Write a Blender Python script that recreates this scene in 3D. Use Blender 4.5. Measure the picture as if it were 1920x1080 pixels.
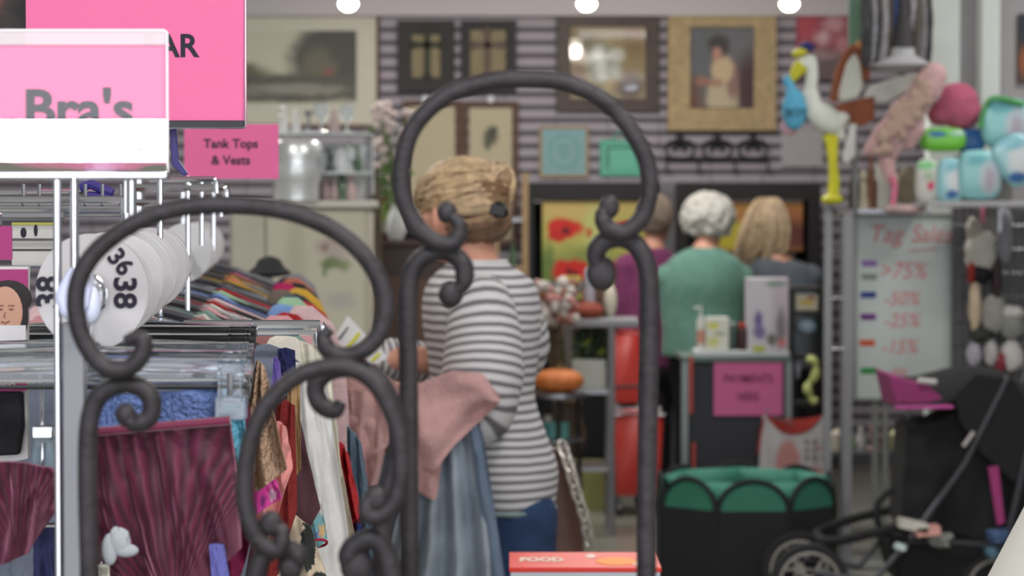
import bpy, math, random
from mathutils import Vector, Matrix, noise

for o in list(bpy.data.objects):
    bpy.data.objects.remove(o)
SC = bpy.context.scene
COL = SC.collection
PI = math.pi

# ------------------------------------------------------------------ camera
F = 4533.0                      # focal length in pixels of a 1920 px frame
TILT = math.atan(140 / F)
cam_d = bpy.data.cameras.new('camera')
cam = bpy.data.objects.new('camera', cam_d)
COL.objects.link(cam)
SC.camera = cam
cam.location = (0, 0, 1.5)
cam.rotation_euler = (PI / 2 - TILT, 0, 0)
cam_d.sensor_width = 36
cam_d.lens = F / 1920 * 36
cam_d.clip_start = 0.05
cam_d.dof.use_dof = True
cam_d.dof.focus_distance = 2.75
cam_d.dof.aperture_fstop = 8.5

FW = Vector((0, math.cos(TILT), -math.sin(TILT)))
UP = Vector((0, math.sin(TILT), math.cos(TILT)))


def P(px, py, Y):
    """world point at distance Y that the photograph shows at pixel (px, py)"""
    d = FW + Vector(((px - 960) / F, 0, 0)) + UP * ((540 - py) / F)
    t = Y / d.y
    return Vector((d.x * t, Y, 1.5 + d.z * t))


# ------------------------------------------------------------------ view / world
SC.view_settings.view_transform = 'Standard'
SC.view_settings.look = 'None'
SC.view_settings.gamma = 1
SC.view_settings.use_curve_mapping = False
SC.view_settings.exposure = 0.22
world = bpy.data.worlds.new('world')
SC.world = world
world.use_nodes = True
bg = world.node_tree.nodes['Background']
bg.inputs[0].default_value = (0.93, 0.96, 1.0, 1)
bg.inputs[1].default_value = 2.2

# ceiling panel lights: (x, y, width, length, power)
PANELS = [(-0.7, -0.75, 1.3, 0.5, 70), (0.9, 0.9, 1.2, 0.4, 45), (-1.6, 3.6, 0.35, 1.2, 22), (0.8, 4.4, 0.35, 1.2, 22),
          (-1.6, 7.2, 1.2, 0.35, 32), (1.0, 7.6, 1.2, 0.35, 30), (-1.8, 11.0, 1.2, 0.35, 42), (0.7, 11.2, 1.2, 0.35, 42),
          (2.6, 9.2, 0.35, 1.2, 20)]
for i, (x, y, w, l, p) in enumerate(PANELS):
    ld = bpy.data.lights.new('panel_glow', 'AREA')
    ld.shape = 'RECTANGLE'
    ld.size = w
    ld.size_y = l
    ld.energy = p
    ld.color = (1.0, 0.97, 0.93) if y > 0 else (0.95, 0.98, 1.0)
    lo = bpy.data.objects.new('panel_glow', ld)
    COL.objects.link(lo)
    lo.location = (x, y, 3.05)


# ------------------------------------------------------------------ materials
def lin(c):
    r = []
    for v in c[:3]:
        v /= 255.0
        r.append(v / 12.92 if v <= 0.04045 else ((v + 0.055) / 1.055) ** 2.4)
    return (r[0], r[1], r[2], 1)


MATS = {}


def mat(name, c, rough=0.6, metal=0.0, var=0.0, vs=12, bump=0.0, bs=60, trans=0.0, ior=1.45, sheen=0.0, coat=0.0, emit=0.0, spec=0.5, alpha=1.0):
    if name in MATS:
        return MATS[name]
    m = bpy.data.materials.new(name)
    m.use_nodes = True
    nt = m.node_tree
    b = nt.nodes['Principled BSDF']
    L = nt.links.new
    col = lin(c)
    b.inputs['Base Color'].default_value = col
    b.inputs['Roughness'].default_value = rough
    b.inputs['Metallic'].default_value = metal
    b.inputs['IOR'].default_value = ior
    b.inputs['Transmission Weight'].default_value = trans
    b.inputs['Specular IOR Level'].default_value = spec
    b.inputs['Alpha'].default_value = alpha
    if sheen:
        b.inputs['Sheen Weight'].default_value = sheen
        b.inputs['Sheen Roughness'].default_value = 0.4
    if coat:
        b.inputs['Coat Weight'].default_value = coat
        b.inputs['Coat Roughness'].default_value = 0.08
    if emit:
        b.inputs['Emission Color'].default_value = col
        b.inputs['Emission Strength'].default_value = emit
    tc = nt.nodes.new('ShaderNodeTexCoord')
    if var:
        n = nt.nodes.new('ShaderNodeTexNoise')
        n.inputs['Scale'].default_value = vs
        n.inputs['Detail'].default_value = 4
        L(tc.outputs['Object'], n.inputs['Vector'])
        mr = nt.nodes.new('ShaderNodeMapRange')
        mr.inputs['From Min'].default_value = 0.3
        mr.inputs['From Max'].default_value = 0.7
        mr.inputs['To Min'].default_value = 1 - var
        mr.inputs['To Max'].default_value = 1 + var
        L(n.outputs['Fac'], mr.inputs['Value'])
        mx = nt.nodes.new('ShaderNodeVectorMath')
        mx.operation = 'SCALE'
        mx.inputs[0].default_value = col[:3]
        L(mr.outputs[0], mx.inputs['Scale'])
        L(mx.outputs[0], b.inputs['Base Color'])
    if bump:
        n2 = nt.nodes.new('ShaderNodeTexNoise')
        n2.inputs['Scale'].default_value = bs
        L(tc.outputs['Object'], n2.inputs['Vector'])
        bp = nt.nodes.new('ShaderNodeBump')
        bp.inputs['Strength'].default_value = bump
        bp.inputs['Distance'].default_value = 0.01
        L(n2.outputs['Fac'], bp.inputs['Height'])
        L(bp.outputs[0], b.inputs['Normal'])
    MATS[name] = m
    return m


def cloth(c, name=None, **k):
    nm = name or 'cloth_%02x%02x%02x' % tuple(int(v) for v in c[:3])
    return mat(nm, c, rough=0.9, var=k.pop('var', 0.12), vs=k.pop('vs', 25), bump=k.pop('bump', 0.35), bs=k.pop('bs', 120), spec=0.2, **k)


def glossy(c, r=0.35, **k):
    return mat('paint_%02x%02x%02x_%d' % (int(c[0]), int(c[1]), int(c[2]), int(r * 100)), c, rough=r, var=0.06, **k)


def paint(name, base, blobs, rough=0.7, grain=0.0, coord='Generated', coat=0.0, speck=None, k=1.0):
    """a printed or painted picture: soft ellipses laid over a base tone. blob=(u,v,ru,rv,colour,soft)"""
    base = tuple(min(v * k, 250) for v in base)
    blobs = [(q[0], q[1], q[2], q[3], tuple(min(v * k, 250) for v in q[4]), q[5]) for q in blobs]
    m = bpy.data.materials.new(name)
    m.use_nodes = True
    nt = m.node_tree
    L = nt.links.new
    b = nt.nodes['Principled BSDF']
    b.inputs['Roughness'].default_value = rough
    b.inputs['Coat Weight'].default_value = coat
    b.inputs['Coat Roughness'].default_value = 0.05
    tc = nt.nodes.new('ShaderNodeTexCoord')
    n = nt.nodes.new('ShaderNodeTexNoise')
    n.inputs['Scale'].default_value = 9
    n.inputs['Detail'].default_value = 3
    L(tc.outputs['Generated'], n.inputs['Vector'])
    sc = nt.nodes.new('ShaderNodeVectorMath')
    sc.operation = 'MULTIPLY_ADD'
    sc.inputs[1].default_value = (grain, grain, grain)
    L(n.outputs['Color'], sc.inputs[0])
    sub = nt.nodes.new('ShaderNodeVectorMath')
    sub.operation = 'ADD'
    sub.inputs[1].default_value = (-grain / 2,) * 3
    L(tc.outputs['Generated'], sub.inputs[0])
    L(sub.outputs[0], sc.inputs[2])
    prev = None
    rgb = nt.nodes.new('ShaderNodeRGB')
    rgb.outputs[0].default_value = lin(base)
    prev = rgb.outputs[0]
    for (u, v, ru, rv, c, s) in blobs:
        a = nt.nodes.new('ShaderNodeVectorMath')
        a.operation = 'MULTIPLY_ADD'
        a.inputs[1].default_value = (1 / ru, 0, 1 / rv)
        a.inputs[2].default_value = (-u / ru, 0, -v / rv)
        L(sc.outputs[0], a.inputs[0])
        ln = nt.nodes.new('ShaderNodeVectorMath')
        ln.operation = 'LENGTH'
        L(a.outputs[0], ln.inputs[0])
        mr = nt.nodes.new('ShaderNodeMapRange')
        mr.interpolation_type = 'SMOOTHSTEP'
        mr.inputs['From Min'].default_value = 1 + s
        mr.inputs['From Max'].default_value = 1 - s
        L(ln.outputs['Value'], mr.inputs['Value'])
        mx = nt.nodes.new('ShaderNodeMix')
        mx.data_type = 'RGBA'
        L(mr.outputs[0], mx.inputs[0])
        L(prev, mx.inputs[6])
        mx.inputs[7].default_value = lin(c)
        prev = mx.outputs[2]
    if speck:
        vo = nt.nodes.new('ShaderNodeTexVoronoi')
        vo.inputs['Scale'].default_value = speck[0]
        L(tc.outputs['Object'], vo.inputs['Vector'])
        mr = nt.nodes.new('ShaderNodeMapRange')
        mr.inputs['From Min'].default_value = speck[2]
        mr.inputs['From Max'].default_value = speck[2] - 0.05
        L(vo.outputs['Distance'], mr.inputs['Value'])
        mx = nt.nodes.new('ShaderNodeMix')
        mx.data_type = 'RGBA'
        L(mr.outputs[0], mx.inputs[0])
        L(prev, mx.inputs[6])
        mx.inputs[7].default_value = lin(speck[1])
        prev = mx.outputs[2]
    L(prev, b.inputs['Base Color'])
    return m


def stripes(name, c1, c2, pitch, duty=0.4, soft=0.1, axis='uv', rough=0.9, bump=0.3, sheen=0):
    """stripes running round a tube or torso: uses the length coordinate stored in UV v (metres)"""
    m = bpy.data.materials.new(name)
    m.use_nodes = True
    nt = m.node_tree
    L = nt.links.new
    b = nt.nodes['Principled BSDF']
    b.inputs['Roughness'].default_value = rough
    b.inputs['Sheen Weight'].default_value = sheen
    b.inputs['Specular IOR Level'].default_value = 0.2
    tc = nt.nodes.new('ShaderNodeTexCoord')
    sep = nt.nodes.new('ShaderNodeSeparateXYZ')
    L(tc.outputs['UV' if axis == 'uv' else 'Object'], sep.inputs[0])
    n = nt.nodes.new('ShaderNodeTexNoise')
    n.inputs['Scale'].default_value = 7
    L(tc.outputs['Object'], n.inputs['Vector'])
    ma = nt.nodes.new('ShaderNodeMath')
    ma.operation = 'MULTIPLY_ADD'
    ma.inputs[1].default_value = 0.012
    L(n.outputs['Fac'], ma.inputs[0])
    L(sep.outputs[{'uv': 1, 'x': 0, 'z': 2}[axis]], ma.inputs[2])
    dv = nt.nodes.new('ShaderNodeMath')
    dv.operation = 'MULTIPLY'
    dv.inputs[1].default_value = 1 / pitch
    L(ma.outputs[0], dv.inputs[0])
    fr = nt.nodes.new('ShaderNodeMath')
    fr.operation = 'PINGPONG'
    fr.inputs[1].default_value = 0.5
    L(dv.outputs[0], fr.inputs[0])
    mr = nt.nodes.new('ShaderNodeMapRange')
    mr.inputs['From Min'].default_value = duty / 2 - soft / 2
    mr.inputs['From Max'].default_value = duty / 2 + soft / 2
    L(fr.outputs[0], mr.inputs['Value'])
    mx = nt.nodes.new('ShaderNodeMix')
    mx.data_type = 'RGBA'
    L(mr.outputs[0], mx.inputs[0])
    mx.inputs[6].default_value = lin(c2)
    mx.inputs[7].default_value = lin(c1)
    L(mx.outputs[2], b.inputs['Base Color'])
    if bump:
        bp = nt.nodes.new('ShaderNodeBump')
        bp.inputs['Strength'].default_value = bump
        bp.inputs['Distance'].default_value = 0.004
        L(mr.outputs[0], bp.inputs['Height'])
        L(bp.outputs[0], b.inputs['Normal'])
    return m


CHROME = mat('chrome', (225, 226, 232), rough=0.12, metal=1.0)
STEEL = mat('brushed_steel', (150, 150, 155), rough=0.35, metal=0.9)
GREYMETAL = mat('grey_metal', (138, 138, 142), rough=0.45, metal=0.2, var=0.05)
CLEAR = mat('clear_plastic', (236, 240, 246), rough=0.03, trans=0.97, ior=1.5)
GLASS = mat('glass', (240, 248, 246), rough=0.03, trans=0.95, ior=1.45)
BLACKPL = mat('black_plastic', (22, 22, 25), rough=0.35)
IRON = mat('wrought_iron', (44, 40, 43), rough=0.5, var=0.25, vs=30, bump=0.2, bs=90, spec=0.35)
WHITEPL = mat('white_plastic', (226, 226, 234), rough=0.4, var=0.03)
DISC = mat('disc_plastic', (205, 203, 205), rough=0.45, var=0.03, vs=6)
PINKP = mat('pink_paper', (249, 122, 174), rough=0.75, var=0.03, vs=3)
INK = mat('black_ink', (40, 36, 52), rough=0.7)
BLACK = mat('black_lacquer', (20, 19, 21), rough=0.5, var=0.2)
BROWN = mat('brown_wood', (88, 62, 48), rough=0.5, var=0.25, vs=8)
DARKWOOD = mat('dark_wood', (60, 42, 36), rough=0.45, var=0.25, vs=8)
GOLD = mat('gilt_frame', (172, 150, 112), rough=0.55, var=0.18, vs=30, bump=0.6, bs=45)
CREAM = mat('cream_board', (206, 203, 190), rough=0.8, var=0.03)
WHITE = mat('white_paint', (215, 217, 216), rough=0.6, var=0.03)
SKIN = mat('skin', (205, 150, 128), rough=0.55, var=0.06, vs=10, bump=0.1)
DARKCL = cloth((34, 36, 40))
BLACKF = mat('black_fabric', (24, 24, 27), rough=0.85, var=0.15, bump=0.3)


def thin_glass(name, base_reflect):
    m = bpy.data.materials.new(name)
    m.use_nodes = True
    nt_ = m.node_tree
    nt_.nodes.clear()
    o_, tr_, gl_, mx_, fr_, ad_ = [nt_.nodes.new(n_) for n_ in ('ShaderNodeOutputMaterial', 'ShaderNodeBsdfTransparent', 'ShaderNodeBsdfGlossy', 'ShaderNodeMixShader', 'ShaderNodeFresnel', 'ShaderNodeMath')]
    fr_.inputs[0].default_value = 1.5
    gl_.inputs['Roughness'].default_value = 0.05
    tr_.inputs[0].default_value = (0.96, 0.96, 0.97, 1)
    ad_.operation = 'MULTIPLY_ADD'
    ad_.inputs[1].default_value = 0.5 + base_reflect * 10
    ad_.inputs[2].default_value = base_reflect
    nt_.links.new(fr_.outputs[0], ad_.inputs[0])
    nt_.links.new(ad_.outputs[0], mx_.inputs[0])
    nt_.links.new(tr_.outputs[0], mx_.inputs[1])
    nt_.links.new(gl_.outputs[0], mx_.inputs[2])
    nt_.links.new(mx_.outputs[0], o_.inputs[0])
    return m


PANE = thin_glass('picture_glass', 0.0)

# ------------------------------------------------------------------ mesh builder
class MB:
    def __init__(s):
        s.v, s.f, s.mi, s.uv = [], [], [], {}
        s.m = 0

    def add(s, vs, fs, uvs=None):
        o = len(s.v)
        s.v += [Vector(v) for v in vs]
        if uvs:
            for i, u in enumerate(uvs):
                s.uv[o + i] = u
        for f in fs:
            s.f.append([i + o for i in f])
            s.mi.append(s.m)
        return s

    def box(s, c, d, rot=None):
        x, y, z = d[0] / 2, d[1] / 2, d[2] / 2
        vs = [Vector((a, b, e)) for a in (-x, x) for b in (-y, y) for e in (-z, z)]
        if rot is not None:
            R = rot if isinstance(rot, Matrix) else Matrix.Rotation(rot, 3, 'Z')
            vs = [R @ v for v in vs]
        c = Vector(c)
        return s.add([v + c for v in vs], [(0, 1, 3, 2), (4, 6, 7, 5), (0, 4, 5, 1), (2, 3, 7, 6), (0, 2, 6, 4), (1, 5, 7, 3)])

    def pbox(s, x0, y0, x1, y1, Y, depth):
        """box whose front face covers the pixels x0..x1, y0..y1 at distance Y"""
        a, b = P(x0, y1, Y), P(x1, y0, Y)
        return s.box(((a.x + b.x) / 2, Y + depth / 2, (a.z + b.z) / 2), (b.x - a.x, depth, b.z - a.z))

    def tube(s, pts, r, n=10, closed=False, flat=None, cap=True):
        pts = [Vector(p) for p in pts]
        N = len(pts)
        rr = r if isinstance(r, (list, tuple)) else [r] * N
        vs, fs, uvs = [], [], []
        tp = None
        nrm = None
        ln = 0
        for i, p in enumerate(pts):
            if closed:
                t = (pts[(i + 1) % N] - pts[i - 1])
            else:
                t = pts[min(i + 1, N - 1)] - pts[max(i - 1, 0)]
            if t.length < 1e-9:
                t = Vector((0, 0, 1))
            t.normalize()
            if nrm is None:
                a = Vector((0, 1, 0)) if abs(t.y) < 0.9 else Vector((1, 0, 0))
                nrm = (a - t * a.dot(t)).normalized()
            else:
                nrm = (nrm - t * nrm.dot(t))
                nrm = nrm.normalized() if nrm.length > 1e-6 else Vector((0, 1, 0))
            bi = t.cross(nrm)
            if i:
                ln += (p - pts[i - 1]).length
            for k in range(n):
                a = 2 * PI * k / n
                fl = 1 if flat is None else flat
                vs.append(p + nrm * (math.cos(a) * rr[i] * fl) + bi * (math.sin(a) * rr[i]))
                uvs.append((k / n, ln))
        M = N if closed else N - 1
        for i in range(M):
            j = (i + 1) % N
            for k in range(n):
                k2 = (k + 1) % n
                fs.append((i * n + k, i * n + k2, j * n + k2, j * n + k))
        if cap and not closed:
            fs.append(tuple(range(n - 1, -1, -1)))
            fs.append(tuple((N - 1) * n + k for k in range(n)))
        return s.add(vs, fs, uvs)

    def lathe(s, c, prof, n=20, axis='Z', sx=1.0, sy=1.0):
        vs, fs = [], []
        c = Vector(c)
        for (r, z) in prof:
            for k in range(n):
                a = 2 * PI * k / n
                q = (max(r, 1e-4) * math.cos(a) * sx, max(r, 1e-4) * math.sin(a) * sy, z)
                if axis == 'Y':
                    q = (q[0], q[2], q[1])
                elif axis == 'X':
                    q = (q[2], q[0], q[1])
                vs.append(c + Vector(q))
        N = len(prof)
        for i in range(N - 1):
            for k in range(n):
                k2 = (k + 1) % n
                fs.append((i * n + k, i * n + k2, (i + 1) * n + k2, (i + 1) * n + k))
        if prof[0] != prof[-1]:
            fs.append(tuple(range(n - 1, -1, -1)))
            fs.append(tuple((N - 1) * n + k for k in range(n)))
        return s.add(vs, fs)

    def ell(s, c, r, n=16, m=10, R=None, lump=0.0, lf=6.0):
        vs, fs = [], []
        c = Vector(c)
        if not isinstance(r, (tuple, list)):
            r = (r, r, r)
        for i in range(1, m):
            th = PI * i / m
            for k in range(n):
                a = 2 * PI * k / n
                d = Vector((math.sin(th) * math.cos(a), math.sin(th) * math.sin(a), math.cos(th)))
                q = Vector((d.x * r[0], d.y * r[1], d.z * r[2]))
                if lump:
                    q *= 1 + lump * noise.noise(d * lf + c * 3)
                if R:
                    q = R @ q
                vs.append(c + q)
        top = Vector((0, 0, r[2]))
        if R:
            top = R @ top
        vs += [c + top, c - top]
        T, B = len(vs) - 2, len(vs) - 1
        for i in range(m - 2):
            for k in range(n):
                k2 = (k + 1) % n
                fs.append((i * n + k, (i + 1) * n + k, (i + 1) * n + k2, i * n + k2))
        for k in range(n):
            k2 = (k + 1) % n
            fs.append((T, k, k2))
            fs.append((B, (m - 2) * n + k2, (m - 2) * n + k))
        return s.add(vs, fs)

    def cap(s, a, b, ra, rb, n=12, steps=6):
        """tapering capsule"""
        a, b = Vector(a), Vector(b)
        t = (b - a).normalized()
        pts, rr = [], []
        for i in range(4):
            q = PI / 2 * i / 3.5
            pts.append(a - t * ra * math.cos(q))
            rr.append(max(ra * math.sin(q), 0.002))
        for i in range(steps + 1):
            k = i / steps
            pts.append(a.lerp(b, k))
            rr.append(ra + (rb - ra) * k)
        for i in range(3, -1, -1):
            q = PI / 2 * i / 3.5
            pts.append(b + t * rb * math.cos(q))
            rr.append(max(rb * math.sin(q), 0.002))
        return s.tube(pts, rr, n)

    def prism(s, outline, Y, depth, px=True):
        """outline in photo pixels (px=True) or in (x, z) metres, standing at distance Y"""
        pts = [P(x, y, Y) for (x, y) in outline] if px else [Vector((x, Y, z)) for (x, z) in outline]
        n = len(pts)
        ar = sum(pts[i].x * pts[(i + 1) % n].z - pts[(i + 1) % n].x * pts[i].z for i in range(n))
        if ar < 0:
            pts.reverse()
        vs = pts + [p + Vector((0, depth, 0)) for p in pts]
        fs = [tuple(range(n)), tuple(range(2 * n - 1, n - 1, -1))]
        for i in range(n):
            j = (i + 1) % n
            fs.append((i, i + n, j + n, j))
        return s.add(vs, fs)

    def grid(s, rows, th=0.0, thv=None, uv=False):
        """sheet through rows of points, given a thickness th along y"""
        R, C = len(rows), len(rows[0])
        thv = thv or Vector((0, 1, 0))
        vs = [Vector(p) for r in rows for p in r]
        uvs = [(j / (C - 1), i / (R - 1)) for i in range(R) for j in range(C)]
        fs = []
        for i in range(R - 1):
            for j in range(C - 1):
                fs.append((i * C + j, (i + 1) * C + j, (i + 1) * C + j + 1, i * C + j + 1))
        if th:
            o = R * C
            vs = vs + [v + thv * th for v in vs]
            uvs = uvs * 2
            fs += [tuple(o + q for q in reversed(f)) for f in list(fs)]
            for i in range(R - 1):
                a, b = i * C, (i + 1) * C
                fs.append((a, a + o, b + o, b))
                a, b = i * C + C - 1, (i + 1) * C + C - 1
                fs.append((a, b, b + o, a + o))
            for j in range(C - 1):
                fs.append((j, j + 1, j + 1 + o, j + o))
                a = (R - 1) * C + j
                fs.append((a, a + o, a + o + 1, a + 1))
        return s.add(vs, fs, uvs)

    def build(s, name, material, parent=None, smooth=True, bevel=0.0, label=None, cat=None, group=None, kind=None, sub=0, remesh=0.0, ang=40):
        vs = s.v
        lo = Vector((min(v.x for v in vs), min(v.y for v in vs), min(v.z for v in vs)))
        hi = Vector((max(v.x for v in vs), max(v.y for v in vs), max(v.z for v in vs)))
        org = Vector(((lo.x + hi.x) / 2, (lo.y + hi.y) / 2, lo.z))
        me = bpy.data.meshes.new(name)
        me.from_pydata([tuple(v - org) for v in vs], [], s.f)
        mats = material if isinstance(material, (list, tuple)) else [material]
        for m in mats:
            me.materials.append(m)
        me.polygons.foreach_set('material_index', s.mi)
        if s.uv:
            ul = me.uv_layers.new(name='uv')
            for li, l in enumerate(me.loops):
                ul.data[li].uv = s.uv.get(l.vertex_index, (0, 0))
        if smooth:
            me.polygons.foreach_set('use_smooth', [True] * len(me.polygons))
            try:
                me.set_sharp_from_angle(angle=math.radians(ang))
            except Exception:
                pass
        me.update()
        o = bpy.data.objects.new(name, me)
        COL.objects.link(o)
        put(o, org, parent)
        if bevel:
            b = o.modifiers.new('bevel', 'BEVEL')
            b.width = bevel
            b.segments = 2
            b.limit_method = 'ANGLE'
        if remesh:
            r = o.modifiers.new('remesh', 'REMESH')
            r.mode = 'VOXEL'
            r.voxel_size = remesh
            r.use_smooth_shade = True
            q = o.modifiers.new('soft', 'SMOOTH')
            q.iterations = 4
            q.factor = 0.6
        if sub:
            q = o.modifiers.new('sub', 'SUBSURF')
            q.levels = sub
            q.render_levels = sub
        if label:
            o['label'] = label
        if cat:
            o['category'] = cat
        if group:
            o['group'] = group
        if kind:
            o['kind'] = kind
        return o


WL = {}


def put(o, org, parent=None):
    org = Vector(org)
    if parent is not None:
        o.parent = parent
        o.location = org - WL[parent.name]
    else:
        o.location = org
    WL[o.name] = org


def thing(name, label, cat, loc, group=None):
    o = bpy.data.objects.new(name, None)
    o.empty_display_size = 0.05
    COL.objects.link(o)
    put(o, loc)
    o['label'] = label
    o['category'] = cat
    if group:
        o['group'] = group
    return o


def dup(o, delta=(0, 0, 0), rz=0.0, label=None, parent=None):
    c = o.copy()
    COL.objects.link(c)
    if parent is None:
        c.location = o.location + Vector(delta)
        c.rotation_euler.z = rz
        if label:
            c['label'] = label
        WL[c.name] = c.location.copy()
    else:
        c.parent = parent
    for ch in list(o.children):
        dup(ch, parent=c)
    return c


def struct(mb, name, material, **k):
    return mb.build(name, material, kind='structure', **k)


def text(s, size, loc, material, parent, name='lettering', bold=0.0, rz=0.0, ry=0.0, rx=PI / 2, shear=0.0, align='CENTER', sx=1.0):
    cu = bpy.data.curves.new('t', 'FONT')
    cu.body = s
    cu.size = size
    cu.align_x = align
    cu.align_y = 'CENTER'
    cu.offset = bold
    cu.extrude = 0.0003
    cu.shear = shear
    cu.resolution_u = 4
    tmp = bpy.data.objects.new('t', cu)
    COL.objects.link(tmp)
    bpy.context.view_layer.update()
    me = bpy.data.meshes.new_from_object(tmp.evaluated_get(bpy.context.evaluated_depsgraph_get()))
    bpy.data.objects.remove(tmp)
    R = Matrix.Rotation(rz, 3, 'Z') @ Matrix.Rotation(ry, 3, 'Y') @ Matrix.Rotation(rx, 3, 'X')
    for v in me.vertices:
        q = v.co.copy()
        q.x *= sx
        v.co = R @ q
    me.materials.clear()
    me.materials.append(material)
    o = bpy.data.objects.new(name, me)
    COL.objects.link(o)
    put(o, loc, parent)
    return o


def spline(pts, n=8, closed=False):
    """Catmull-Rom through pts"""
    pts = [Vector(p) for p in pts]
    N = len(pts)
    out = []
    for i in range(N if closed else N - 1):
        if closed:
            a, b, c, d = pts[i - 1], pts[i], pts[(i + 1) % N], pts[(i + 2) % N]
        else:
            a, b, c, d = pts[max(i - 1, 0)], pts[i], pts[i + 1], pts[min(i + 2, N - 1)]
        for k in range(n):
            t = k / n
            out.append(0.5 * ((2 * b) + (c - a) * t + (2 * a - 5 * b + 4 * c - d) * t * t + (3 * b - a - 3 * c + d) * t ** 3))
    if not closed:
        out.append(pts[-1])
    return out


def interp(pts, t):
    n = len(pts) - 1
    f = min(t * n, n - 1e-6)
    i = int(f)
    k = f - i
    return (pts[i][0] * (1 - k) + pts[i + 1][0] * k, pts[i][1] * (1 - k) + pts[i + 1][1] * k)


def sheet(top, bot, Y, amp=0.01, folds=4, th=0.004, nx=40, ny=24, seed=0, px=True, dY=0.0, wob=0.0, bulge=0.0):
    """hanging cloth between a top and a bottom outline, with folds"""
    mb = MB()
    rows = []
    for i in range(ny + 1):
        s = i / ny
        row = []
        for j in range(nx + 1):
            t = j / nx
            a, b = interp(top, t), interp(bot, t)
            x, y = a[0] + (b[0] - a[0]) * s, a[1] + (b[1] - a[1]) * s
            yy = Y + dY * s
            p = P(x, y, yy) if px else Vector((x, yy, y))
            w = math.sin(2 * PI * folds * t + seed + 1.3 * math.sin(3 * s + seed)) * amp * (0.35 + 0.65 * s)
            w += amp * 0.8 * noise.noise(Vector((t * 5 + seed, s * 4, seed)))
            p.y += w - bulge * math.sin(PI * t)
            if wob:
                p.x += wob * noise.noise(Vector((seed, s * 5, t * 3)))
            row.append(p)
        rows.append(row)
    mb.grid(rows, th)
    return mb


# ================================================================== SETTING
# floor
mb = MB().box((0.5, 6, -0.05), (12, 19, 0.1))
fm = mat('grey_floor', (128, 128, 118), rough=0.3, var=0.1, vs=2.0, bump=0.04, bs=3)
struct(mb, 'floor', fm)
# ceiling
struct(MB().box((0.5, 6, 3.15), (12, 19, 0.1)), 'ceiling', mat('ceiling_white', (215, 212, 214), rough=0.8, var=0.02))
struct(MB().box((-5.4, 6, 1.55), (0.1, 19, 3.1)), 'wall_left', mat('wall_white', (190, 190, 190), rough=0.8, var=0.03))
struct(MB().box((6.4, 6, 1.55), (0.1, 19, 3.1)), 'wall_right', MATS['wall_white'])
# back wall: slatwall with real grooves, seams and a plain soffit over it
YW = 14.3
slat = mat('slatwall_board', (164, 156, 167), rough=0.6, var=0.04, vs=3)
groove = mat('slatwall_groove', (94, 90, 97), rough=0.7)
mb = MB()
mb.box((0.5, YW + 0.10, 1.55), (12, 0.12, 3.1))
mb.m = 1
mb.box((0.5, YW + 0.03, 1.32), (12, 0.02, 2.64))
mb.m = 0
z = 2.62
while z > 0.1:
    mb.box((0.5, YW + 0.01, z), (12, 0.02, 0.047))
    z -= 0.0762
mb.m = 1
for k in range(-18, 12):
    mb.box((0.26 + k * 0.305, YW - 0.0005, 1.32), (0.006, 0.002, 2.64))
struct(mb, 'wall_back', [slat, groove], smooth=False)
struct(MB().box((0.5, YW - 0.02, 2.88), (12, 0.10, 0.44)), 'trim_1', mat('soffit_white', (196, 190, 196), rough=0.7))

for i, (x, y, w, l, p) in enumerate(PANELS):
    t = bpy.data.objects.new('ceiling_light', None)
    COL.objects.link(t)
    put(t, (x, y, 3.1))
    t['label'] = 'flat rectangular ceiling light panel over the shop floor'
    t['category'] = 'light'
    t['group'] = 'ceiling light panels above the frame'
    mb = MB()
    mb.box((x - w / 2 - 0.02, y, 3.075), (0.04, l + 0.08, 0.05)).box((x + w / 2 + 0.02, y, 3.075), (0.04, l + 0.08, 0.05))
    mb.box((x, y - l / 2 - 0.02, 3.075), (w + 0.08, 0.04, 0.05)).box((x, y + l / 2 + 0.02, 3.075), (w + 0.08, 0.04, 0.05))
    mb.box((x, y, 3.095), (w, l, 0.01))
    mb.build('frame', WHITE, t)

# white square columns on the right, and the partition behind them
struct(MB().box((2.15, 10.62, 1.55), (0.13, 0.13, 3.1)), 'trim_2', mat('column_white', (214, 220, 216), rough=0.55, var=0.02), bevel=0.006)
a = P(1745, 100, 10.55)
b = P(1800, 100, 10.55)
bpy.data.objects['trim_2'].location.x = (a.x + b.x) / 2
a = P(1840, 100, 10.55)
b = P(1876, 100, 10.55)
struct(MB().box(((a.x + b.x) / 2, 10.6, 1.55), (b.x - a.x, 0.1, 3.1)), 'trim_3', MATS['column_white'], bevel=0.006)
a = P(1800, 100, 10.7)
struct(MB().box((a.x + 1.1, 10.74, 1.55), (2.2, 0.06, 3.1)), 'wall_partition', mat('partition_grey', (168, 165, 168), rough=0.7, var=0.03))

# ================================================================== PICTURES ON THE SLATWALL
YP = YW - 0.035


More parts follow.
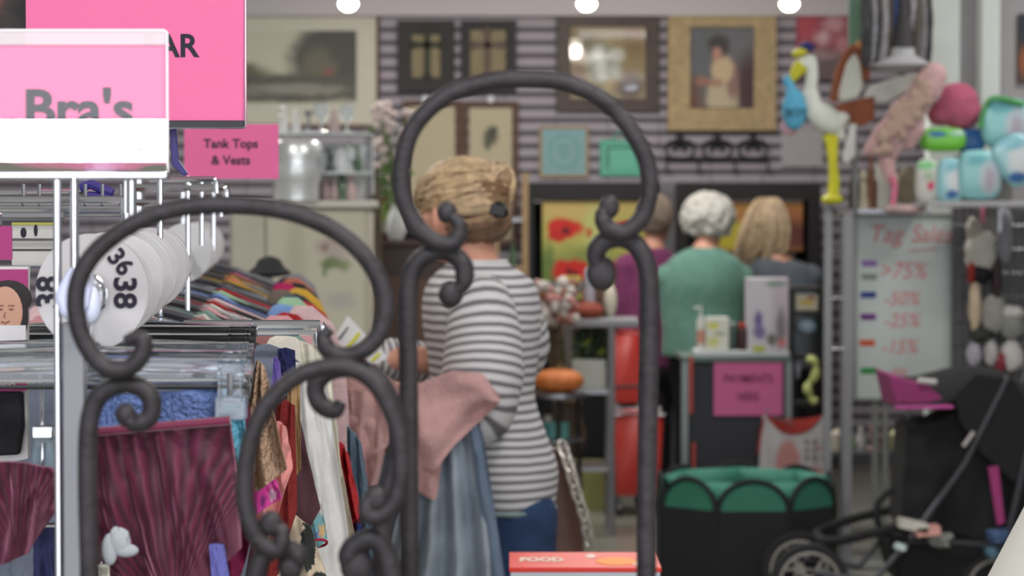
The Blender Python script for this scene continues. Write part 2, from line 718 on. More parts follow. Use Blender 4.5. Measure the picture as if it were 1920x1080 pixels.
def framed(name, label, box, fw, fmat, inner, inmat, mat_box=None, matm=None, cat='picture', prof=0.02, group=None, artname='print', glass=False):
    x0, y0, x1, y1 = box
    c = P((x0 + x1) / 2, y1, YP)
    t = thing(name, label, cat, (c.x, YW, c.z), group)
    A, B = P(x0, y1, YP), P(x1, y0, YP)
    w, h = B.x - A.x, B.z - A.z
    s = w / (x1 - x0)
    f = fw * s
    mb = MB()
    # mitred frame with a raised outer lip
    for (dx, dz, prot) in ((0, 0, 1.0), (f * 0.35, f * 0.35, 0.72)):
        a0, a1 = A.x + dx, B.x - dx
        b0, b1 = A.z + dz, B.z - dz
        ff = f - dx
        yf = YW - 0.004 - prof * prot
        i0, i1, j0, j1 = a0 + ff, a1 - ff, b0 + ff, b1 - ff
        o = [(a0, b0), (a1, b0), (a1, b1), (a0, b1)]
        n = [(i0, j0), (i1, j0), (i1, j1), (i0, j1)]
        vs = [(x, yf, z) for x, z in o] + [(x, yf + 0.006 * (1 if dx else 0.4), z) for x, z in n] + [(x, YW - 0.003, z) for x, z in o] + [(x, YW - 0.003, z) for x, z in n]
        fs = []
        for i in range(4):
            j = (i + 1) % 4
            fs += [(i, j, j + 4, i + 4), (j, i, i + 8, j + 8), (i + 4, j + 4, j + 12, i + 12)]
        mb.add(vs, fs)
        if dx:
            break
    mb.build('frame', fmat, t, bevel=0.002)
    if mat_box:
        m = MB()
        m.box(((A.x + B.x) / 2, YW - 0.012, (A.z + B.z) / 2), (w - 2 * f + 0.004, 0.006, h - 2 * f + 0.004))
        m.build('mount', matm, t)
    X0, Y0, X1, Y1 = inner
    a, b = P(X0, Y1, YP), P(X1, Y0, YP)
    MB().box(((a.x + b.x) / 2, YW - 0.017, (a.z + b.z) / 2), (b.x - a.x, 0.004, b.z - a.z)).build(artname, inmat, t)
    if glass:
        MB().box(((A.x + B.x) / 2, YW - 0.024, (A.z + B.z) / 2), (w - 2 * f + 0.002, 0.002, h - 2 * f + 0.002)).build('glass', PANE, t)
    return t


land = paint('landscape_print', (172, 170, 155), [
    (0.86, 0.62, 0.36, 0.50, (74, 74, 72), 0.25), (0.72, 0.45, 0.12, 0.32, (98, 96, 84), 0.5), (0.1, 0.42, 0.22, 0.13, (92, 92, 76), 0.4),
    (0.45, 0.2, 0.9, 0.20, (82, 82, 76), 0.3), (0.5, 0.2, 0.35, 0.06, (128, 130, 124), 0.7), (0.2, 0.15, 0.2, 0.05, (112, 112, 104), 0.7),
    (0.7, 0.17, 0.2, 0.05, (125, 124, 112), 0.7), (0.79, 0.42, 0.03, 0.05, (122, 82, 82), 0.5)], grain=0.12, k=1.15)
framed('landscape_picture', 'large landscape print in wide cream mount and thin brown frame, upper left of slat wall', (372, 24, 712, 240), 7, BROWN,
       (418, 57, 668, 193), land, True, CREAM)
tan = mat('tan_panel', (142, 130, 104), rough=0.8, var=0.1)
for i, (x0, x1, cx, lab) in enumerate(((745, 852, 801, 'black framed tan panel with dark cross, right beside the landscape print'),
                                      (864, 968, 914, 'black framed tan panel with faint cross, left of the white flower picture'))):
    t = framed('cross_picture', lab, (x0, 38, x1, 172), 27 if i == 0 else 18, mat('black_frame', (44, 42, 44), rough=0.6), (x0 + 26 if i == 0 else 880, 55, x1 - 22 if i == 0 else 948, 152), tan, cat='picture', group=None, prof=0.022, artname='panel')
    mb = MB()
    c = P(cx, 100, YP - 0.0)
    cm = mat('cross_dark_%d' % i, (48, 50, 38) if i == 0 else (98, 84, 76), rough=0.6)
    mb.box((c.x, YW - 0.026, c.z), (0.035, 0.012, 0.26)).box((c.x, YW - 0.026, c.z + 0.05), (0.16, 0.012, 0.035))
    for q in ((0.08, 0.05), (-0.08, 0.05), (0, 0.13), (0, -0.13)):
        mb.ell((c.x + q[0], YW - 0.026, c.z + q[1]), (0.026, 0.008, 0.026))
    mb.build('cross', cm, t, bevel=0.003)
flw = paint('flower_print', (160, 142, 98), [
    (0.2, 0.75, 0.15, 0.15, (132, 122, 92), 0.5), (0.8, 0.2, 0.17, 0.17, (98, 74, 60), 0.4), (0.85, 0.8, 0.14, 0.2, (150, 122, 86), 0.5), (0.5, 0.4, 0.07, 0.4, (190, 170, 118), 0.5), (0.12, 0.3, 0.1, 0.2, (134, 104, 70), 0.5),
    (0.42, 0.52, 0.19, 0.26, (150, 150, 128), 0.4), (0.38, 0.64, 0.08, 0.09, (214, 216, 202), 0.5), (0.62, 0.6, 0.10, 0.09, (214, 216, 202), 0.5), (0.42, 0.42, 0.09, 0.09, (216, 218, 206), 0.5),
    (0.60, 0.4, 0.08, 0.09, (196, 200, 186), 0.5), (0.44, 0.32, 0.06, 0.06, (210, 212, 200), 0.5), (0.81, 0.18, 0.10, 0.035, (204, 208, 222), 0.3)], grain=0.06)
framed('flower_picture', 'white flower picture in a wide dark reddish brown frame, glass catching lamp glints', (1045, 25, 1236, 210), 25, DARKWOOD, (1068, 46, 1211, 190), flw, prof=0.03, glass=True)
por = paint('portrait_print', (92, 92, 98), [
    (0.1, 0.12, 0.35, 0.22, (96, 66, 58), 0.4), (0.95, 0.2, 0.28, 0.4, (64, 44, 48), 0.5), (0.3, 0.5, 0.2, 0.5, (84, 88, 92), 0.7),
    (0.5, 0.1, 0.24, 0.28, (158, 148, 126), 0.25), (0.66, 0.3, 0.1, 0.2, (118, 92, 88), 0.5), (0.5, 0.44, 0.17, 0.16, (168, 150, 122), 0.3), (0.4, 0.28, 0.12, 0.05, (140, 112, 98), 0.4),
    (0.46, 0.7, 0.15, 0.13, (62, 54, 56), 0.35), (0.42, 0.62, 0.07, 0.09, (158, 118, 108), 0.3), (0.42, 0.75, 0.14, 0.06, (58, 54, 58), 0.4), (0.2, 0.3, 0.12, 0.05, (130, 92, 80), 0.5)], grain=0.05, k=1.2)
framed('portrait_picture', 'portrait of person in pale dress within a broad ornate gilt frame', (1252, 8, 1456, 245), 42, GOLD, (1294, 38, 1416, 201), por, prof=0.045, artname='painting')
red = paint('red_flower_canvas', (150, 74, 90), [
    (0.2, 0.75, 0.2, 0.2, (176, 78, 92), 0.5), (0.7, 0.8, 0.2, 0.1, (196, 150, 158), 0.6), (0.5, 0.6, 0.15, 0.1, (206, 168, 176), 0.6), (0.85, 0.5, 0.12, 0.12, (188, 128, 140), 0.6),
    (0.5, 0.1, 0.6, 0.32, (108, 92, 96), 0.4), (0.5, 0.35, 0.3, 0.07, (152, 130, 132), 0.6)], grain=0.2)
t = thing('flower_canvas', 'unframed canvas of crimson and pink blossoms at far right of slat wall', 'picture', (P(1541, 150, YP).x, YW, P(1541, 150, YP).z))
a, b = P(1493, 150, YP), P(1592, 18, YP)
MB().box(((a.x + b.x) / 2, YW - 0.022, (a.z + b.z) / 2), (b.x - a.x, 0.036, b.z - a.z)).build('canvas', red, t)
bot = paint('leaf_print', (186, 176, 150), [(0.5, 0.78, 0.16, 0.06, (84, 84, 72), 0.5), (0.55, 0.83, 0.1, 0.04, (74, 76, 66), 0.5), (0.42, 0.73, 0.08, 0.05, (92, 92, 76), 0.5), (0.5, 0.55, 0.09, 0.02, (214, 216, 224), 0.3)], grain=0.06)
bot2 = paint('sprig_print', (186, 176, 150), [(0.72, 0.28, 0.1, 0.06, (98, 86, 92), 0.5), (0.6, 0.16, 0.12, 0.05, (140, 140, 112), 0.5)], grain=0.06)
framed('botanical_picture', 'botanical print in wooden frame with grey leaf motif near top', (866, 190, 972, 462), 10, BROWN, (880, 202, 960, 450), bot)
framed('botanical_picture', 'botanical print in wooden frame, left of the twin showing the grey leaf', (756, 188, 865, 462), 10, BROWN, (768, 200, 853, 450), bot2)
blu = paint('blue_sign_face', (132, 172, 178), [(0.5, 0.5, 0.36, 0.38, (112, 158, 160), 0.1), (0.5, 0.5, 0.30, 0.32, (136, 174, 176), 0.12), (0.5, 0.62, 0.18, 0.03, (108, 150, 154), 0.3), (0.5, 0.5, 0.16, 0.03, (108, 150, 154), 0.3), (0.5, 0.38, 0.12, 0.03, (108, 150, 154), 0.3)])
framed('square_sign', 'small pale blue square sign with round motif in light wood frame', (1011, 236, 1104, 333), 6, mat('light_wood', (160, 140, 112), rough=0.6), (1017, 242, 1098, 327), blu, cat='sign')
MINT = mat('mint_paint', (96, 178, 152), rough=0.55)
t = framed('mint_frame', 'mint green ornamental frame hanging right of the blue square sign', (1125, 262, 1206, 330), 14, MINT, (1142, 278, 1192, 318), mat('mint_inner', (110, 190, 168), rough=0.6), cat='picture frame', artname='backing')
mb = MB()
c = P(1165, 262, YP)
mb.tube(spline([(c.x - 0.06, YW - 0.02, c.z), (c.x - 0.03, YW - 0.02, c.z + 0.03), (c.x, YW - 0.02, c.z + 0.055), (c.x + 0.03, YW - 0.02, c.z + 0.03), (c.x + 0.06, YW - 0.02, c.z)], 5), 0.005, 6)
mb.build('hanging_loop', MINT, t)
# black scrollwork wall ornament
t = thing('scroll_ornament', 'black metal scrollwork ornament hung below the gilt framed portrait', 'wall decor', (P(1345, 310, YP).x, YW, P(1345, 310, YP).z))
mb = MB()
yy = YW - 0.03


def pw(*pts):
    return [Vector((P(x, y, YP).x, yy, P(x, y, YP).z)) for x, y in pts]


mb.tube(pw((1245, 300), (1442, 300)), 0.007, 6)
for cx in (1275, 1345, 1412):
    for sgn in (-1, 1):
        mb.tube(spline(pw((cx, 300), (cx + sgn * 22, 292), (cx + sgn * 26, 272), (cx + sgn * 10, 264), (cx + sgn * 6, 278), (cx + sgn * 14, 282)), 6), 0.008, 6)
    mb.ell(pw((cx, 262))[0], (0.025, 0.012, 0.032))
for cx in (1250, 1310, 1378, 1440):
    mb.tube(pw((cx, 300), (cx, 322), (cx + 5, 326), (cx + 7, 320)), 0.006, 6)
mb.box(((P(1345, 290, YP).x), YW - 0.012, P(1345, 300, YP).z), (0.5, 0.012, 0.012))
mb.build('scrollwork', BLACK, t)
# grey paper notice
a, b = P(1466, 312, YP), P(1544, 244, YP)
MB().box(((a.x + b.x) / 2, YW - 0.012, (a.z + b.z) / 2), (b.x - a.x, 0.02, b.z - a.z)).build('notice_board', mat('pale_grey', (168, 166, 170), rough=0.7), label='plain pale grey board on the slat wall behind the stork', cat='board')
# white price tags / hooks on the wall; first one imitates a lamp dot
for (x, y, lab) in ((560, 17, 'small round white disc imitating a bright lamp dot above the landscape print'), (797, 186, 'small round white hook under the dark cross picture'),
                    (920, 186, 'small round white hook above the grey leaf print')):
    c = P(x, y, YP)
    MB().lathe((c.x, YW - 0.045, c.z), [(0.004, 0), (0.02, 0.003), (0.022, 0.012), (0.012, 0.02), (0.006, 0.045)], 12, 'Y').build('wall_disc', WHITEPL, label=lab, cat='hook')

# hanging spot lamps
BULB = mat('lamp_glow', (255, 250, 232), emit=14)
for i, (x, lab) in enumerate(((653, 'leftmost of three ceiling spot lamps, above the landscape print'), (1100, 'middle ceiling spot lamp above the white flower picture'), (1480, 'rightmost ceiling spot lamp beside the gilt portrait frame'))):
    c = P(x, 12, 12.9)
    t = thing('spot_lamp', lab, 'lamp', (c.x, 12.9, 3.1), 'ceiling spot lamps')
    MB().lathe((c.x, 12.9, c.z + 0.02), [(0.012, 3.08 - c.z), (0.03, 3.07 - c.z), (0.012, 3.06 - c.z), (0.012, 0.06), (0.03, 0.055), (0.034, 0.012), (0.022, 0.01)][::-1], 16).build('housing', BLACK, t)
    MB().lathe((c.x, 12.9, c.z), [(0.0, -0.022), (0.02, -0.02), (0.040, -0.008), (0.050, 0.012), (0.046, 0.022), (0.02, 0.028)], 20).build('bulb', BULB, t)
    ld = bpy.data.lights.new('lamp_light', 'POINT')
    ld.energy = 11
    ld.shadow_soft_size = 0.05
    ld.color = (1, 0.92, 0.8)
    lo = bpy.data.objects.new('lamp_light', ld)
    COL.objects.link(lo)
    lo.location = (c.x, 12.9, c.z - 0.05)
    lo.rotation_euler = (math.radians(35), 0, 0)

# ================================================================== BLACK CASES WITH PAINTINGS AGAINST THE WALL


def black_case(x0, x1, ytop, Y, label):
    A, B = P(x0, ytop, Y), P(x1, ytop, Y)
    c = ((A.x + B.x) / 2, Y + 0.16, 0)
    t = thing('black_bookcase', label, 'bookcase', c)
    w = B.x - A.x
    for sx in (-1, 1):
        MB().box((c[0] + sx * (w / 2 - 0.035), c[1], A.z / 2), (0.07, 0.3, A.z)).build('side_panel', BLACK, t, bevel=0.003)
    MB().box((c[0], c[1], A.z - 0.045), (w - 0.14, 0.3, 0.09)).build('top_panel', BLACK, t, bevel=0.003)
    MB().box((c[0], c[1] + 0.14, A.z / 2 - 0.05), (w - 0.14, 0.015, A.z - 0.1)).build('back_panel', mat('black_back', (30, 29, 32), rough=0.7), t)
    for z in (0.1, 0.72):
        MB().box((c[0], c[1] - 0.01, z), (w - 0.14, 0.26, 0.03)).build('shelf', BLACK, t)
    return t


black_case(978, 1233, 346, 13.75, 'black bookcase holding the red poppy painting')
black_case(1268, 1540, 346, 13.75, 'black bookcase behind the white haired and blonde people')
a, b = P(1233, 346, 13.9), P(1268, 346, 13.9)
MB().box(((a.x + b.x) / 2, 13.95, 0.84), (b.x - a.x - 0.006, 0.2, 1.68)).build('divider_panel', mat('divider_grey', (108, 106, 112), rough=0.6, var=0.03), label='grey upright panel between the two black bookcases', cat='panel')
pop = paint('poppy_print', (150, 160, 84), [
    (0.5, 0.92, 0.8, 0.18, (190, 166, 104), 0.4), (0.3, 0.6, 0.5, 0.2, (178, 172, 92), 0.5), (0.55, 0.35, 0.5, 0.2, (126, 140, 74), 0.5), (0.5, 0.7, 0.12, 0.25, (182, 188, 118), 0.6), (0.8, 0.6, 0.2, 0.3, (168, 164, 84), 0.6),
    (0.2, 0.72, 0.17, 0.10, (196, 40, 34), 0.2), (0.14, 0.64, 0.10, 0.06, (186, 36, 32), 0.2), (0.42, 0.68, 0.035, 0.05, (176, 60, 34), 0.3), (0.26, 0.26, 0.20, 0.14, (194, 36, 34), 0.15), (0.16, 0.17, 0.12, 0.07, (176, 34, 34), 0.2),
    (0.72, 0.3, 0.14, 0.10, (200, 44, 32), 0.2), (0.75, 0.74, 0.08, 0.06, (190, 44, 34), 0.2), (0.22, 0.70, 0.04, 0.03, (84, 20, 24), 0.4), (0.28, 0.27, 0.05, 0.03, (90, 20, 24), 0.4), (0.05, 0.3, 0.06, 0.25, (96, 120, 58), 0.6)], grain=0.14)
a, b = P(1017, 560, 13.8), P(1222, 376, 13.8)
t = thing('poppy_painting', 'yellow green canvas painted with red poppies standing in black bookcase', 'picture', ((a.x + b.x) / 2, 13.8, a.z))
MB().box(((a.x + b.x) / 2, 13.80, (a.z + b.z) / 2), (b.x - a.x, 0.03, b.z - a.z)).build('canvas', pop, t)
t2 = MB().box((a.x + 0.3, 13.85, a.z / 2 + 0.36), (0.4, 0.1, a.z - 0.72)).build('storage_box', DARKWOOD, label='dark wooden box under the poppy painting in the bookcase', cat='box')
rp = paint('sunset_print', (166, 120, 58), [(0.2, 0.3, 0.25, 0.3, (172, 160, 48), 0.4), (0.7, 0.7, 0.4, 0.2, (150, 92, 56), 0.5), (0.9, 0.3, 0.25, 0.3, (92, 48, 40), 0.5)], grain=0.1)
a, b = P(1345, 470, 13.8), P(1505, 378, 13.8)
MB().box(((a.x + b.x) / 2, 13.81, (a.z + b.z) / 2), (b.x - a.x, 0.03, b.z - a.z)).build('orange_canvas', rp, label='orange and yellow canvas behind the white haired and blonde people', cat='picture')
MB().box(((a.x + b.x) / 2, 13.84, a.z / 2 + 0.37), (0.4, 0.1, a.z - 0.735)).build('storage_box', DARKWOOD, label='dark wooden box in the bookcase behind blonde person', cat='box')

# ================================================================== PAINTED CABINET, GLASSWARE, VASES (back left)
R_ = random.Random(5)
YC = 10.0
A, B = P(430, 376, YC), P(690, 376, YC)
t = thing('painted_cabinet', 'tall cream cabinet painted with a flower spray, left of the brown cabinet', 'cabinet', ((A.x + B.x) / 2, YC + 0.2, 0))
w = B.x - A.x
cx = (A.x + B.x) / 2
fl = paint('flower_door', (196, 190, 172), [
    (0.62, 0.78, 0.12, 0.05, (176, 160, 156), 0.5), (0.60, 0.77, 0.04, 0.02, (128, 104, 84), 0.5), (0.7, 0.74, 0.1, 0.05, (182, 170, 160), 0.5),
    (0.68, 0.68, 0.13, 0.035, (124, 136, 96), 0.5), (0.62, 0.66, 0.05, 0.03, (110, 126, 84), 0.5), (0.8, 0.67, 0.05, 0.04, (140, 150, 110), 0.6), (0.6, 0.62, 0.03, 0.03, (130, 142, 102), 0.5),
    (0.75, 0.45, 0.15, 0.05, (180, 174, 166), 0.6), (0.3, 0.5, 0.1, 0.6, (182, 176, 158), 0.6)], grain=0.08)
cab = mat('cabinet_cream', (190, 184, 168), rough=0.6, var=0.05)
MB().box((cx, YC + 0.22, A.z / 2), (w, 0.40, A.z - 0.06)).build('body', cab, t, bevel=0.004)
MB().box((cx, YC + 0.2, A.z - 0.015), (w + 0.04, 0.46, 0.03)).build('top', mat('cabinet_top', (206, 202, 192), rough=0.4), t, bevel=0.006)
a, b = P(500, 700, YC), P(684, 396, YC)
MB().box(((a.x + b.x) / 2, YC + 0.008, (a.z + b.z) / 2), (b.x - a.x, 0.02, b.z - a.z)).build('door', fl, t, bevel=0.004)
a2, b2 = P(436, 700, YC), P(496, 396, YC)
MB().box(((a2.x + b2.x) / 2, YC + 0.008, (a2.z + b2.z) / 2), (b2.x - a2.x, 0.02, b2.z - a2.z)).build('door', cab, t, bevel=0.004)
ZT = A.z
# two glass display shelves on chrome posts over the cabinet
t = thing('display_shelf', 'glass and chrome tiered display shelf standing on the cream cabinet', 'shelf', (cx + 0.1, YC + 0.2, ZT))
a, b = P(512, 320, YC), P(712, 320, YC)
SZ = P(600, 322, YC).z
for xx in (a.x, b.x - 0.06):
    for y in (YC + 0.06, YC + 0.36):
        MB().tube([(xx, y, ZT + 0.001), (xx, y, SZ + 0.17)], 0.007, 8).build('post', CHROME, t)
MB().box(((a.x + b.x) / 2 - 0.03, YC + 0.385, (ZT + SZ) / 2 + 0.08), (b.x - a.x - 0.03, 0.01, SZ + 0.10 - ZT)).build('back_panel', mat('backing_white', (226, 228, 228), rough=0.7, var=0.15, vs=14), t)
for z in (SZ, SZ + 0.165):
    MB().box(((a.x + b.x) / 2 - 0.03, YC + 0.21, z - 0.005), (b.x - a.x - 0.03, 0.34, 0.008)).build('shelf_panel', mat('shelf_white', (206, 212, 214), rough=0.25), t)
FROST = mat('pale_glass', (232, 238, 238), rough=0.08, trans=0.45)
FIG = [('glass_goblet', 'clear stemmed goblet', FROST, 'goblet'), ('figurine', 'small pale figurine', mat('porcelain', (226, 224, 222), rough=0.25, var=0.08, vs=20), 'figurine'),
       ('bud_vase', 'small rosy bud vase', mat('rose_glaze', (192, 168, 168), rough=0.3), 'vase'), ('glass_tumbler', 'clear glass tumbler', FROST, 'glass'),
       ('green_bottle', 'small green glass bottle', mat('green_glass', (108, 140, 112), rough=0.15, trans=0.4), 'bottle'), ('candle_holder', 'small silver candle holder', STEEL, 'candle holder'),
       ('lidded_jar', 'small white lidded jar', mat('jar_white', (218, 220, 222), rough=0.3), 'jar')]
PROF = [[(0.028, 0), (0.028, 0.004), (0.005, 0.01), (0.005, 0.05), (0.028, 0.07), (0.032, 0.11), (0.028, 0.12)],
        [(0.025, 0), (0.026, 0.02), (0.018, 0.05), (0.02, 0.07), (0.010, 0.082), (0.014, 0.095), (0.013, 0.11), (0.003, 0.12)],
        [(0.018, 0), (0.026, 0.02), (0.022, 0.05), (0.009, 0.08), (0.013, 0.1)], [(0.022, 0), (0.026, 0.08), (0.024, 0.08), (0.02, 0.005)],
        [(0.02, 0), (0.022, 0.06), (0.008, 0.085), (0.008, 0.115), (0.01, 0.12)], [(0.03, 0), (0.03, 0.006), (0.008, 0.015), (0.006, 0.07), (0.018, 0.085), (0.018, 0.1)],
        [(0.025, 0), (0.032, 0.03), (0.027, 0.065), (0.029, 0.07), (0.02, 0.085), (0.006, 0.092), (0.008, 0.1)]]
protos = {}
ORD = ['first', 'second', 'third', 'fourth', 'fifth', 'sixth', 'seventh', 'eighth', 'ninth', 'tenth', 'eleventh', 'twelfth']
rows_ = [(SZ, 'upper glass shelf', 8), (ZT, 'cream cabinet top', 9), (SZ + 0.165, 'topmost display tier', 6)]
for z, where, n in rows_:
    for k in range(n):
        for dep in (0, 1):
            j = R_.randrange(7)
            if z > SZ + 0.1 and dep:
                continue
            nm, lb, m, ct = FIG[j]
            xx = a.x + 0.03 + (b.x - a.x - 0.12) * (k + 0.5 * dep) / n
            y = YC + 0.12 + 0.14 * dep
            sc = R_.uniform(0.8, 1.15)
            side = ['front row', 'back row'][dep]
            lab = '%s, %s from left in %s on %s' % (lb, ORD[k], side, where)
            if j not in protos:
                o = MB().lathe((xx, y, z), PROF[j], 14).build(nm, m, label=lab, cat=ct, group='small ' + ct + ' ornaments on the display shelf')
                protos[j] = o
            else:
                o = dup(protos[j], (0, 0, 0))
                o.location = (xx, y, z)
                o['label'] = lab
            o['group'] = ct + ' ornaments, ' + side + ' on ' + where
            o.scale = (sc, sc, sc)
# banded chrome canister, bright reflections beside the pink sign
t = thing('chrome_canister', 'shiny banded chrome canister with white knob right of the tank tops sign', 'canister', (P(556, 376, 9.95).x, 9.98, ZT))
cxx = t.location.x
MB().lathe((cxx, 9.98, ZT), [(0.09, 0.0), (0.092, 0.07), (0.10, 0.09), (0.102, 0.095), (0.102, 0.135), (0.09, 0.14), (0.09, 0.175), (0.102, 0.18), (0.102, 0.23), (0.09, 0.245), (0.03, 0.25)], 28).build('body', mat('satin_silver', (236, 238, 240), rough=0.28, metal=0.55), t)
MB().ell((cxx + 0.088, 9.90, ZT + 0.215), 0.02).build('knob', mat('knob_white', (240, 240, 240), rough=0.2), t)

# brown framed panel, green print, vase with flowers, dark cabinet
YD = 10.6
A, B = P(690, 450, YD), P(800, 450, YD)
t = thing('brown_cabinet', 'low dark brown wooden cabinet behind the striped shirt person', 'cabinet', ((A.x + B.x) / 2, YD + 0.2, 0))
MB().box(((A.x + B.x) / 2 + 0.05, YD + 0.22, A.z / 2), (B.x - A.x + 0.1, 0.4, A.z - 0.05)).build('body', DARKWOOD, t, bevel=0.004)
MB().box(((A.x + B.x) / 2 + 0.05, YD + 0.22, A.z - 0.012), (B.x - A.x + 0.14, 0.46, 0.025)).build('top', mat('cab_top', (66, 42, 34), rough=0.3, var=0.2), t, bevel=0.004)
for k in range(2):
    xx = A.x + 0.02 + k * 0.16 + 0.07
    f = MB().box((xx, YD + 0.012, A.z / 2 - 0.05), (0.145, 0.02, A.z - 0.22)).build('door', BROWN, t, bevel=0.004)
    MB().ell((xx + 0.05, YD - 0.01, A.z * 0.75), 0.012, 8, 6).build('knob', STEEL, f)
zc = A.z
# picture frame leaning on the cabinet with a green print
t = thing('green_picture', 'green and cream picture in brown frame leaning on the brown cabinet', 'picture', (P(722, 446, YD + 0.15).x, YD + 0.15, zc))
a, b = P(690, 446, YD + 0.12), P(752, 300, YD + 0.12)
gp = paint('green_print', (150, 176, 92), [(0.5, 0.95, 0.9, 0.4, (196, 200, 186), 0.3), (0.5, 0.5, 0.9, 0.03, (134, 98, 62), 0.3), (0.6, 0.1, 0.5, 0.12, (190, 190, 178), 0.5), (0.2, 0.75, 0.2, 0.08, (104, 122, 80), 0.5)], grain=0.05)
MB().box(((a.x + b.x) / 2 + 0.02, YD + 0.15, (zc + b.z) / 2), (b.x - a.x - 0.04, 0.015, b.z - zc - 0.03)).build('print', gp, t)
fr = MB()
for xx, wd in ((a.x + 0.015, 0.05), (b.x - 0.005, 0.035)):
    fr.box((xx, YD + 0.145, (zc + b.z) / 2), (wd, 0.035, b.z - zc))
fr.box(((a.x + b.x) / 2, YD + 0.145, b.z - 0.015), (b.x - a.x, 0.035, 0.03)).box(((a.x + b.x) / 2, YD + 0.145, zc + 0.015), (b.x - a.x, 0.035, 0.03))
fr.build('frame', BROWN, t, bevel=0.003)
a, b = P(692, 446, 10.5), P(715, 345, 10.5)
MB().box(((a.x + b.x) / 2, 10.52, (b.z) / 2), (b.x - a.x, 0.04, b.z)).build('wood_panel', mat('umber_board', (86, 76, 62), rough=0.6, var=0.15), label='tall umber board standing between the cream and brown cabinets', cat='board')
# flower stems in a vase
c = P(742, 446, YD + 0.02)
t = thing('flower_vase', 'vase of tall white blossoms and leaves on the brown cabinet', 'vase', (c.x, YD + 0.06, zc))
MB().lathe((c.x, YD + 0.06, zc), [(0.03, 0), (0.045, 0.04), (0.04, 0.1), (0.02, 0.14), (0.027, 0.16)], 18).build('vase', mat('vase_white', (204, 206, 204), rough=0.25), t)
st, lf, bl = MB(), MB(), MB()
for k in range(14):
    ex, ez = R_.uniform(-0.12, 0.07), R_.uniform(0.28, 0.58)
    ey = R_.uniform(-0.07, 0.07)
    e = Vector((c.x + ex, YD + 0.06 + ey, zc + ez))
    st.tube(spline([(c.x, YD + 0.06, zc + 0.14), (c.x + ex * 0.3, YD + 0.06 + ey * 0.4, zc + 0.14 + ez * 0.4), e], 5), 0.003, 5)
    for q in range(3):
        bl.ell(e + Vector((R_.uniform(-0.03, 0.03), R_.uniform(-0.02, 0.02), R_.uniform(-0.03, 0.03))), (0.022, 0.02, 0.017), 8, 6, lump=0.3)
    for q in range(3):
        pz = c.lerp(e, R_.uniform(0.3, 0.9))
        lf.ell(pz + Vector((R_.uniform(-0.03, 0.03), 0.05, 0)), (0.025, 0.004, 0.011), 8, 5, R=Matrix.Rotation(R_.uniform(-1, 1), 3, 'Y'))
st.build('stems', mat('stem_green', (92, 110, 66), rough=0.6), t)
lf.build('leaves', mat('leaf_green', (98, 128, 66), rough=0.6, var=0.2), t)
bl.build('blossoms', mat('blossom_white', (206, 190, 186), rough=0.7, var=0.1), t)
# small cloche and grey bits right of the person
t = thing('black_box_lamp', 'small black lidded caddy on the brown cabinet', 'caddy', (P(762, 440, YD).x, YD + 0.1, zc))
MB().lathe((P(766, 440, YD).x, YD + 0.12, zc), [(0.05, 0), (0.055, 0.03), (0.04, 0.05), (0.01, 0.06), (0.012, 0.075)], 16, sx=1.3).build('body', BLACKPL, t)
MB().tube([(P(750, 430, YD).x, YD + 0.12, zc + 0.035), (P(775, 430, YD).x, YD + 0.12, zc + 0.085)], 0.004, 6).build('handle', STEEL, t)

# wooden shelf rack with small things behind the neck of the person
YE = 11.6
A, B = P(930, 402, YE), P(985, 402, YE)
t = thing('wooden_rack', 'light wooden rack with metal shelves between the person and black bookcase', 'rack', ((A.x + B.x) / 2, YE + 0.1, 0))
for xx in (A.x, B.x):
    for y in (YE, YE + 0.2):
        MB().box((xx, y, P(950, 402, YE).z / 2 + 0.1), (0.03, 0.03, P(950, 402, YE).z + 0.2)).build('post', mat('oak', (150, 124, 90), rough=0.6, var=0.15), t)
for y in (412, 505, 560, 640, 760):
    z = P(950, y, YE).z
    MB().box(((A.x + B.x) / 2, YE + 0.1, z), (B.x - A.x, 0.22, 0.02)).build('shelf', MATS['oak'] if y != 412 else STEEL, t)
for k, (y, lab) in enumerate(((505, 'small green bottle on the wooden rack behind neck'), (560, 'small green bottle on lower shelf of the wooden rack'))):
    c = P(962, y, YE)
    MB().lathe((c.x, YE + 0.06, c.z + 0.011), PROF[4], 12).build('green_bottle', mat('green_glass', (108, 140, 112)), label=lab, cat='bottle')

# ================================================================== TABLE AND SHELF CLUTTER, CENTRE BACK
YT = 11.2
# grey wire shelf
A, B = P(1062, 606, YT), P(1200, 606, YT)
t = thing('wire_shelf', 'grey metal shelf table carrying flowers and a rust basket left of purple sweater person', 'shelf', ((A.x + B.x) / 2, YT + 0.15, 0))
MB().box(((A.x + B.x) / 2, YT + 0.15, A.z), (B.x - A.x, 0.34, 0.035)).build('shelf_top', GREYMETAL, t, bevel=0.004)
for xx in (P(1147, 600, YT).x, A.x + 0.01):
    for y in (YT + 0.0, YT + 0.3):
        MB().tube([(xx, y, 0.0), (xx, y, A.z - 0.018)], 0.017, 8).build('leg', GREYMETAL, t)
for yy_ in (735, 880):
    z = P(1100, yy_, YT).z
    MB().box(((A.x + P(1147, 600, YT).x) / 2, YT + 0.15, z), (P(1147, 600, YT).x - A.x - 0.02, 0.3, 0.02)).build('lower_shelf', STEEL, t)
ztop = A.z + 0.018
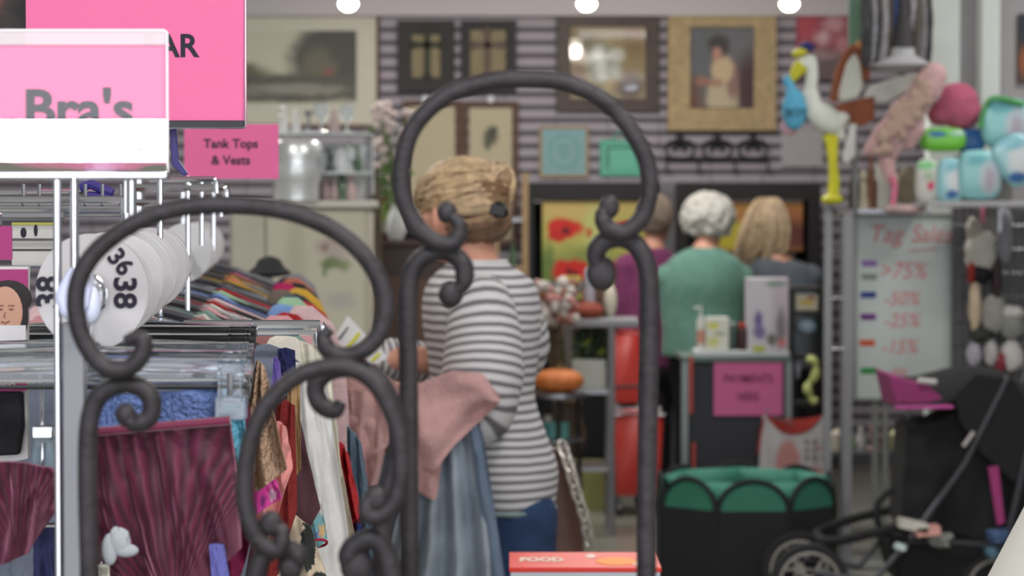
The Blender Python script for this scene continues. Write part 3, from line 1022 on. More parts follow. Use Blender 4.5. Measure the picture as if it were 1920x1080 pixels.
# small things on the shelf
c = P(1100, 600, YT)
MB().ell((c.x, YT + 0.1, ztop + 0.036), (0.085, 0.08, 0.045), 18, 10, lump=0.1).build('rust_basket', mat('rust', (128, 58, 42), rough=0.8, var=0.2, bump=0.6), label='rounded rust coloured basket on the grey metal shelf', cat='basket')
c = P(1110, 600, YT)
MB().box((c.x, YT + 0.24, ztop + 0.115), (0.05, 0.03, 0.23)).build('white_candle', mat('pale_lilac', (172, 170, 180), rough=0.6), label='tall pale block behind the rust basket', cat='candle', bevel=0.004)
MB().box((P(1098, 600, YT).x, YT + 0.25, ztop + 0.1), (0.016, 0.02, 0.2)).build('red_stick', mat('brick', (160, 66, 52), rough=0.6), label='thin red upright stick left of pale block', cat='stick')
c = P(1148, 600, YT)
MB().ell((c.x, YT + 0.2, ztop + 0.08), (0.03, 0.02, 0.075), 14, 10).build('ivory_vase', mat('ivory', (196, 190, 172), rough=0.4), label='ivory oval vase next to purple sleeve', cat='vase')
MB().lathe((P(1130, 600, YT).x, YT + 0.24, ztop), [(0.03, 0), (0.034, 0.2), (0.02, 0.24), (0.02, 0.26)], 14).build('brown_jug', BROWN, label='brown jug standing between pale block and ivory vase', cat='jug')
# flower arrangement (pink and white, trailing)
c = P(1060, 560, YT - 0.2)
t = thing('bouquet', 'loose bouquet of pale pink and white blossoms beside striped elbow', 'flowers', (c.x, YT - 0.05, 0.55))
pk, wh, gr = MB(), MB(), MB()
for k in range(70):
    x, y = R_.uniform(985, 1085), R_.uniform(525, 615)
    q = P(x, y, YT + R_.uniform(-0.2, 0.0))
    m_ = R_.choice((pk, wh, wh, gr))
    m_.ell(q, R_.uniform(0.013, 0.03), 8, 6, lump=0.3)
pk.build('pink_blossoms', mat('dusty_pink', (176, 122, 118), rough=0.8, var=0.15), t)
wh.build('white_blossoms', mat('off_white_petal', (192, 184, 178), rough=0.8, var=0.1), t)
gr.build('brown_seed_heads', mat('seed', (128, 86, 66), rough=0.8, var=0.2), t)
stx = MB()
for k in range(9):
    q = P(1000 + 9 * k, 600, YT - 0.1)
    stx.tube(spline([q, (c.x + 0.01 * k - 0.05, YT - 0.1, 0.75), (c.x + 0.004 * k, YT - 0.1, 0.56)], 4), 0.004, 5)
stx.build('stems', mat('stem_brown', (98, 82, 60), rough=0.8), t)
MB().lathe((c.x + 0.01, YT - 0.1, 0.40), [(0.07, 0), (0.09, 0.08), (0.06, 0.2), (0.07, 0.24)], 18).build('urn', mat('urn_brown', (84, 66, 52), rough=0.6), t)
# bowl on glass pedestal
c = P(1062, 545, YT + 0.1)
MB().lathe((c.x, YT + 0.12, ztop), [(0.05, 0), (0.05, 0.01), (0.012, 0.03), (0.012, 0.07), (0.09, 0.14), (0.1, 0.17), (0.096, 0.172), (0.08, 0.145), (0.0, 0.09)], 24).build('glass_bowl', GLASS, label='clear footed glass bowl under the lower poppy', cat='bowl')
MB().box((P(1072, 525, YT).x, YT + 0.12, ztop + 0.185), (0.09, 0.05, 0.025)).build('yellow_box', mat('lemon', (192, 182, 92), rough=0.6), label='small yellow packet lying on the footed glass bowl', cat='box')
# foliage plants under the shelf
zsh = P(1100, 735, YT).z + 0.01
t = thing('potted_plant', 'dark green leafy plant in pot on lower tier of the grey metal shelf', 'plant', (P(1105, 700, YT).x, YT + 0.15, zsh))
cx_ = P(1105, 700, YT).x
MB().lathe((cx_, YT + 0.2, zsh), [(0.05, 0), (0.065, 0.09), (0.07, 0.1)], 16).build('pot', DARKWOOD, t)
for nm, cc, n in (('leaves', (50, 62, 42), 150), ('light_leaves', (112, 126, 44), 26)):
    m_ = MB()
    for k in range(n):
        q = Vector((cx_ + R_.gauss(0, 0.06), YT + 0.2 + R_.gauss(0, 0.04), zsh + 0.11 + abs(R_.gauss(0.06, 0.05))))
        q.x = min(max(q.x, cx_ - 0.13), cx_ + 0.1)
        q.z = min(q.z, A.z - 0.05)
        m_.ell(q, (0.03, 0.006, 0.014), 8, 5, R=Matrix.Rotation(R_.uniform(-1.5, 1.5), 3, 'Y') @ Matrix.Rotation(R_.uniform(-1, 1), 3, 'X'))
    m_.build(nm, mat('plant_' + nm, cc, rough=0.5, var=0.25), t)
a, b = P(1073, 710, YT), P(1136, 655, YT)
MB().box(((a.x + b.x) / 2, YT + 0.06, zsh + (b.z - a.z) / 2), (b.x - a.x, 0.08, b.z - a.z)).build('white_box', mat('box_white', (188, 190, 182), rough=0.6), label='plain off white box in front of dark plant', cat='box', bevel=0.003)
# wooden stand with the orange pumpkin
YU = 10.9
c = P(1047, 735, YU)
t = thing('plant_stand', 'dark metal plant stand under the orange pumpkin', 'stand', (c.x, YU, 0))
MB().lathe((c.x, YU, c.z - 0.02), [(0.02, 0), (0.13, 0), (0.13, 0.018), (0.02, 0.018)], 24).build('top', STEEL, t)
for k in range(3):
    an = k * 2.1 + 0.5
    MB().tube([(c.x + 0.1 * math.cos(an), YU + 0.1 * math.sin(an), c.z - 0.02), (c.x + 0.12 * math.cos(an), YU + 0.12 * math.sin(an), 0.0)], 0.011, 8).build('leg', BLACK, t)
for z_ in (P(1047, 822, YU).z, P(1047, 900, YU).z):
    MB().lathe((c.x, YU, z_ - 0.012), [(0.02, 0), (0.115, 0), (0.115, 0.01), (0.02, 0.01)], 24).build('shelf', STEEL, t)
pm = MB()
vs, fs = [], []
for i in range(15):
    th = PI * i / 14
    for k in range(60):
        an = 2 * PI * k / 60
        r = 0.115 * (math.sin(th) ** 0.75 if i not in (0, 14) else 0.02) * (0.93 + 0.07 * abs(math.cos(an * 4.5)))
        vs.append((c.x + r * math.cos(an), YU + r * math.sin(an), c.z + 0.05 - 0.054 * math.cos(th)))
for i in range(14):
    for k in range(60):
        fs.append((i * 60 + k, i * 60 + (k + 1) % 60, (i + 1) * 60 + (k + 1) % 60, (i + 1) * 60 + k))
t = thing('pumpkin', 'squat orange pumpkin on the dark metal plant stand', 'pumpkin', (c.x, YU, c.z))
pm.add(vs, fs).build('body', mat('pumpkin_orange', (190, 108, 52), rough=0.6, var=0.12), t)
MB().tube([(c.x, YU, c.z + 0.095), (c.x + 0.005, YU, c.z + 0.115), (c.x + 0.015, YU, c.z + 0.125)], [0.014, 0.009, 0.007], 8).build('stem', mat('stem_tan', (110, 92, 56), rough=0.8), t)
for k, (x, y, cc, lab, wd) in enumerate(((1046, 822, (92, 148, 146), 'teal tin on the plant stand shelf under the pumpkin', 0.05), (1018, 822, (64, 110, 112), 'dark teal tin at the left of the plant stand shelf', 0.03), (1045, 900, (128, 128, 130), 'grey tin on lowest plant stand shelf', 0.055))):
    q = P(x, y, YU)
    MB().lathe((q.x, YU - 0.02, q.z), [(wd * 0.9, 0), (wd, 0.004), (wd, 0.06), (wd * 1.03, 0.065), (wd * 1.03, 0.075), (wd * 0.5, 0.078)], 18).build('tin', mat('tin_%d' % k, cc, rough=0.4, var=0.1), label=lab, cat='tin')
q = P(1028, 760, YU)
MB().lathe((q.x, YU + 0.03, P(1047, 822, YU).z + 0.001), [(0.025, 0), (0.03, 0.05), (0.015, 0.08), (0.02, 0.1)], 12).build('small_jug', mat('jug_pale', (176, 170, 164), rough=0.4), label='small pale jug on the shelf just below the pumpkin', cat='jug')

# red shopping carts between the wire shelf and the arch leg
REDP = mat('red_plastic', (168, 44, 36), rough=0.45, var=0.06)
YV = 11.9
for k, (x0, x1, y0, y1, dy, lab) in enumerate(((1152, 1205, 625, 756, 0.35, 'tall red plastic bin partly behind purple sleeve'), (1152, 1243, 775, 930, 0.0, 'lower red plastic shopping basket cart behind the iron leg'))):
    A, B = P(x0, y1, YV + dy), P(x1, y0, YV + dy)
    w, h = B.x - A.x, B.z - A.z
    cx_ = (A.x + B.x) / 2
    t = thing('shopping_cart', lab, 'cart', (cx_, YV + dy + 0.12, 0))
    m_ = MB()
    y0_, y1_ = YV + dy, YV + dy + 0.26
    q = 0.88
    vs = [(cx_ - w / 2 * q, y0_ + 0.02, A.z), (cx_ + w / 2 * q, y0_ + 0.02, A.z), (cx_ + w / 2 * q, y1_ - 0.02, A.z), (cx_ - w / 2 * q, y1_ - 0.02, A.z),
          (cx_ - w / 2, y0_, B.z), (cx_ + w / 2, y0_, B.z), (cx_ + w / 2, y1_, B.z), (cx_ - w / 2, y1_, B.z)]
    m_.add(vs, [(3, 2, 1, 0), (0, 1, 5, 4), (1, 2, 6, 5), (2, 3, 7, 6), (3, 0, 4, 7)])
    o = m_.build('basket', REDP, t)
    sd = o.modifiers.new('s', 'SOLIDIFY')
    sd.thickness = 0.006
    MB().tube([(cx_ - w / 2, y0_, B.z), (cx_ + w / 2, y0_, B.z), (cx_ + w / 2, y1_, B.z), (cx_ - w / 2, y1_, B.z)], 0.012, 8, closed=True).build('rim', WHITEPL if k else REDP, t)
    for sx in (-1, 1):
        for yy2 in (y0_ + 0.03, y1_ - 0.03):
            g = MB().tube([(cx_ + sx * w * 0.4, yy2, A.z), (cx_ + sx * w * 0.4, yy2, 0.05)], 0.009, 8).build('leg', STEEL if k else GREYMETAL, t)
            MB().lathe((cx_ + sx * w * 0.4, yy2, 0.031), [(0.006, -0.012), (0.03, -0.012), (0.03, 0.012), (0.006, 0.012)], 14, 'X').build('wheel', BLACKPL, g)
    if k == 1:
        MB().tube(spline([(cx_ - w / 2, y0_, B.z), (cx_ - w / 2 - 0.02, y0_ - 0.03, B.z + 0.12), (cx_ + w / 2 - 0.04, y0_ - 0.03, B.z + 0.12), (cx_ + w / 2, y0_, B.z)], 5), 0.009, 8).build('handle', BLACKPL, t)
# folded chair legs and low things on floor behind
c = P(1085, 870, 12.2)
MB().box((c.x, 12.25, 0.12), (0.26, 0.2, 0.24)).build('olive_box', mat('olive', (118, 118, 70), rough=0.7, var=0.1), label='low olive green box on floor beneath the grey metal shelf', cat='box', bevel=0.004)

# ================================================================== PEOPLE


def strands(mb, c, R, starts, ends, n, r=0.006, lift=0.03, seed=1, seg=9, curl=0.0, R3=None):
    rg = random.Random(seed)
    c = Vector(c)
    for k in range(n):
        s = Vector(starts(rg)).normalized()
        e = Vector(ends(rg)).normalized()
        lf = rg.uniform(-0.3, 1) * lift
        pts, rr = [], []
        for i in range(seg + 1):
            t = i / seg
            d = (s * (1 - t) + e * t)
            if d.length < 1e-3:
                d = Vector((0, 0, 1))
            d.normalize()
            q = Vector((d.x * R[0], d.y * R[1], d.z * R[2])) * (1 + lf * math.sin(PI * t) + 0.02)
            q += Vector((noise.noise(q * 20 + c), noise.noise(q * 20 + Vector((9, 0, 0))), 0)) * curl
            if R3:
                q = R3 @ q
            pts.append(c + q)
            rr.append(r * (0.45 + 0.75 * math.sin(PI * min(max(t, 0.08), 0.92))))
        mb.tube(pts, rr, 5)


def head_parts(mb, c, s, yaw, pitch=0.0):
    """skull, jaw, nose, ears, lips for a head centred at c; faces +x before yaw"""
    R = Matrix.Rotation(yaw, 3, 'Z') @ Matrix.Rotation(pitch, 3, 'Y')
    c = Vector(c)

    def q(x, y, z):
        return c + R @ (Vector((x, y, z)) * s)
    mb.ell(q(-0.01, 0, 0.02), (0.098 * s, 0.078 * s, 0.105 * s), 20, 14, R=R)
    mb.ell(q(0.025, 0, -0.045), (0.066 * s, 0.060 * s, 0.072 * s), 16, 12, R=R)
    mb.ell(q(0.062, 0, -0.092), (0.022 * s, 0.026 * s, 0.02 * s), 10, 8, R=R)
    mb.cap(q(0.088, 0, 0.018), q(0.108, 0, -0.022), 0.009 * s, 0.014 * s, 8)
    mb.ell(q(0.086, 0, 0.028), (0.012 * s, 0.055 * s, 0.01 * s), 12, 8, R=R)
    mb.ell(q(0.090, 0, -0.055), (0.010 * s, 0.024 * s, 0.008 * s), 10, 8, R=R)
    mb.ell(q(0.088, 0, -0.066), (0.010 * s, 0.020 * s, 0.008 * s), 10, 8, R=R)
    for sy in (-1, 1):
        mb.ell(q(0.055, sy * 0.045, -0.02), (0.03 * s, 0.025 * s, 0.025 * s), 10, 8, R=R)
        mb.ell(q(0.0, sy * 0.078, -0.012), (0.018 * s, 0.009 * s, 0.033 * s), 12, 10, R=R @ Matrix.Rotation(-0.2, 3, 'Y'))
        mb.ell(q(0.008, sy * 0.078, -0.038), (0.009 * s, 0.007 * s, 0.012 * s), 8, 6, R=R)
    return q, R


def face_details(q, R, s, t):
    for sy in (-1, 1):
        e = MB().ell(q(0.079, sy * 0.03, 0.008), (0.010 * s, 0.012 * s, 0.009 * s), 10, 8).build('eye', mat('eye_white', (220, 218, 214), rough=0.2), t)
        MB().ell(q(0.087, sy * 0.03, 0.008), (0.004 * s, 0.005 * s, 0.005 * s), 8, 6).build('iris', mat('iris_brown', (60, 44, 34), rough=0.2), e)
        MB().tube([q(0.092, sy * 0.015, 0.034), q(0.092, sy * 0.032, 0.04), q(0.078, sy * 0.05, 0.034)], 0.003 * s, 6).build('eyebrow', mat('brow', (120, 92, 64), rough=0.8), t)
    MB().tube([q(0.092, -0.02, -0.06), q(0.101, 0, -0.059), q(0.092, 0.02, -0.06)], [0.003 * s, 0.005 * s, 0.003 * s], 6).build('lips', mat('lip', (176, 100, 96), rough=0.5), t)


def hand(mb, w, d, up, s=1.0, curl=0.6):
    """palm and five bent fingers from wrist w, pointing along d; up = back of the hand"""
    d = Vector(d).normalized()
    up = Vector(up)
    up = (up - d * up.dot(d)).normalized()
    sd = d.cross(up)
    w = Vector(w)
    for k in range(4):
        o = sd * (0.03 - 0.02 * k) * s
        mb.cap(w + o * 0.5, w + d * 0.085 * s + o, 0.017 * s, 0.012 * s, 8, 3)
        L = (0.040, 0.046, 0.043, 0.034)[k] * s
        b = w + d * 0.088 * s + o * 1.05
        a1 = curl * 0.7
        p1 = b + (d * math.cos(a1) - up * math.sin(a1)) * L
        a2 = curl * 1.6
        p2 = p1 + (d * math.cos(a2) - up * math.sin(a2)) * L * 0.65
        a3 = curl * 2.3
        p3 = p2 + (d * math.cos(a3) - up * math.sin(a3)) * L * 0.5
        mb.cap(b, p1, 0.0095 * s, 0.0088 * s, 8, 2).cap(p1, p2, 0.0088 * s, 0.008 * s, 8, 2).cap(p2, p3, 0.008 * s, 0.007 * s, 8, 2)
    b = w + d * 0.02 * s + sd * 0.024 * s
    p1 = b + (d * 0.6 + sd * 0.75 - up * 0.25).normalized() * 0.045 * s
    p2 = p1 + (d * 0.9 + sd * 0.25 - up * 0.4).normalized() * 0.034 * s
    mb.cap(b, p1, 0.014 * s, 0.010 * s, 8, 2).cap(p1, p2, 0.010 * s, 0.008 * s, 8, 2)


def loft(mb, secs, n=28, sub=5, uv0=0.0, power=1.0):
    """body of elliptical sections (centre, rx, ry[, tilt vector]) joined smoothly; uv v = length in metres"""
    cs = spline([s[0] for s in secs], sub)
    rx = spline([(s[1], s[2], 0) for s in secs], sub)
    vs, fs, uvs = [], [], []
    ln = uv0
    N = len(cs)
    for i in range(N):
        if i:
            ln += (cs[i] - cs[i - 1]).length
        for k in range(n):
            a = 2 * PI * k / n
            vs.append(cs[i] + Vector((math.cos(a) * rx[i].x, math.sin(a) * rx[i].y, 0)))
            uvs.append((k / n, ln))
    for i in range(N - 1):
        for k in range(n):
            k2 = (k + 1) % n
            fs.append((i * n + k, (i + 1) * n + k, (i + 1) * n + k2, i * n + k2))
    fs.append(tuple(range(n)))
    fs.append(tuple((N - 1) * n + k for k in range(n - 1, -1, -1)))
    return mb.add(vs, fs, uvs)


# ---------- person in striped shirt
Y = 5.6
K = Y / F
t = thing('person', 'person in grey and white striped shirt, hair clipped up, holding pink and denim garments', 'person', (P(930, 1080, Y).x, Y, 0))


def w_(px, py, dy=0.0):
    p = P(px, py, Y)
    p.y += dy
    return p


b = MB()
hc = w_(860, 406)
q, RH = head_parts(b, hc, 0.94, PI - 0.6, 0.0)      # faces left and slightly away
b.cap(w_(880, 440), w_(893, 520), 0.052, 0.062, 14)
b.ell(w_(819, 408, -0.082), (0.014, 0.012, 0.030), 12, 10).ell(w_(822, 428, -0.078), (0.009, 0.009, 0.012), 8, 6)
b.ell(w_(815, 422, -0.04), (0.034, 0.036, 0.042), 14, 10)
b.ell(w_(900, 575), (0.115, 0.09, 0.06), 16, 10)
b.cap(w_(905, 640), w_(918, 760), 0.105, 0.105, 16)
b.cap(w_(918, 760), w_(940, 920), 0.105, 0.105, 16)
b.ell(w_(952, 930), (0.10, 0.13, 0.11), 16, 10)
hipL, hipR = w_(968, 990, -0.06), w_(945, 990, 0.07)
kneeL, kneeR = Vector((hipL.x + 0.01, Y - 0.08, 0.47)), Vector((hipR.x - 0.08, Y + 0.06, 0.48))
ankL, ankR = Vector((hipL.x + 0.04, Y - 0.08, 0.09)), Vector((hipR.x - 0.1, Y + 0.07, 0.09))
for h_, k_, a_ in ((hipL, kneeL, ankL), (hipR, kneeR, ankR)):
    b.cap(h_, k_, 0.082, 0.055, 12)
    b.cap(k_, a_, 0.054, 0.036, 12)
    b.cap(a_ - Vector((-0.02, 0, 0.04)), a_ - Vector((0.15, 0, 0.055)), 0.035, 0.028, 10)
# near (left) arm: upper arm down, forearm forward to the left; far arm forward
shN, elN, wrN = w_(905, 572, -0.13), w_(903, 745, -0.20), w_(690, 722, -0.22)
shF, elF, wrF = w_(945, 575, 0.11), w_(975, 690, 0.15), w_(680, 672, 0.03)
for s_, e_, r_ in ((shN, elN, wrN), (shF, elF, wrF)):
    b.cap(s_, e_, 0.056, 0.045, 12)
    b.cap(e_, r_, 0.043, 0.028, 12)
hand(b, wrN, Vector((-1, 0, -0.2)), Vector((0, 0, 1)), 1.0, 0.7)
hand(b, wrF, Vector((-1, -0.2, 0.2)), Vector((0, 0, 1)), 1.0, 0.8)
b.build('body', SKIN, t, remesh=0.008)
face_details(q, RH, 0.94, t)
# glasses
g = MB()
for sy in (-1, 1):
    g.tube([q(0.098, sy * 0.032 + 0.022 * math.cos(a), 0.008 + 0.017 * math.sin(a)) for a in [2 * PI * i / 14 for i in range(14)]], 0.0016, 6, closed=True)
    g.tube([q(0.10, sy * 0.056, 0.012), q(0.05, sy * 0.075, 0.010), q(0.0, sy * 0.086, 0.006)], 0.0018, 6)
g.tube([q(0.106, -0.010, 0.012), q(0.108, 0.0, 0.014), q(0.106, 0.010, 0.012)], 0.0016, 6)
g.build('glasses', mat('glasses_dark', (50, 44, 46), rough=0.3), t)
# hair: cap volume plus swept strands up to a clip at the back
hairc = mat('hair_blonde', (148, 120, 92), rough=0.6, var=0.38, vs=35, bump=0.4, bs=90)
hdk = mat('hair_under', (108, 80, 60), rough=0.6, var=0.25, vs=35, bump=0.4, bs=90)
h = MB()
h.ell(w_(868, 368, 0.0), (0.104, 0.092, 0.084), 22, 14, lump=0.10, lf=4)
h.ell(w_(915, 345, 0.0), (0.060, 0.075, 0.050), 18, 12, lump=0.15)
h.ell(w_(938, 348, -0.01), (0.034, 0.052, 0.056), 16, 12, lump=0.3)
h.ell(w_(896, 405, 0.0), (0.075, 0.084, 0.06), 18, 12)
h.build('hair_cap', hairc, t, remesh=0.007)
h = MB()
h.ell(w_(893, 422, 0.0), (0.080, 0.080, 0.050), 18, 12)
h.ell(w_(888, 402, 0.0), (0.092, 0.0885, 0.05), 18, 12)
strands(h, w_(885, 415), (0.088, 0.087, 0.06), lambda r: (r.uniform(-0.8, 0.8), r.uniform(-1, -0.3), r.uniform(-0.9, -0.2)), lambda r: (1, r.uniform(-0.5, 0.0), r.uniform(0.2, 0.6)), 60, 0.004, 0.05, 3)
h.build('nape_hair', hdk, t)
h = MB()
strands(h, w_(880, 398), (0.096, 0.091, 0.075), lambda r: (r.uniform(-0.7, 0.2), -1, r.uniform(-0.75, -0.35)), lambda r: (1, r.uniform(-0.7, -0.3), r.uniform(-0.05, 0.25)), 44, 0.0042, 0.07, 21, curl=0.008)
h.build('swept_hair', mat('hair_mid', (140, 112, 84), rough=0.6, var=0.3, vs=50), t)
h = MB()
strands(h, w_(871, 370), (0.108, 0.096, 0.084), lambda r: (r.uniform(-1, -0.6), r.uniform(-0.9, 0.3), r.uniform(-0.4, 0.6)), lambda r: (r.uniform(0.6, 0.95), r.uniform(-0.55, 0.1), r.uniform(0.15, 0.75)), 90, 0.0055, 0.10, 4, curl=0.008)
strands(h, w_(874, 378), (0.104, 0.098, 0.070), lambda r: (r.uniform(-0.9, -0.1), -1, r.uniform(-0.5, 0.1)), lambda r: (1, r.uniform(-0.5, -0.1), r.uniform(-0.1, 0.4)), 60, 0.0045, 0.06, 9, curl=0.006)
for k in range(14):   # loops and loose ends over the clip
    x0 = R_.uniform(895, 950)
    h.tube(spline([w_(x0 - 15, 350, -0.07), w_(x0, 318 + R_.uniform(-14, 6), -0.05 + R_.uniform(-0.02, 0.04)), w_(x0 + 14, 320 + R_.uniform(-12, 10), -0.03), w_(x0 + 18 + R_.uniform(-6, 8), 350, -0.04), w_(min(x0 + 15, 955), 380, -0.05)], 5), 0.0055, 5)
h.build('hair_strands', mat('hair_light', (186, 160, 126), rough=0.5, var=0.35, vs=50), t)
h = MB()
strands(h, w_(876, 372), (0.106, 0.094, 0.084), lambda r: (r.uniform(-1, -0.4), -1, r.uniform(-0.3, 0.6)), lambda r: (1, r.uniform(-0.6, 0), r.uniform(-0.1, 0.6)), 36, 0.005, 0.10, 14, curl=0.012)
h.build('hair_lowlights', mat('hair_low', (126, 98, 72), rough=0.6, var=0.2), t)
# claw clip
h = MB()
for k in range(5):
    h.tube(spline([w_(918, 382 + 6 * k, -0.075), w_(934, 380 + 6 * k, -0.088), w_(948, 388 + 4 * k, -0.07)], 4), 0.005, 6)
h.box(w_(934, 394, -0.085), (0.036, 0.018, 0.026), Matrix.Rotation(0.2, 3, 'Y')).ell(w_(945, 398, -0.075), (0.012, 0.012, 0.013), 10, 8)
h.build('hair_clip', BLACKPL, t, bevel=0.003)
# shirt: torso and sleeves, striped
shirt = stripes('striped_knit', (208, 206, 208), (112, 108, 114), 0.0205, duty=0.42, soft=0.16, bump=0.15)
S = MB()
loft(S, [(w_(895, 490), 0.066, 0.064), (w_(897, 504), 0.088, 0.085), (w_(901, 524), 0.118, 0.12), (w_(902, 552), 0.134, 0.155), (w_(903, 600), 0.138, 0.168), (w_(906, 660), 0.130, 0.160), (w_(906, 740), 0.120, 0.150),
         (w_(918, 800), 0.126, 0.152), (w_(940, 870), 0.130, 0.160), (w_(949, 915), 0.119, 0.160), (w_(952, 952), 0.108, 0.155)], n=36)
# near sleeve: wide to the elbow, then along forearm
S.tube(spline([w_(893, 545, -0.09), w_(904, 580, -0.135), w_(908, 650, -0.165), w_(905, 720, -0.19), w_(898, 765, -0.195), w_(850, 772, -0.20), w_(790, 756, -0.205), w_(735, 742, -0.21)], 6),
       [0.04, 0.05, 0.062, 0.07, 0.074, 0.076, 0.078, 0.08, 0.083, 0.086, 0.088, 0.089, 0.09, 0.091, 0.092, 0.092, 0.091, 0.090, 0.088, 0.086, 0.084, 0.082, 0.079, 0.076, 0.072, 0.068, 0.064, 0.060, 0.058, 0.056, 0.054, 0.052, 0.050, 0.049, 0.048, 0.047, 0.046, 0.046, 0.045, 0.045, 0.044, 0.044, 0.044][:43], 18)
# far sleeve
S.tube(spline([w_(940, 556, 0.08), w_(968, 600, 0.12), w_(982, 662, 0.15), w_(940, 702, 0.17), w_(820, 690, 0.14), w_(690, 672, 0.05)], 6), [0.05, 0.055, 0.06, 0.062, 0.064, 0.065, 0.065, 0.065, 0.064, 0.064, 0.063, 0.062, 0.061, 0.06, 0.06, 0.059, 0.058, 0.057, 0.056, 0.055, 0.054, 0.054, 0.053, 0.052, 0.05, 0.05, 0.05, 0.05, 0.05, 0.05, 0.05], 16)
S.build('shirt', shirt, t, ang=60)
# neckline binding and hem band
MB().tube([w_(895, 491) + Vector((0.067 * math.cos(a), 0.065 * math.sin(a), 0)) for a in [2 * PI * i / 28 for i in range(28)]], 0.006, 6, closed=True).build('neck_binding', cloth((206, 204, 206)), t)
MB().tube([w_(952, 950) + Vector((0.109 * math.cos(a), 0.156 * math.sin(a), 0)) for a in [2 * PI * i / 36 for i in range(36)]], 0.006, 6, closed=True).build('hem_band', cloth((128, 148, 148)), t)
# jeans
J = MB()
J.ell(w_(954, 955, 0), (0.102, 0.145, 0.09), 20, 12)
for h_, k_, a_ in ((hipL, kneeL, ankL), (hipR, kneeR, ankR)):
    J.cap(h_ + Vector((0, 0, 0.03)), k_, 0.098, 0.066, 14)
    J.cap(k_, a_ + Vector((0, 0, 0.02)), 0.064, 0.052, 14)
J.build('jeans', cloth((48, 66, 98), 'denim_dark', var=0.2), t, remesh=0.01)
for a_ in (ankL, ankR):
    MB().cap(a_ - Vector((-0.03, 0, 0.045)), a_ - Vector((0.17, 0, 0.05)), 0.042, 0.034, 12).build('shoe', mat('shoe_grey', (90, 90, 94), rough=0.6), t)
# brown bag with chain strap
c = w_(1040, 960, 0.20)
bag = thing('shoulder_bag', 'brown leather bag with silver chain hanging behind the jeans', 'bag', (c.x, c.y, c.z - 0.12))
m_ = MB()
rows = []
for i in range(12):
    s = i / 11
    row = []
    for k in range(24):
        an = 2 * PI * k / 24
        wd = 0.07 + 0.012 * s
        if s < 0.1:
            wd *= 0.7
        row.append((c.x - 0.005 * s + wd * math.cos(an) * (0.75 + 0.25 * s), c.y + 0.045 * math.sin(an) * (0.6 + 0.4 * s), w_(1040, 856, 0).z - s * 0.27))
    rows.append(row)
vs = [v for r in rows for v in r]
fs = [(i * 24 + k, (i + 1) * 24 + k, (i + 1) * 24 + (k + 1) % 24, i * 24 + (k + 1) % 24) for i in range(11) for k in range(24)]
fs += [tuple(range(24)), tuple(11 * 24 + k for k in range(23, -1, -1))]
m_.add(vs, fs).build('body', mat('brown_leather', (92, 62, 54), rough=0.5, var=0.15, bump=0.2), bag)
ch = MB()
cp = spline([w_(1058, 850, 0.15), w_(1070, 885, 0.135), w_(1082, 930, 0.13), w_(1098, 980, 0.13), w_(1108, 1030, 0.14)], 6)
L_ = 0
for i in range(0, len(cp) - 1, 2):
    a_, b_ = cp[i], cp[min(i + 2, len(cp) - 1)]
    d = (b_ - a_).normalized()
    cc_ = (a_ + b_) / 2
    sd = Vector((0, 1, 0)).cross(d) if (i // 2) % 2 == 0 else Vector((0.6, 0.8, 0)).cross(d)
    ch.tube([cc_ + d * math.cos(an) * 0.024 + sd.normalized() * math.sin(an) * 0.011 for an in [2 * PI * k / 12 for k in range(12)]], 0.0042, 6, closed=True)
ch.build('chain_strap', mat('chain_silver', (200, 192, 184), rough=0.3, metal=0.6), bag)
# pink sweater over the near arm
pk = cloth((200, 158, 156), 'pink_knit', bs=200, bump=0.5, sheen=0.3)
t = thing('pink_sweater', 'dusty pink knitted sweater draped over the striped sleeve', 'sweater', w_(790, 940, -0.25))
m_ = sheet([(610, 712), (640, 690), (700, 688), (735, 712), (765, 728), (800, 712), (850, 694), (905, 700), (938, 745)],
           [(640, 845), (640, 850), (700, 852), (735, 830), (765, 870), (815, 880), (850, 835), (905, 785), (936, 755)], Y - 0.30, amp=0.02, folds=2.6, th=0.012, seed=1.2, bulge=0.03, nx=60, ny=30)
m_.build('body', pk, t)
sheet([(742, 800), (790, 790), (838, 800)], [(762, 905), (785, 925), (818, 938)], Y - 0.33, amp=0.012, folds=1.5, th=0.014, seed=3, nx=20).build('sleeve', pk, t)
sheet([(655, 730), (700, 735), (740, 750)], [(676, 905), (692, 912), (708, 912)], Y - 0.34, amp=0.012, folds=1.5, th=0.014, seed=4, nx=20).build('sleeve', pk, t)
sheet([(585, 700), (620, 735), (640, 760)], [(610, 850), (640, 840), (668, 825)], Y - 0.28, amp=0.012, folds=1.2, th=0.012, seed=6, nx=20).build('hood', pk, t)
# blue grey denim garment
dn = cloth((164, 174, 186), 'washed_denim', var=0.2, vs=9, bump=0.4)
t = thing('denim_skirt', 'pale grey blue denim garment hanging under the pink sweater', 'garment', w_(850, 1080, -0.28))
sheet([(800, 800), (840, 790), (900, 790)], [(700, 1110), (820, 1118), (945, 1100)], Y - 0.27, amp=0.03, folds=4, th=0.01, seed=2.2, nx=60, ny=26).build('body', dn, t)
sheet([(880, 800), (893, 798), (905, 810)], [(915, 1095), (930, 1098), (948, 1095)], Y - 0.295, amp=0.008, folds=1, th=0.014, seed=2, nx=10).build('side_seam', cloth((110, 126, 146)), t)
sheet([(660, 850), (700, 850), (770, 850)], [(670, 1115), (700, 1118), (790, 1118)], Y - 0.24, amp=0.02, folds=2, th=0.01, seed=5, nx=30).build('lining', cloth((96, 102, 112)), t)
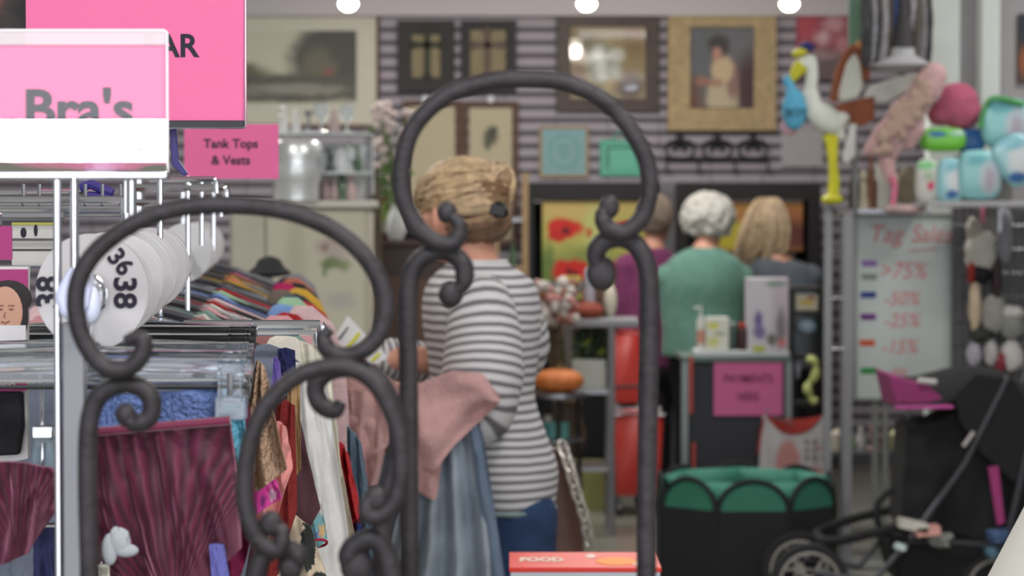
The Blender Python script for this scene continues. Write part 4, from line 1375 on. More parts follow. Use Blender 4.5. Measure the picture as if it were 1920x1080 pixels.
# white tags in the hand
for k, (pts, lab) in enumerate((([(622, 640), (652, 592), (690, 632), (648, 668)], 'white paper tag with yellow stripe held above the pink sweater'), ([(680, 650), (712, 648), (726, 672), (690, 690)], 'second white tag with yellow stripe nearer the striped cuff'))):
    c = w_(pts[0][0], pts[0][1], -0.33)
    tg = MB().prism(pts, Y - 0.33, 0.002).build('price_tag', mat('tag_white', (222, 222, 226), rough=0.6), label=lab, cat='tag')
    if k == 0:
        MB().prism([(648, 652), (672, 622), (677, 626), (654, 657)], Y - 0.333, 0.0015).build('yellow_stripe', mat('tag_yellow', (206, 206, 40), rough=0.6), tg)
        MB().prism([(634, 635), (652, 612), (654, 614), (637, 638)], Y - 0.333, 0.0015).build('print_line', INK, tg)
    else:
        MB().prism([(694, 676), (710, 660), (714, 664), (698, 681)], Y - 0.333, 0.0015).build('yellow_stripe', MATS['tag_yellow'], tg)

# ---------- people at the back


def back_person(Y, label, head, hs, yaw, shirt, secs, arms, trousers, hair, hipx, pitch=0.0):
    t = thing('person', label, 'person', (P(hipx, 700, Y).x, Y, 0))
    b = MB()

    def w(px, py, dy=0.0):
        p = P(px, py, Y)
        p.y += dy
        return p
    hc = w(head[0], head[1], head[2])
    q, R = head_parts(b, hc, hs, yaw, pitch)
    nk = w(secs[0][0], secs[0][1] + 8, secs[0][4])
    b.cap(hc - Vector((0, 0, 0.06)), nk, 0.05, 0.055, 12)
    b.cap(nk, w(secs[2][0], secs[2][1], secs[2][4]), 0.07, 0.11, 12)
    b.cap(w(secs[2][0], secs[2][1], secs[2][4]), w(secs[-1][0], secs[-1][1], secs[-1][4]), 0.10, 0.11, 14)
    hip = w(secs[-1][0], secs[-1][1], secs[-1][4])
    J = MB()
    J.ell(hip - Vector((0, 0, 0.02)), (0.15, 0.125, 0.12), 16, 10)
    for sx in (-1, 1):
        h_ = hip + Vector((sx * 0.075, 0, -0.06))
        k_ = Vector((h_.x, h_.y + 0.03, 0.46))
        a_ = Vector((h_.x, h_.y, 0.09))
        b.cap(h_, k_, 0.075, 0.05, 10).cap(k_, a_, 0.05, 0.035, 10)
        b.cap(a_ - Vector((0, 0, 0.045)), a_ + Vector((0, 0.13, -0.055)), 0.034, 0.026, 8)
        J.cap(h_ + Vector((0, 0, 0.03)), k_, 0.092, 0.062, 12).cap(k_, a_, 0.062, 0.05, 12)
        MB().cap(a_ - Vector((0, 0.03, 0.05)), a_ + Vector((0, 0.16, -0.055)), 0.04, 0.032, 10).build('shoe', BLACKPL, t)
    S = MB()
    loft(S, [(w(s[0], s[1], s[4]), s[2], s[3]) for s in secs], n=28)
    for arm in arms:
        pts = [w(*a) for a in arm]
        b.cap(pts[0], pts[1], 0.05, 0.042, 10)
        e = pts[1].lerp(pts[2], 0.9)
        b.cap(pts[1], e, 0.04, 0.026, 10)
        hand(b, e, pts[2] - pts[1], Vector((0, 0, 1)), 0.95, 0.6)
        n_ = len(spline(pts[:3], 6))
        S.tube(spline([pts[0] + Vector((0, 0, 0.0)), pts[1], pts[1].lerp(pts[2], 0.82)], 6), [0.075, 0.074, 0.073, 0.071, 0.069, 0.067, 0.064, 0.061, 0.058, 0.055, 0.052, 0.05, 0.048][:13], 14)
        S.ell(pts[0], (0.078, 0.078, 0.07), 14, 10)
        S.ell(pts[1], (0.066, 0.066, 0.066), 14, 10)
    b.build('body', SKIN, t, remesh=0.01)
    J.build('trousers', trousers, t, remesh=0.012)
    S.build('sweater', shirt, t, remesh=0.012)
    face_details(q, R, hs, t)
    hair(t, hc, hs, q, R)
    return t


whair = mat('hair_white', (182, 179, 172), rough=0.9, var=0.12, vs=60, bump=0.3, bs=70)


def curly(t, hc, s, q, R):
    m_ = MB()
    rg = random.Random(3)
    m_.ell(hc + Vector((0, -0.01, 0.035)), (0.12 * s, 0.115 * s, 0.108 * s), 22, 14)
    for k in range(170):
        z = rg.uniform(-0.6, 1)
        an = rg.uniform(0, 2 * PI)
        d = Vector((math.sqrt(1 - z * z) * math.cos(an), math.sqrt(1 - z * z) * math.sin(an), z))
        if (R.transposed() @ d).x > 0.7 and z < 0.4:
            continue
        m_.ell(hc + Vector((0, -0.01, 0.03)) + Vector((d.x * 0.110, d.y * 0.105, d.z * 0.104)) * s, 0.024 * s, 8, 6)
    m_.build('hair', whair, t, remesh=0.008)


def short_grey(t, hc, s, q, R):
    m_ = MB()
    m_.ell(hc + Vector((0, -0.012, 0.03)), (0.092 * s, 0.102 * s, 0.103 * s), 20, 14, lump=0.08)
    m_.ell(hc + Vector((0, -0.035, -0.02)), (0.080 * s, 0.074 * s, 0.06 * s), 18, 12, lump=0.08)
    strands(m_, hc + Vector((0, -0.012, 0.02)), (0.094 * s, 0.104 * s, 0.104 * s), lambda r: (r.uniform(-0.3, 0.3), r.uniform(-0.6, 0.2), 1), lambda r: (r.uniform(-1, 1), -1, r.uniform(-0.7, 0.0)), 90, 0.005, 0.04, 6)
    m_.build('hair', mat('hair_grey_brown', (122, 108, 96), rough=0.8, var=0.25, vs=40, bump=0.4), t)


def long_blonde(t, hc, s, q, R):
    m_ = MB()
    m_.ell(hc + Vector((0, -0.012, 0.03)), (0.108 * s, 0.11 * s, 0.108 * s), 20, 14)
    rg = random.Random(8)
    for k in range(150):
        x = rg.uniform(-0.125, 0.095)
        y = rg.uniform(-0.12, -0.02)
        top = hc + Vector((x * 0.3 + 0.01, 0.0, 0.13 * s))
        sh = 0.05 + 0.05 * max(0, -x * 8)
        e = hc + Vector((x * 1.15 - 0.05, y - 0.01, rg.uniform(-0.24, -0.14) + 0.1 * max(0, x) * 10 * 0.1))
        mid = hc + Vector((x * 1.0, y - 0.02, 0.03))
        low = hc + Vector((x * 1.15 - 0.015, y - 0.025, -0.08))
        m_.tube(spline([top, top.lerp(mid, 0.4) + Vector((0, -0.02, 0.03)), mid, low, e], 4), [0.008] * 14 + [0.006, 0.004, 0.002], 5)
    m_.build('hair', mat('hair_ash_blonde', (168, 146, 118), rough=0.6, var=0.3, vs=30, bump=0.4), t)


grn = cloth((98, 136, 124), 'green_sweatshirt', sheen=0.2, bump=0.25)
back_person(12.3, 'person with curly white hair in sage green sweatshirt seen from behind', (1328, 420, 0.02), 1.12, PI / 2 - 0.15, grn,
            [(1322, 462, 0.06, 0.06, -0.02), (1320, 472, 0.12, 0.09, -0.02), (1320, 492, 0.19, 0.12, -0.02), (1319, 530, 0.215, 0.14, -0.02), (1318, 580, 0.215, 0.145, 0), (1316, 625, 0.205, 0.15, 0), (1314, 668, 0.205, 0.15, 0)],
            [[(1254, 520, 0.0), (1262, 600, 0.06), (1290, 630, 0.28)], [(1386, 520, 0.0), (1382, 600, 0.06), (1360, 630, 0.28)]], DARKCL, curly, 1316)
pur = cloth((118, 58, 96), 'plum_sweater', sheen=0.2)
back_person(12.9, 'person with short grey brown hair in plum sweater behind the iron leg', (1228, 412, 0.0), 1.08, PI / 2 - 0.5, pur,
            [(1222, 462, 0.055, 0.055, -0.01), (1220, 470, 0.10, 0.08, -0.01), (1216, 486, 0.15, 0.10, 0), (1214, 530, 0.165, 0.12, 0), (1214, 590, 0.16, 0.12, 0), (1214, 650, 0.15, 0.12, 0), (1214, 690, 0.15, 0.12, 0)],
            [[(1176, 500, -0.03), (1170, 580, -0.02), (1190, 645, 0.05)], [(1256, 500, 0.0), (1262, 580, 0.06), (1250, 620, 0.2)]], DARKCL, short_grey, 1214)
gry = cloth((92, 98, 106), 'slate_jacket')
back_person(12.6, 'person with long ash blonde hair in slate grey jacket, beside the white haired one', (1440, 425, 0.05), 1.12, PI / 2 - 0.7, gry,
            [(1440, 478, 0.06, 0.06, 0.0), (1442, 486, 0.12, 0.09, 0), (1450, 500, 0.20, 0.12, 0), (1458, 540, 0.225, 0.14, 0), (1460, 600, 0.2, 0.14, 0), (1460, 650, 0.19, 0.14, 0), (1460, 690, 0.19, 0.14, 0)],
            [[(1395, 515, 0.0), (1400, 590, 0.06), (1420, 625, 0.28)], [(1518, 520, 0.0), (1530, 560, 0.08), (1510, 590, 0.3)]], DARKCL, long_blonde, 1460)

# ================================================================== RIGHT SIDE: COUNTER, BOARD, PLAYPEN, STROLLER, STORK
PANEL = mat('charcoal_panel', (44, 46, 52), rough=0.6, var=0.06)
YK = 10.7
A, B = P(1278, 668, YK), P(1484, 668, YK)
cx_ = (A.x + B.x) / 2
w = B.x - A.x
t = thing('service_counter', 'charcoal fronted counter with grey metal edge carrying a pink sign', 'counter', (cx_, YK + 0.2, 0))
MB().box((cx_, YK + 0.19, A.z / 2 - 0.01), (w - 0.05, 0.36, A.z - 0.04)).build('body', PANEL, t)
MB().box((cx_, YK + 0.19, A.z - 0.012), (w, 0.42, 0.024)).build('top', mat('counter_top', (88, 104, 98), rough=0.4), t, bevel=0.003)
for xx in (A.x + 0.014, B.x - 0.014):
    MB().box((xx, YK - 0.005, A.z / 2 - 0.01), (0.028, 0.03, A.z - 0.03)).build('edge_strip', mat('edge_grey', (128, 136, 136), rough=0.4, metal=0.3), t)
ra, rb = P(1284, 775, YK), P(1296, 668, YK)
MB().box(((ra.x + rb.x) / 2 + 0.012, YK - 0.012, (ra.z + rb.z) / 2), (0.016, 0.02, rb.z - ra.z)).build('red_strip', mat('red_tape', (176, 66, 56), rough=0.5), t)
ra, rb = P(1284, 905, YK), P(1296, 830, YK)
MB().box(((ra.x + rb.x) / 2 + 0.024, YK - 0.012, (ra.z + rb.z) / 2), (0.014, 0.02, rb.z - ra.z)).build('red_strip', MATS['red_tape'], t)
a, b = P(1338, 779, YK), P(1467, 679, YK)
t = thing('pink_notice', 'pink paper notice with two lines of grey lettering on the charcoal counter', 'sign', ((a.x + b.x) / 2, YK - 0.01, a.z))
mb = MB()
mb.box(((a.x + b.x) / 2, YK - 0.008, (a.z + b.z) / 2), (b.x - a.x, 0.003, b.z - a.z))
mb.build('paper', mat('pink_paper_far_dimmed', (204, 104, 152), rough=0.8, var=0.03), t)  # pink paper with the dimness of the back put into its colour
text('PAYMENTS', 0.052, ((a.x + b.x) / 2, YK - 0.011, b.z - 0.075), mat('faded_ink', (120, 50, 84), rough=0.8), t, bold=0.001, sx=0.86)
text('HERE', 0.052, ((a.x + b.x) / 2, YK - 0.011, b.z - 0.155), MATS['faded_ink'], t, bold=0.001, sx=0.8)
zt = A.z
# items on the counter
a, b = P(1305, 662, YK), P(1480, 650, YK)
MB().box(((a.x + b.x) / 2, YK + 0.11, zt + 0.012), (b.x - a.x, 0.22, 0.024)).build('white_tray', mat('tray_white', (200, 204, 206), rough=0.5), label='flat white tray on counter carrying bottle and boxes', cat='tray', bevel=0.003)
zt += 0.024
c = P(1316, 640, YK)
t = thing('pump_bottle', 'slim white pump bottle at left end of the counter', 'bottle', (c.x, YK + 0.06, zt))
MB().lathe((c.x, YK + 0.06, zt), [(0.016, 0), (0.018, 0.01), (0.018, 0.13), (0.008, 0.15), (0.006, 0.165)], 14).build('bottle', mat('bottle_white', (206, 206, 200), rough=0.3), t)
MB().tube([(c.x, YK + 0.06, zt + 0.16), (c.x, YK + 0.06, zt + 0.19), (c.x - 0.03, YK + 0.05, zt + 0.188)], 0.006, 8).build('pump', MATS['bottle_white'], t)
MB().lathe((c.x, YK + 0.06, zt + 0.03), [(0.0185, 0), (0.0185, 0.06)], 14).build('label_band', mat('peach', (196, 140, 122), rough=0.6), t)
wb = paint('box_print', (214, 214, 204), [(0.3, 0.75, 0.25, 0.1, (206, 206, 84), 0.5), (0.3, 0.25, 0.25, 0.15, (200, 204, 120), 0.6), (0.6, 0.5, 0.25, 0.05, (150, 160, 120), 0.6)], grain=0.1)
a, b = P(1326, 650, YK), P(1368, 588, YK)
MB().box(((a.x + b.x) / 2, YK + 0.07, zt + (b.z - a.z) / 2), (b.x - a.x, 0.07, b.z - a.z)).build('small_box', wb, label='small white box with yellow print beside pump bottle', cat='box', bevel=0.002)
c = P(1376, 650, YK)
MB().lathe((c.x, YK + 0.13, zt), [(0.03, 0), (0.055, 0.01), (0.06, 0.06), (0.04, 0.11), (0.01, 0.125)], 18, sx=0.8).build('tape_dispenser', mat('slate_teal', (70, 88, 84), rough=0.5), label='rounded slate object between white box and dark red bottle', cat='container')
c = P(1394, 650, YK)
t = thing('dark_bottle', 'dark bottle with red cap next to the purple printed box', 'bottle', (c.x, YK + 0.06, zt))
MB().lathe((c.x, YK + 0.06, zt), [(0.022, 0), (0.024, 0.01), (0.023, 0.08), (0.014, 0.1)], 14).build('bottle', mat('dark_red', (56, 26, 26), rough=0.3), t)
MB().lathe((c.x, YK + 0.06, zt + 0.1), [(0.015, 0), (0.015, 0.02), (0.01, 0.022)], 12).build('cap', mat('cap_red', (176, 52, 36), rough=0.4), t)
lb = paint('lavender_box', (188, 176, 186), [(0.3, 0.5, 0.3, 1.0, (200, 196, 202), 0.3), (0.27, 0.42, 0.1, 0.12, (110, 92, 150), 0.5), (0.3, 0.25, 0.15, 0.1, (120, 106, 156), 0.5), (0.82, 0.3, 0.12, 0.28, (128, 118, 122), 0.5), (0.6, 0.15, 0.12, 0.08, (104, 104, 92), 0.5), (0.7, 0.92, 0.25, 0.04, (128, 148, 140), 0.5), (0.85, 0.1, 0.1, 0.05, (200, 110, 110), 0.5)], grain=0.06)
a, b = P(1402, 654, YK), P(1480, 518, YK)
MB().box(((a.x + b.x) / 2, YK + 0.08, zt + (b.z - a.z) / 2), (b.x - a.x, 0.1, b.z - a.z)).build('printed_box', lb, label='tall pale lilac box with purple print on the counter', cat='box', bevel=0.003)
a, b = P(1412, 660, YK), P(1434, 650, YK)
MB().box(((a.x + b.x) / 2, YK - 0.008, (a.z + b.z) / 2 + 0.004), (b.x - a.x, 0.003, b.z - a.z)).build('price_sticker', mat('lime', (176, 190, 70), rough=0.6), label='lime green sticker on counter edge under the lilac box', cat='sticker')
# tank top hanging on the counter
YS = YK - 0.06
t = thing('sleeveless_jersey', 'white sleeveless jersey with red neckline hanging at the counter', 'shirt', P(1487, 905, YS))
jer = paint('jersey_print', (186, 182, 184), [(0.42, 0.3, 0.17, 0.34, (188, 132, 130), 0.2), (0.78, 0.12, 0.2, 0.12, (190, 130, 128), 0.3), (0.68, 0.62, 0.03, 0.04, (110, 108, 114), 0.5), (0.80, 0.62, 0.03, 0.04, (110, 108, 114), 0.5), (0.92, 0.62, 0.03, 0.04, (110, 108, 114), 0.5),
            (0.68, 0.5, 0.03, 0.04, (120, 118, 124), 0.5), (0.80, 0.5, 0.03, 0.04, (120, 118, 124), 0.5), (0.92, 0.5, 0.03, 0.04, (120, 118, 124), 0.5), (0.68, 0.38, 0.03, 0.04, (110, 108, 114), 0.5), (0.80, 0.38, 0.03, 0.04, (110, 108, 114), 0.5), (0.92, 0.38, 0.03, 0.04, (110, 108, 114), 0.5)])
sheet([(1430, 780), (1440, 780), (1462, 806), (1487, 814), (1515, 806), (1540, 780), (1548, 780)], [(1421, 905), (1440, 908), (1470, 908), (1500, 908), (1530, 908), (1545, 906), (1555, 903)], YS, amp=0.006, folds=4, th=0.012, seed=2, nx=42).build('body', jer, t)
rc = MB()
pts = spline([P(1440, 780, YS - 0.004), P(1462, 804, YS - 0.006), P(1487, 812, YS - 0.006), P(1515, 804, YS - 0.006), P(1540, 780, YS - 0.004)], 6)
rc.tube(pts, 0.007, 8)
pts2 = spline([P(1440, 781, YS + 0.03), P(1487, 786, YS + 0.03), P(1540, 781, YS + 0.03)], 12)
rc.grid([pts2, [P(1440 + 100 * i / 24, 781 + 27 * math.sin(PI * i / 24), YS + 0.016) for i in range(25)]], 0.004)
rc.build('neckline', mat('jersey_red', (164, 52, 46), rough=0.8), t)
MB().tube(spline([P(1421, 850, YS), P(1426, 815, YS - 0.004), P(1432, 785, YS)], 5), 0.005, 6).build('side_trim', MATS['jersey_red'], t)
MB().tube(spline([P(1487, 796, YS + 0.012), P(1460, 785, YS + 0.012), P(1437, 782, YS + 0.012)], 4) + spline([P(1437, 770, YS + 0.012), P(1441, 766, YS + 0.012)], 3), 0.004, 6).build('hanger', STEEL, t)
# black shelf unit right of the counter with small packs
YB = 11.2
t = thing('black_rack', 'narrow black shelf rack with small packs right of the lilac box', 'rack', (P(1514, 700, YB).x, YB + 0.1, 0))
A, B = P(1487, 540, YB), P(1545, 540, YB)
for xx in (A.x, B.x):
    MB().box((xx, YB + 0.12, A.z / 2), (0.02, 0.24, A.z)).build('side_panel', BLACK, t)
for y in (541, 588, 670, 760):
    z = P(1500, y, YB).z
    MB().box(((A.x + B.x) / 2, YB + 0.12, z), (B.x - A.x - 0.02, 0.24, 0.015)).build('shelf', BLACK, t)
pk1 = paint('yellow_pack', (196, 190, 170), [(0.5, 0.5, 0.3, 0.2, (196, 170, 90), 0.6), (0.7, 0.8, 0.2, 0.1, (150, 60, 60), 0.5)], grain=0.2)
for (x0, y0, x1, y1, m, lab, nm) in ((1492, 552, 1535, 583, pk1, 'pale and yellow printed pack on the narrow black rack', 'printed_pack'), (1494, 597, 1534, 630, mat('pale_blue_pack', (150, 168, 186), rough=0.4), 'pale blue rounded pack on the narrow black rack', 'blue_pack'),
                                     (1490, 672, 1503, 715, mat('lilac_white', (168, 168, 184), rough=0.5), 'small whitish bottle left of the yellow pale ornament', 'white_bottle')):
    a, b = P(x0, y1, YB), P(x1, y0, YB)
    MB().ell(((a.x + b.x) / 2, YB + 0.05, (a.z + b.z) / 2), ((b.x - a.x) / 2, 0.04, (b.z - a.z) / 2), 14, 10).build(nm, m, label=lab, cat='pack') if nm != 'printed_pack' else MB().box(((a.x + b.x) / 2, YB + 0.05, (a.z + b.z) / 2), ((b.x - a.x), 0.06, (b.z - a.z))).build(nm, m, label=lab, cat='pack', bevel=0.003)
mb = MB()
mb.tube(spline([P(1512, 672, YB), P(1528, 680, YB), P(1528, 705, YB), P(1514, 725, YB), P(1520, 745, YB), P(1530, 755, YB)], 6), [0.012 + 0.01 * abs(math.sin(i * 0.4)) for i in range(31)], 10)
mb.build('pale_yellow_figure', mat('pale_yellow', (196, 204, 128), rough=0.5, var=0.15), label='curving pale yellow ornament on the narrow black rack', cat='ornament')

# dry erase board on a metal stand
YW2 = 10.25
A, B = P(1597, 752, YW2), P(1812, 400, YW2)
cx_ = (A.x + B.x) / 2
t = thing('whiteboard', 'white dry erase board listing coloured tag discounts on a metal stand', 'board', (cx_, YW2, 0))
bw, bh = B.x - A.x, B.z - A.z
MB().box((cx_, YW2 + 0.012, (A.z + B.z) / 2), (bw - 0.02, 0.014, bh - 0.02)).build('panel', mat('board_white', (198, 206, 203), rough=0.35, var=0.02, vs=3), t)
f = MB()
for xx in (A.x + 0.009, B.x - 0.012):
    f.box((xx, YW2 + 0.01, (A.z + B.z) / 2), (0.022, 0.026, bh))
f.box((cx_, YW2 + 0.01, A.z + 0.006), (bw - 0.03, 0.026, 0.014)).box((cx_, YW2 + 0.01, B.z - 0.008), (bw - 0.03, 0.026, 0.018))
f.build('frame', mat('alu_grey', (136, 138, 134), rough=0.4, metal=0.3), t, bevel=0.002)
for x in (1643, 1662):
    p = P(x, 752, YW2)
    MB().box((p.x, YW2 + 0.03, p.z / 2 + 0.02), (0.022, 0.02, p.z)).build('leg', MATS['alu_grey'], t)
MB().box((P(1652, 752, YW2).x, YW2 + 0.03, 0.012), (0.4, 0.3, 0.024)).build('foot', MATS['alu_grey'], t, bevel=0.004)
redm = mat('marker_red', (214, 132, 134), rough=0.6)


def stroke(s, x, y, size, sx=1.0):
    p = P(x, y, YW2)
    text(s, size, (p.x, YW2 + 0.004, p.z), redm, t, name='marker_writing', bold=0.0005, shear=0.25, sx=sx)


stroke('Tag', 1660, 440, 0.105, 0.95)
stroke('Sales', 1746, 440, 0.105, 0.85)
MB().tube([P(1703, 470, YW2) - Vector((0, -0.003, 0)), P(1760, 466, YW2) - Vector((0, -0.003, 0))], 0.003, 6).build('underline', redm, t)
for (x, y, c_, s_, tx, fs_) in ((1630, 494, (146, 110, 176), '', 0, 0), (1630, 519, (140, 146, 138), '>75%', 1692, 0.10), (1628, 553, (36, 62, 142), '-50%', 1690, 0.085), (1628, 594, (112, 44, 128), '-25%', 1690, 0.085), (1626, 643, (204, 84, 46), '-15%', 1686, 0.085), (1628, 695, (46, 142, 70), '-0%', 1680, 0.07)):
    p = P(x, y, YW2)
    MB().box((p.x, YW2 + 0.003, p.z), (0.065, 0.004, 0.026)).build('colour_tag', mat('tag_%d' % y, c_, rough=0.6), t)
    if s_:
        stroke(s_, tx, y - (10 if y == 519 else -8), fs_, 0.9)

# chrome grid uprights left of the board (merchandise stand)
YG = 9.9
t = thing('chrome_shelving', 'tall chrome wire shelving unit of small wares around the white board', 'shelving', (P(1650, 850, YG).x, YG + 0.6, 0))
for x, top, y, m_ in ((1553, 392, YG, GREYMETAL), (1590, 402, YG, GREYMETAL)):
    p = P(x, top, y)
    MB().box((p.x, y, p.z / 2), (0.03 if x == 1553 else 0.036, 0.03, p.z)).build('upright', m_, t)
for yy_ in (402, 470, 560, 655):
    a, b = P(1553, yy_, YG), P(1590, yy_, YG)
    MB().tube([a, b], 0.006, 8).build('crossbar', CHROME, t)
a, b = P(1553, 850, YG + 0.62), P(1770, 850, YG + 0.62)
MB().box(((a.x + b.x) / 2, YG + 0.72, a.z), (b.x - a.x, 0.34, 0.02)).build('shelf', mat('shelf_dark', (70, 74, 74), rough=0.5), t)
p = P(1765, 850, YG + 0.62)
for y in (YG + 0.57, YG + 0.87):
    MB().tube([(p.x, y, 0), (p.x, y, p.z + 0.3)], 0.012, 8).build('upright', GREYMETAL, t)
MB().tube([P(1553, 852, YG + 0.0), (P(1553, 852, YG).x, YG + 0.57, P(1553, 852, YG).z - 0.01)], 0.008, 8).build('crossbar', CHROME, t)
zt = P(1650, 850, YG + 0.62).z + 0.01
YQ = YG + 0.66
cols_ = [((196, 186, 170), 'cream'), ((120, 170, 90), 'green'), ((200, 196, 198), 'white'), ((170, 120, 120), 'dusky pink'), ((120, 84, 56), 'brown'), ((206, 204, 150), 'pale yellow'), ((150, 148, 156), 'grey'), ((204, 200, 204), 'off white'), ((90, 80, 76), 'dark grey')]
for k, (c_, nm) in enumerate(cols_):
    p = P(1570 + 22 * k, 840, YQ)
    prof = PROF[[6, 3, 2, 5, 4, 6, 1, 3, 2][k]]
    if k in (1, 7):
        prof = PROF[2]
    o = MB().lathe((p.x, YQ, zt), prof, 12).build('small_jar', mat('ware_%d' % k, c_, rough=0.4, var=0.1), label='small %s ceramic ware on the dark shelf below the white board' % nm, cat='jar')

# pet playpen
YY = 9.15
PC = (P(1415, 900, YY).x, YY + 0.37, 0)
t = thing('pet_playpen', 'folding fabric pet playpen, black mesh sides with green arched tops', 'playpen', PC)
mesh_m = mat('black_mesh', (26, 28, 30), rough=0.9, var=0.1)
grn_m = mat('playpen_green', (44, 108, 88), rough=0.7, var=0.08)
dkg = mat('playpen_inner_green', (74, 142, 124), rough=0.7, var=0.05)
hh = P(1415, 905, YY).z
hs_ = P(1415, 962, YY).z
Rr = 0.365
for k in range(8):
    a0, a1 = 2 * PI * (k - 0.5) / 8 - PI / 2, 2 * PI * (k + 0.5) / 8 - PI / 2
    p0 = Vector((PC[0] + Rr * math.cos(a0), PC[1] + Rr * math.sin(a0) * 0.95, 0))
    p1 = Vector((PC[0] + Rr * math.cos(a1), PC[1] + Rr * math.sin(a1) * 0.95, 0))
    ctr = (p0 + p1) / 2
    out = (ctr - Vector(PC)).normalized()
    arch = []
    for i in range(17):
        an = PI * i / 16
        arch.append(ctr + (p0 - ctr) * math.cos(an) * 0.96 + Vector((0, 0, hs_ + (hh - hs_) * math.sin(an))))
    pn = MB()
    pn.grid([[p0.lerp(p1, j / 8) + Vector((0, 0, 0.01)) for j in range(9)], [p0.lerp(p1, j / 8) + out * 0.012 + Vector((0, 0, hs_ * 0.5)) for j in range(9)], [p0.lerp(p1, j / 8) + Vector((0, 0, hs_)) for j in range(9)]], 0.004, out * -1)
    pn.build('mesh_panel', mesh_m, t)
    gp_ = MB()
    base = [p0.lerp(p1, i / 16) + Vector((0, 0, hs_)) for i in range(17)]
    gp_.grid([arch, base], 0.005, out * -1)
    if k == 1:
        gp_.build('green_arch', grn_m, t)
    else:
        gp_.build('green_arch', grn_m, t)
    MB().tube(arch, 0.010, 8).build('arch_binding', BLACKF, t)
    MB().tube([p0 + Vector((0, 0, 0.0)), p0 + Vector((0, 0, hs_ + 0.012))], 0.012, 8).build('corner_binding', BLACKF, t)
# folded top flaps in lighter green behind the arches
fl_ = MB()
for k in range(8):
    a0, a1 = 2 * PI * k / 8 - PI / 2, 2 * PI * (k + 1) / 8 - PI / 2
    r2 = Rr * 0.87
    q0 = Vector((PC[0] + r2 * math.cos(a0), PC[1] + r2 * math.sin(a0) * 0.95, hh - 0.012))
    q1 = Vector((PC[0] + r2 * math.cos(a1), PC[1] + r2 * math.sin(a1) * 0.95, hh - 0.012))
    fl_.add([q0, q1, q1 - Vector((0, 0, 0.10)), q0 - Vector((0, 0, 0.10))], [(0, 1, 2, 3)])
o = fl_.build('folded_flap', dkg, t)
o.modifiers.new('s', 'SOLIDIFY').thickness = 0.004

# stork figure
YZ = 9.87
t = thing('stork', 'white stork figure with yellow beak and legs carrying a blue bundle', 'stork', P(1555, 385, YZ))


def z_(x, y, d=0.0):
    p = P(x, y, YZ)
    p.y += d
    return p


sw = mat('stork_white', (222, 226, 218), rough=0.6, var=0.03)
sy_ = mat('stork_yellow', (212, 208, 52), rough=0.5, var=0.05)
m_ = MB()
m_.tube(spline([z_(1503, 122), z_(1520, 112), z_(1523, 140), z_(1520, 175), z_(1528, 205)], 6), [0.022] * 6 + [0.024] * 6 + [0.026] * 6 + [0.036] * 7, 12)
m_.ell(z_(1508, 120), (0.036, 0.03, 0.03))
m_.ell(z_(1548, 222), (0.090, 0.05, 0.055), R=Matrix.Rotation(0.55, 3, 'Y'))
m_.ell(z_(1574, 224), (0.045, 0.035, 0.03), R=Matrix.Rotation(-0.3, 3, 'Y'))
m_.cap(z_(1560, 225), z_(1578, 255), 0.04, 0.018, 10)
m_.build('body', sw, t, remesh=0.006)
m_ = MB()
m_.tube([z_(1504, 122), z_(1492, 136), z_(1484, 152)], [0.034, 0.026, 0.01], 10)
m_.build('beak', sy_, t)
MB().ell(z_(1500, 98), (0.036, 0.03, 0.018), R=Matrix.Rotation(-0.3, 3, 'Y')).build('cap', sy_, t)
MB().ell(z_(1513, 88), (0.034, 0.03, 0.022)).build('hat', mat('navy', (44, 48, 108), rough=0.7), t)
m_ = MB()
m_.tube(spline([z_(1550, 252), z_(1558, 280), z_(1562, 320), z_(1560, 365)], 5), [0.018] * 16, 8)
m_.tube(spline([z_(1566, 252), z_(1564, 300), z_(1568, 340), z_(1566, 365)], 5), [0.014] * 16, 8)
m_.build('legs', sy_, t)
m_ = MB()
for x in (1553, 1566):
    m_.ell(z_(x, 374, -0.02), (0.032, 0.05, 0.02), 12, 8)
m_.build('feet', sy_, t)
m_ = MB()
m_.ell(z_(1490, 205), (0.052, 0.04, 0.085), 16, 12)
m_.cap(z_(1487, 190), z_(1480, 148), 0.035, 0.012, 10)
m_.ell(z_(1476, 152), (0.02, 0.02, 0.026), 10, 8)
bnd = m_.build('bundle', mat('bundle_blue', (92, 176, 212), rough=0.6, var=0.06), t, remesh=0.006)
MB().ell(z_(1482, 236, 0.03), (0.036, 0.02, 0.04)).build('pink_lining', mat('lining_pink', (196, 156, 170), rough=0.7), t)
p = z_(1490, 212, -0.043)
text('BOY', 0.045, p, mat('teal_ink', (38, 92, 112), rough=0.6), t, bold=0.001)
MB().tube([z_(1554, 392.5), z_(1556, 380)], 0.012, 8).build('mounting_peg', STEEL, t)

# wall shelf of nappy packs and toys at right
YR = 9.6
A, B = P(1740, 388, YR), P(2040, 388, YR)
t = thing('wall_shelf', 'long pale grey shelf holding nappy packs above the hanging toys', 'shelf', ((A.x + B.x) / 2, YR + 0.2, A.z - 0.02))
MB().box(((A.x + B.x) / 2, YR + 0.21, A.z + 0.012), (B.x - A.x, 0.40, 0.022)).build('shelf_panel', mat('shelf_pale', (164, 164, 166), rough=0.5), t, bevel=0.003)
for xx in (A.x + 0.3, B.x - 0.1):
    MB().prism([(xx, A.z - 0.1), (xx + 0.012, A.z - 0.1), (xx + 0.012, A.z), (xx, A.z)], YR + 0.1, 0.28, px=False).build('bracket', STEEL, t)
zs = A.z + 0.024
aqua = paint('aqua_pack', (140, 196, 198), [(0.7, 0.45, 0.25, 0.35, (176, 190, 198), 0.2), (0.35, 0.8, 0.3, 0.1, (104, 168, 176), 0.5), (0.68, 0.4, 0.1, 0.2, (168, 156, 170), 0.5)], rough=0.3, grain=0.12)
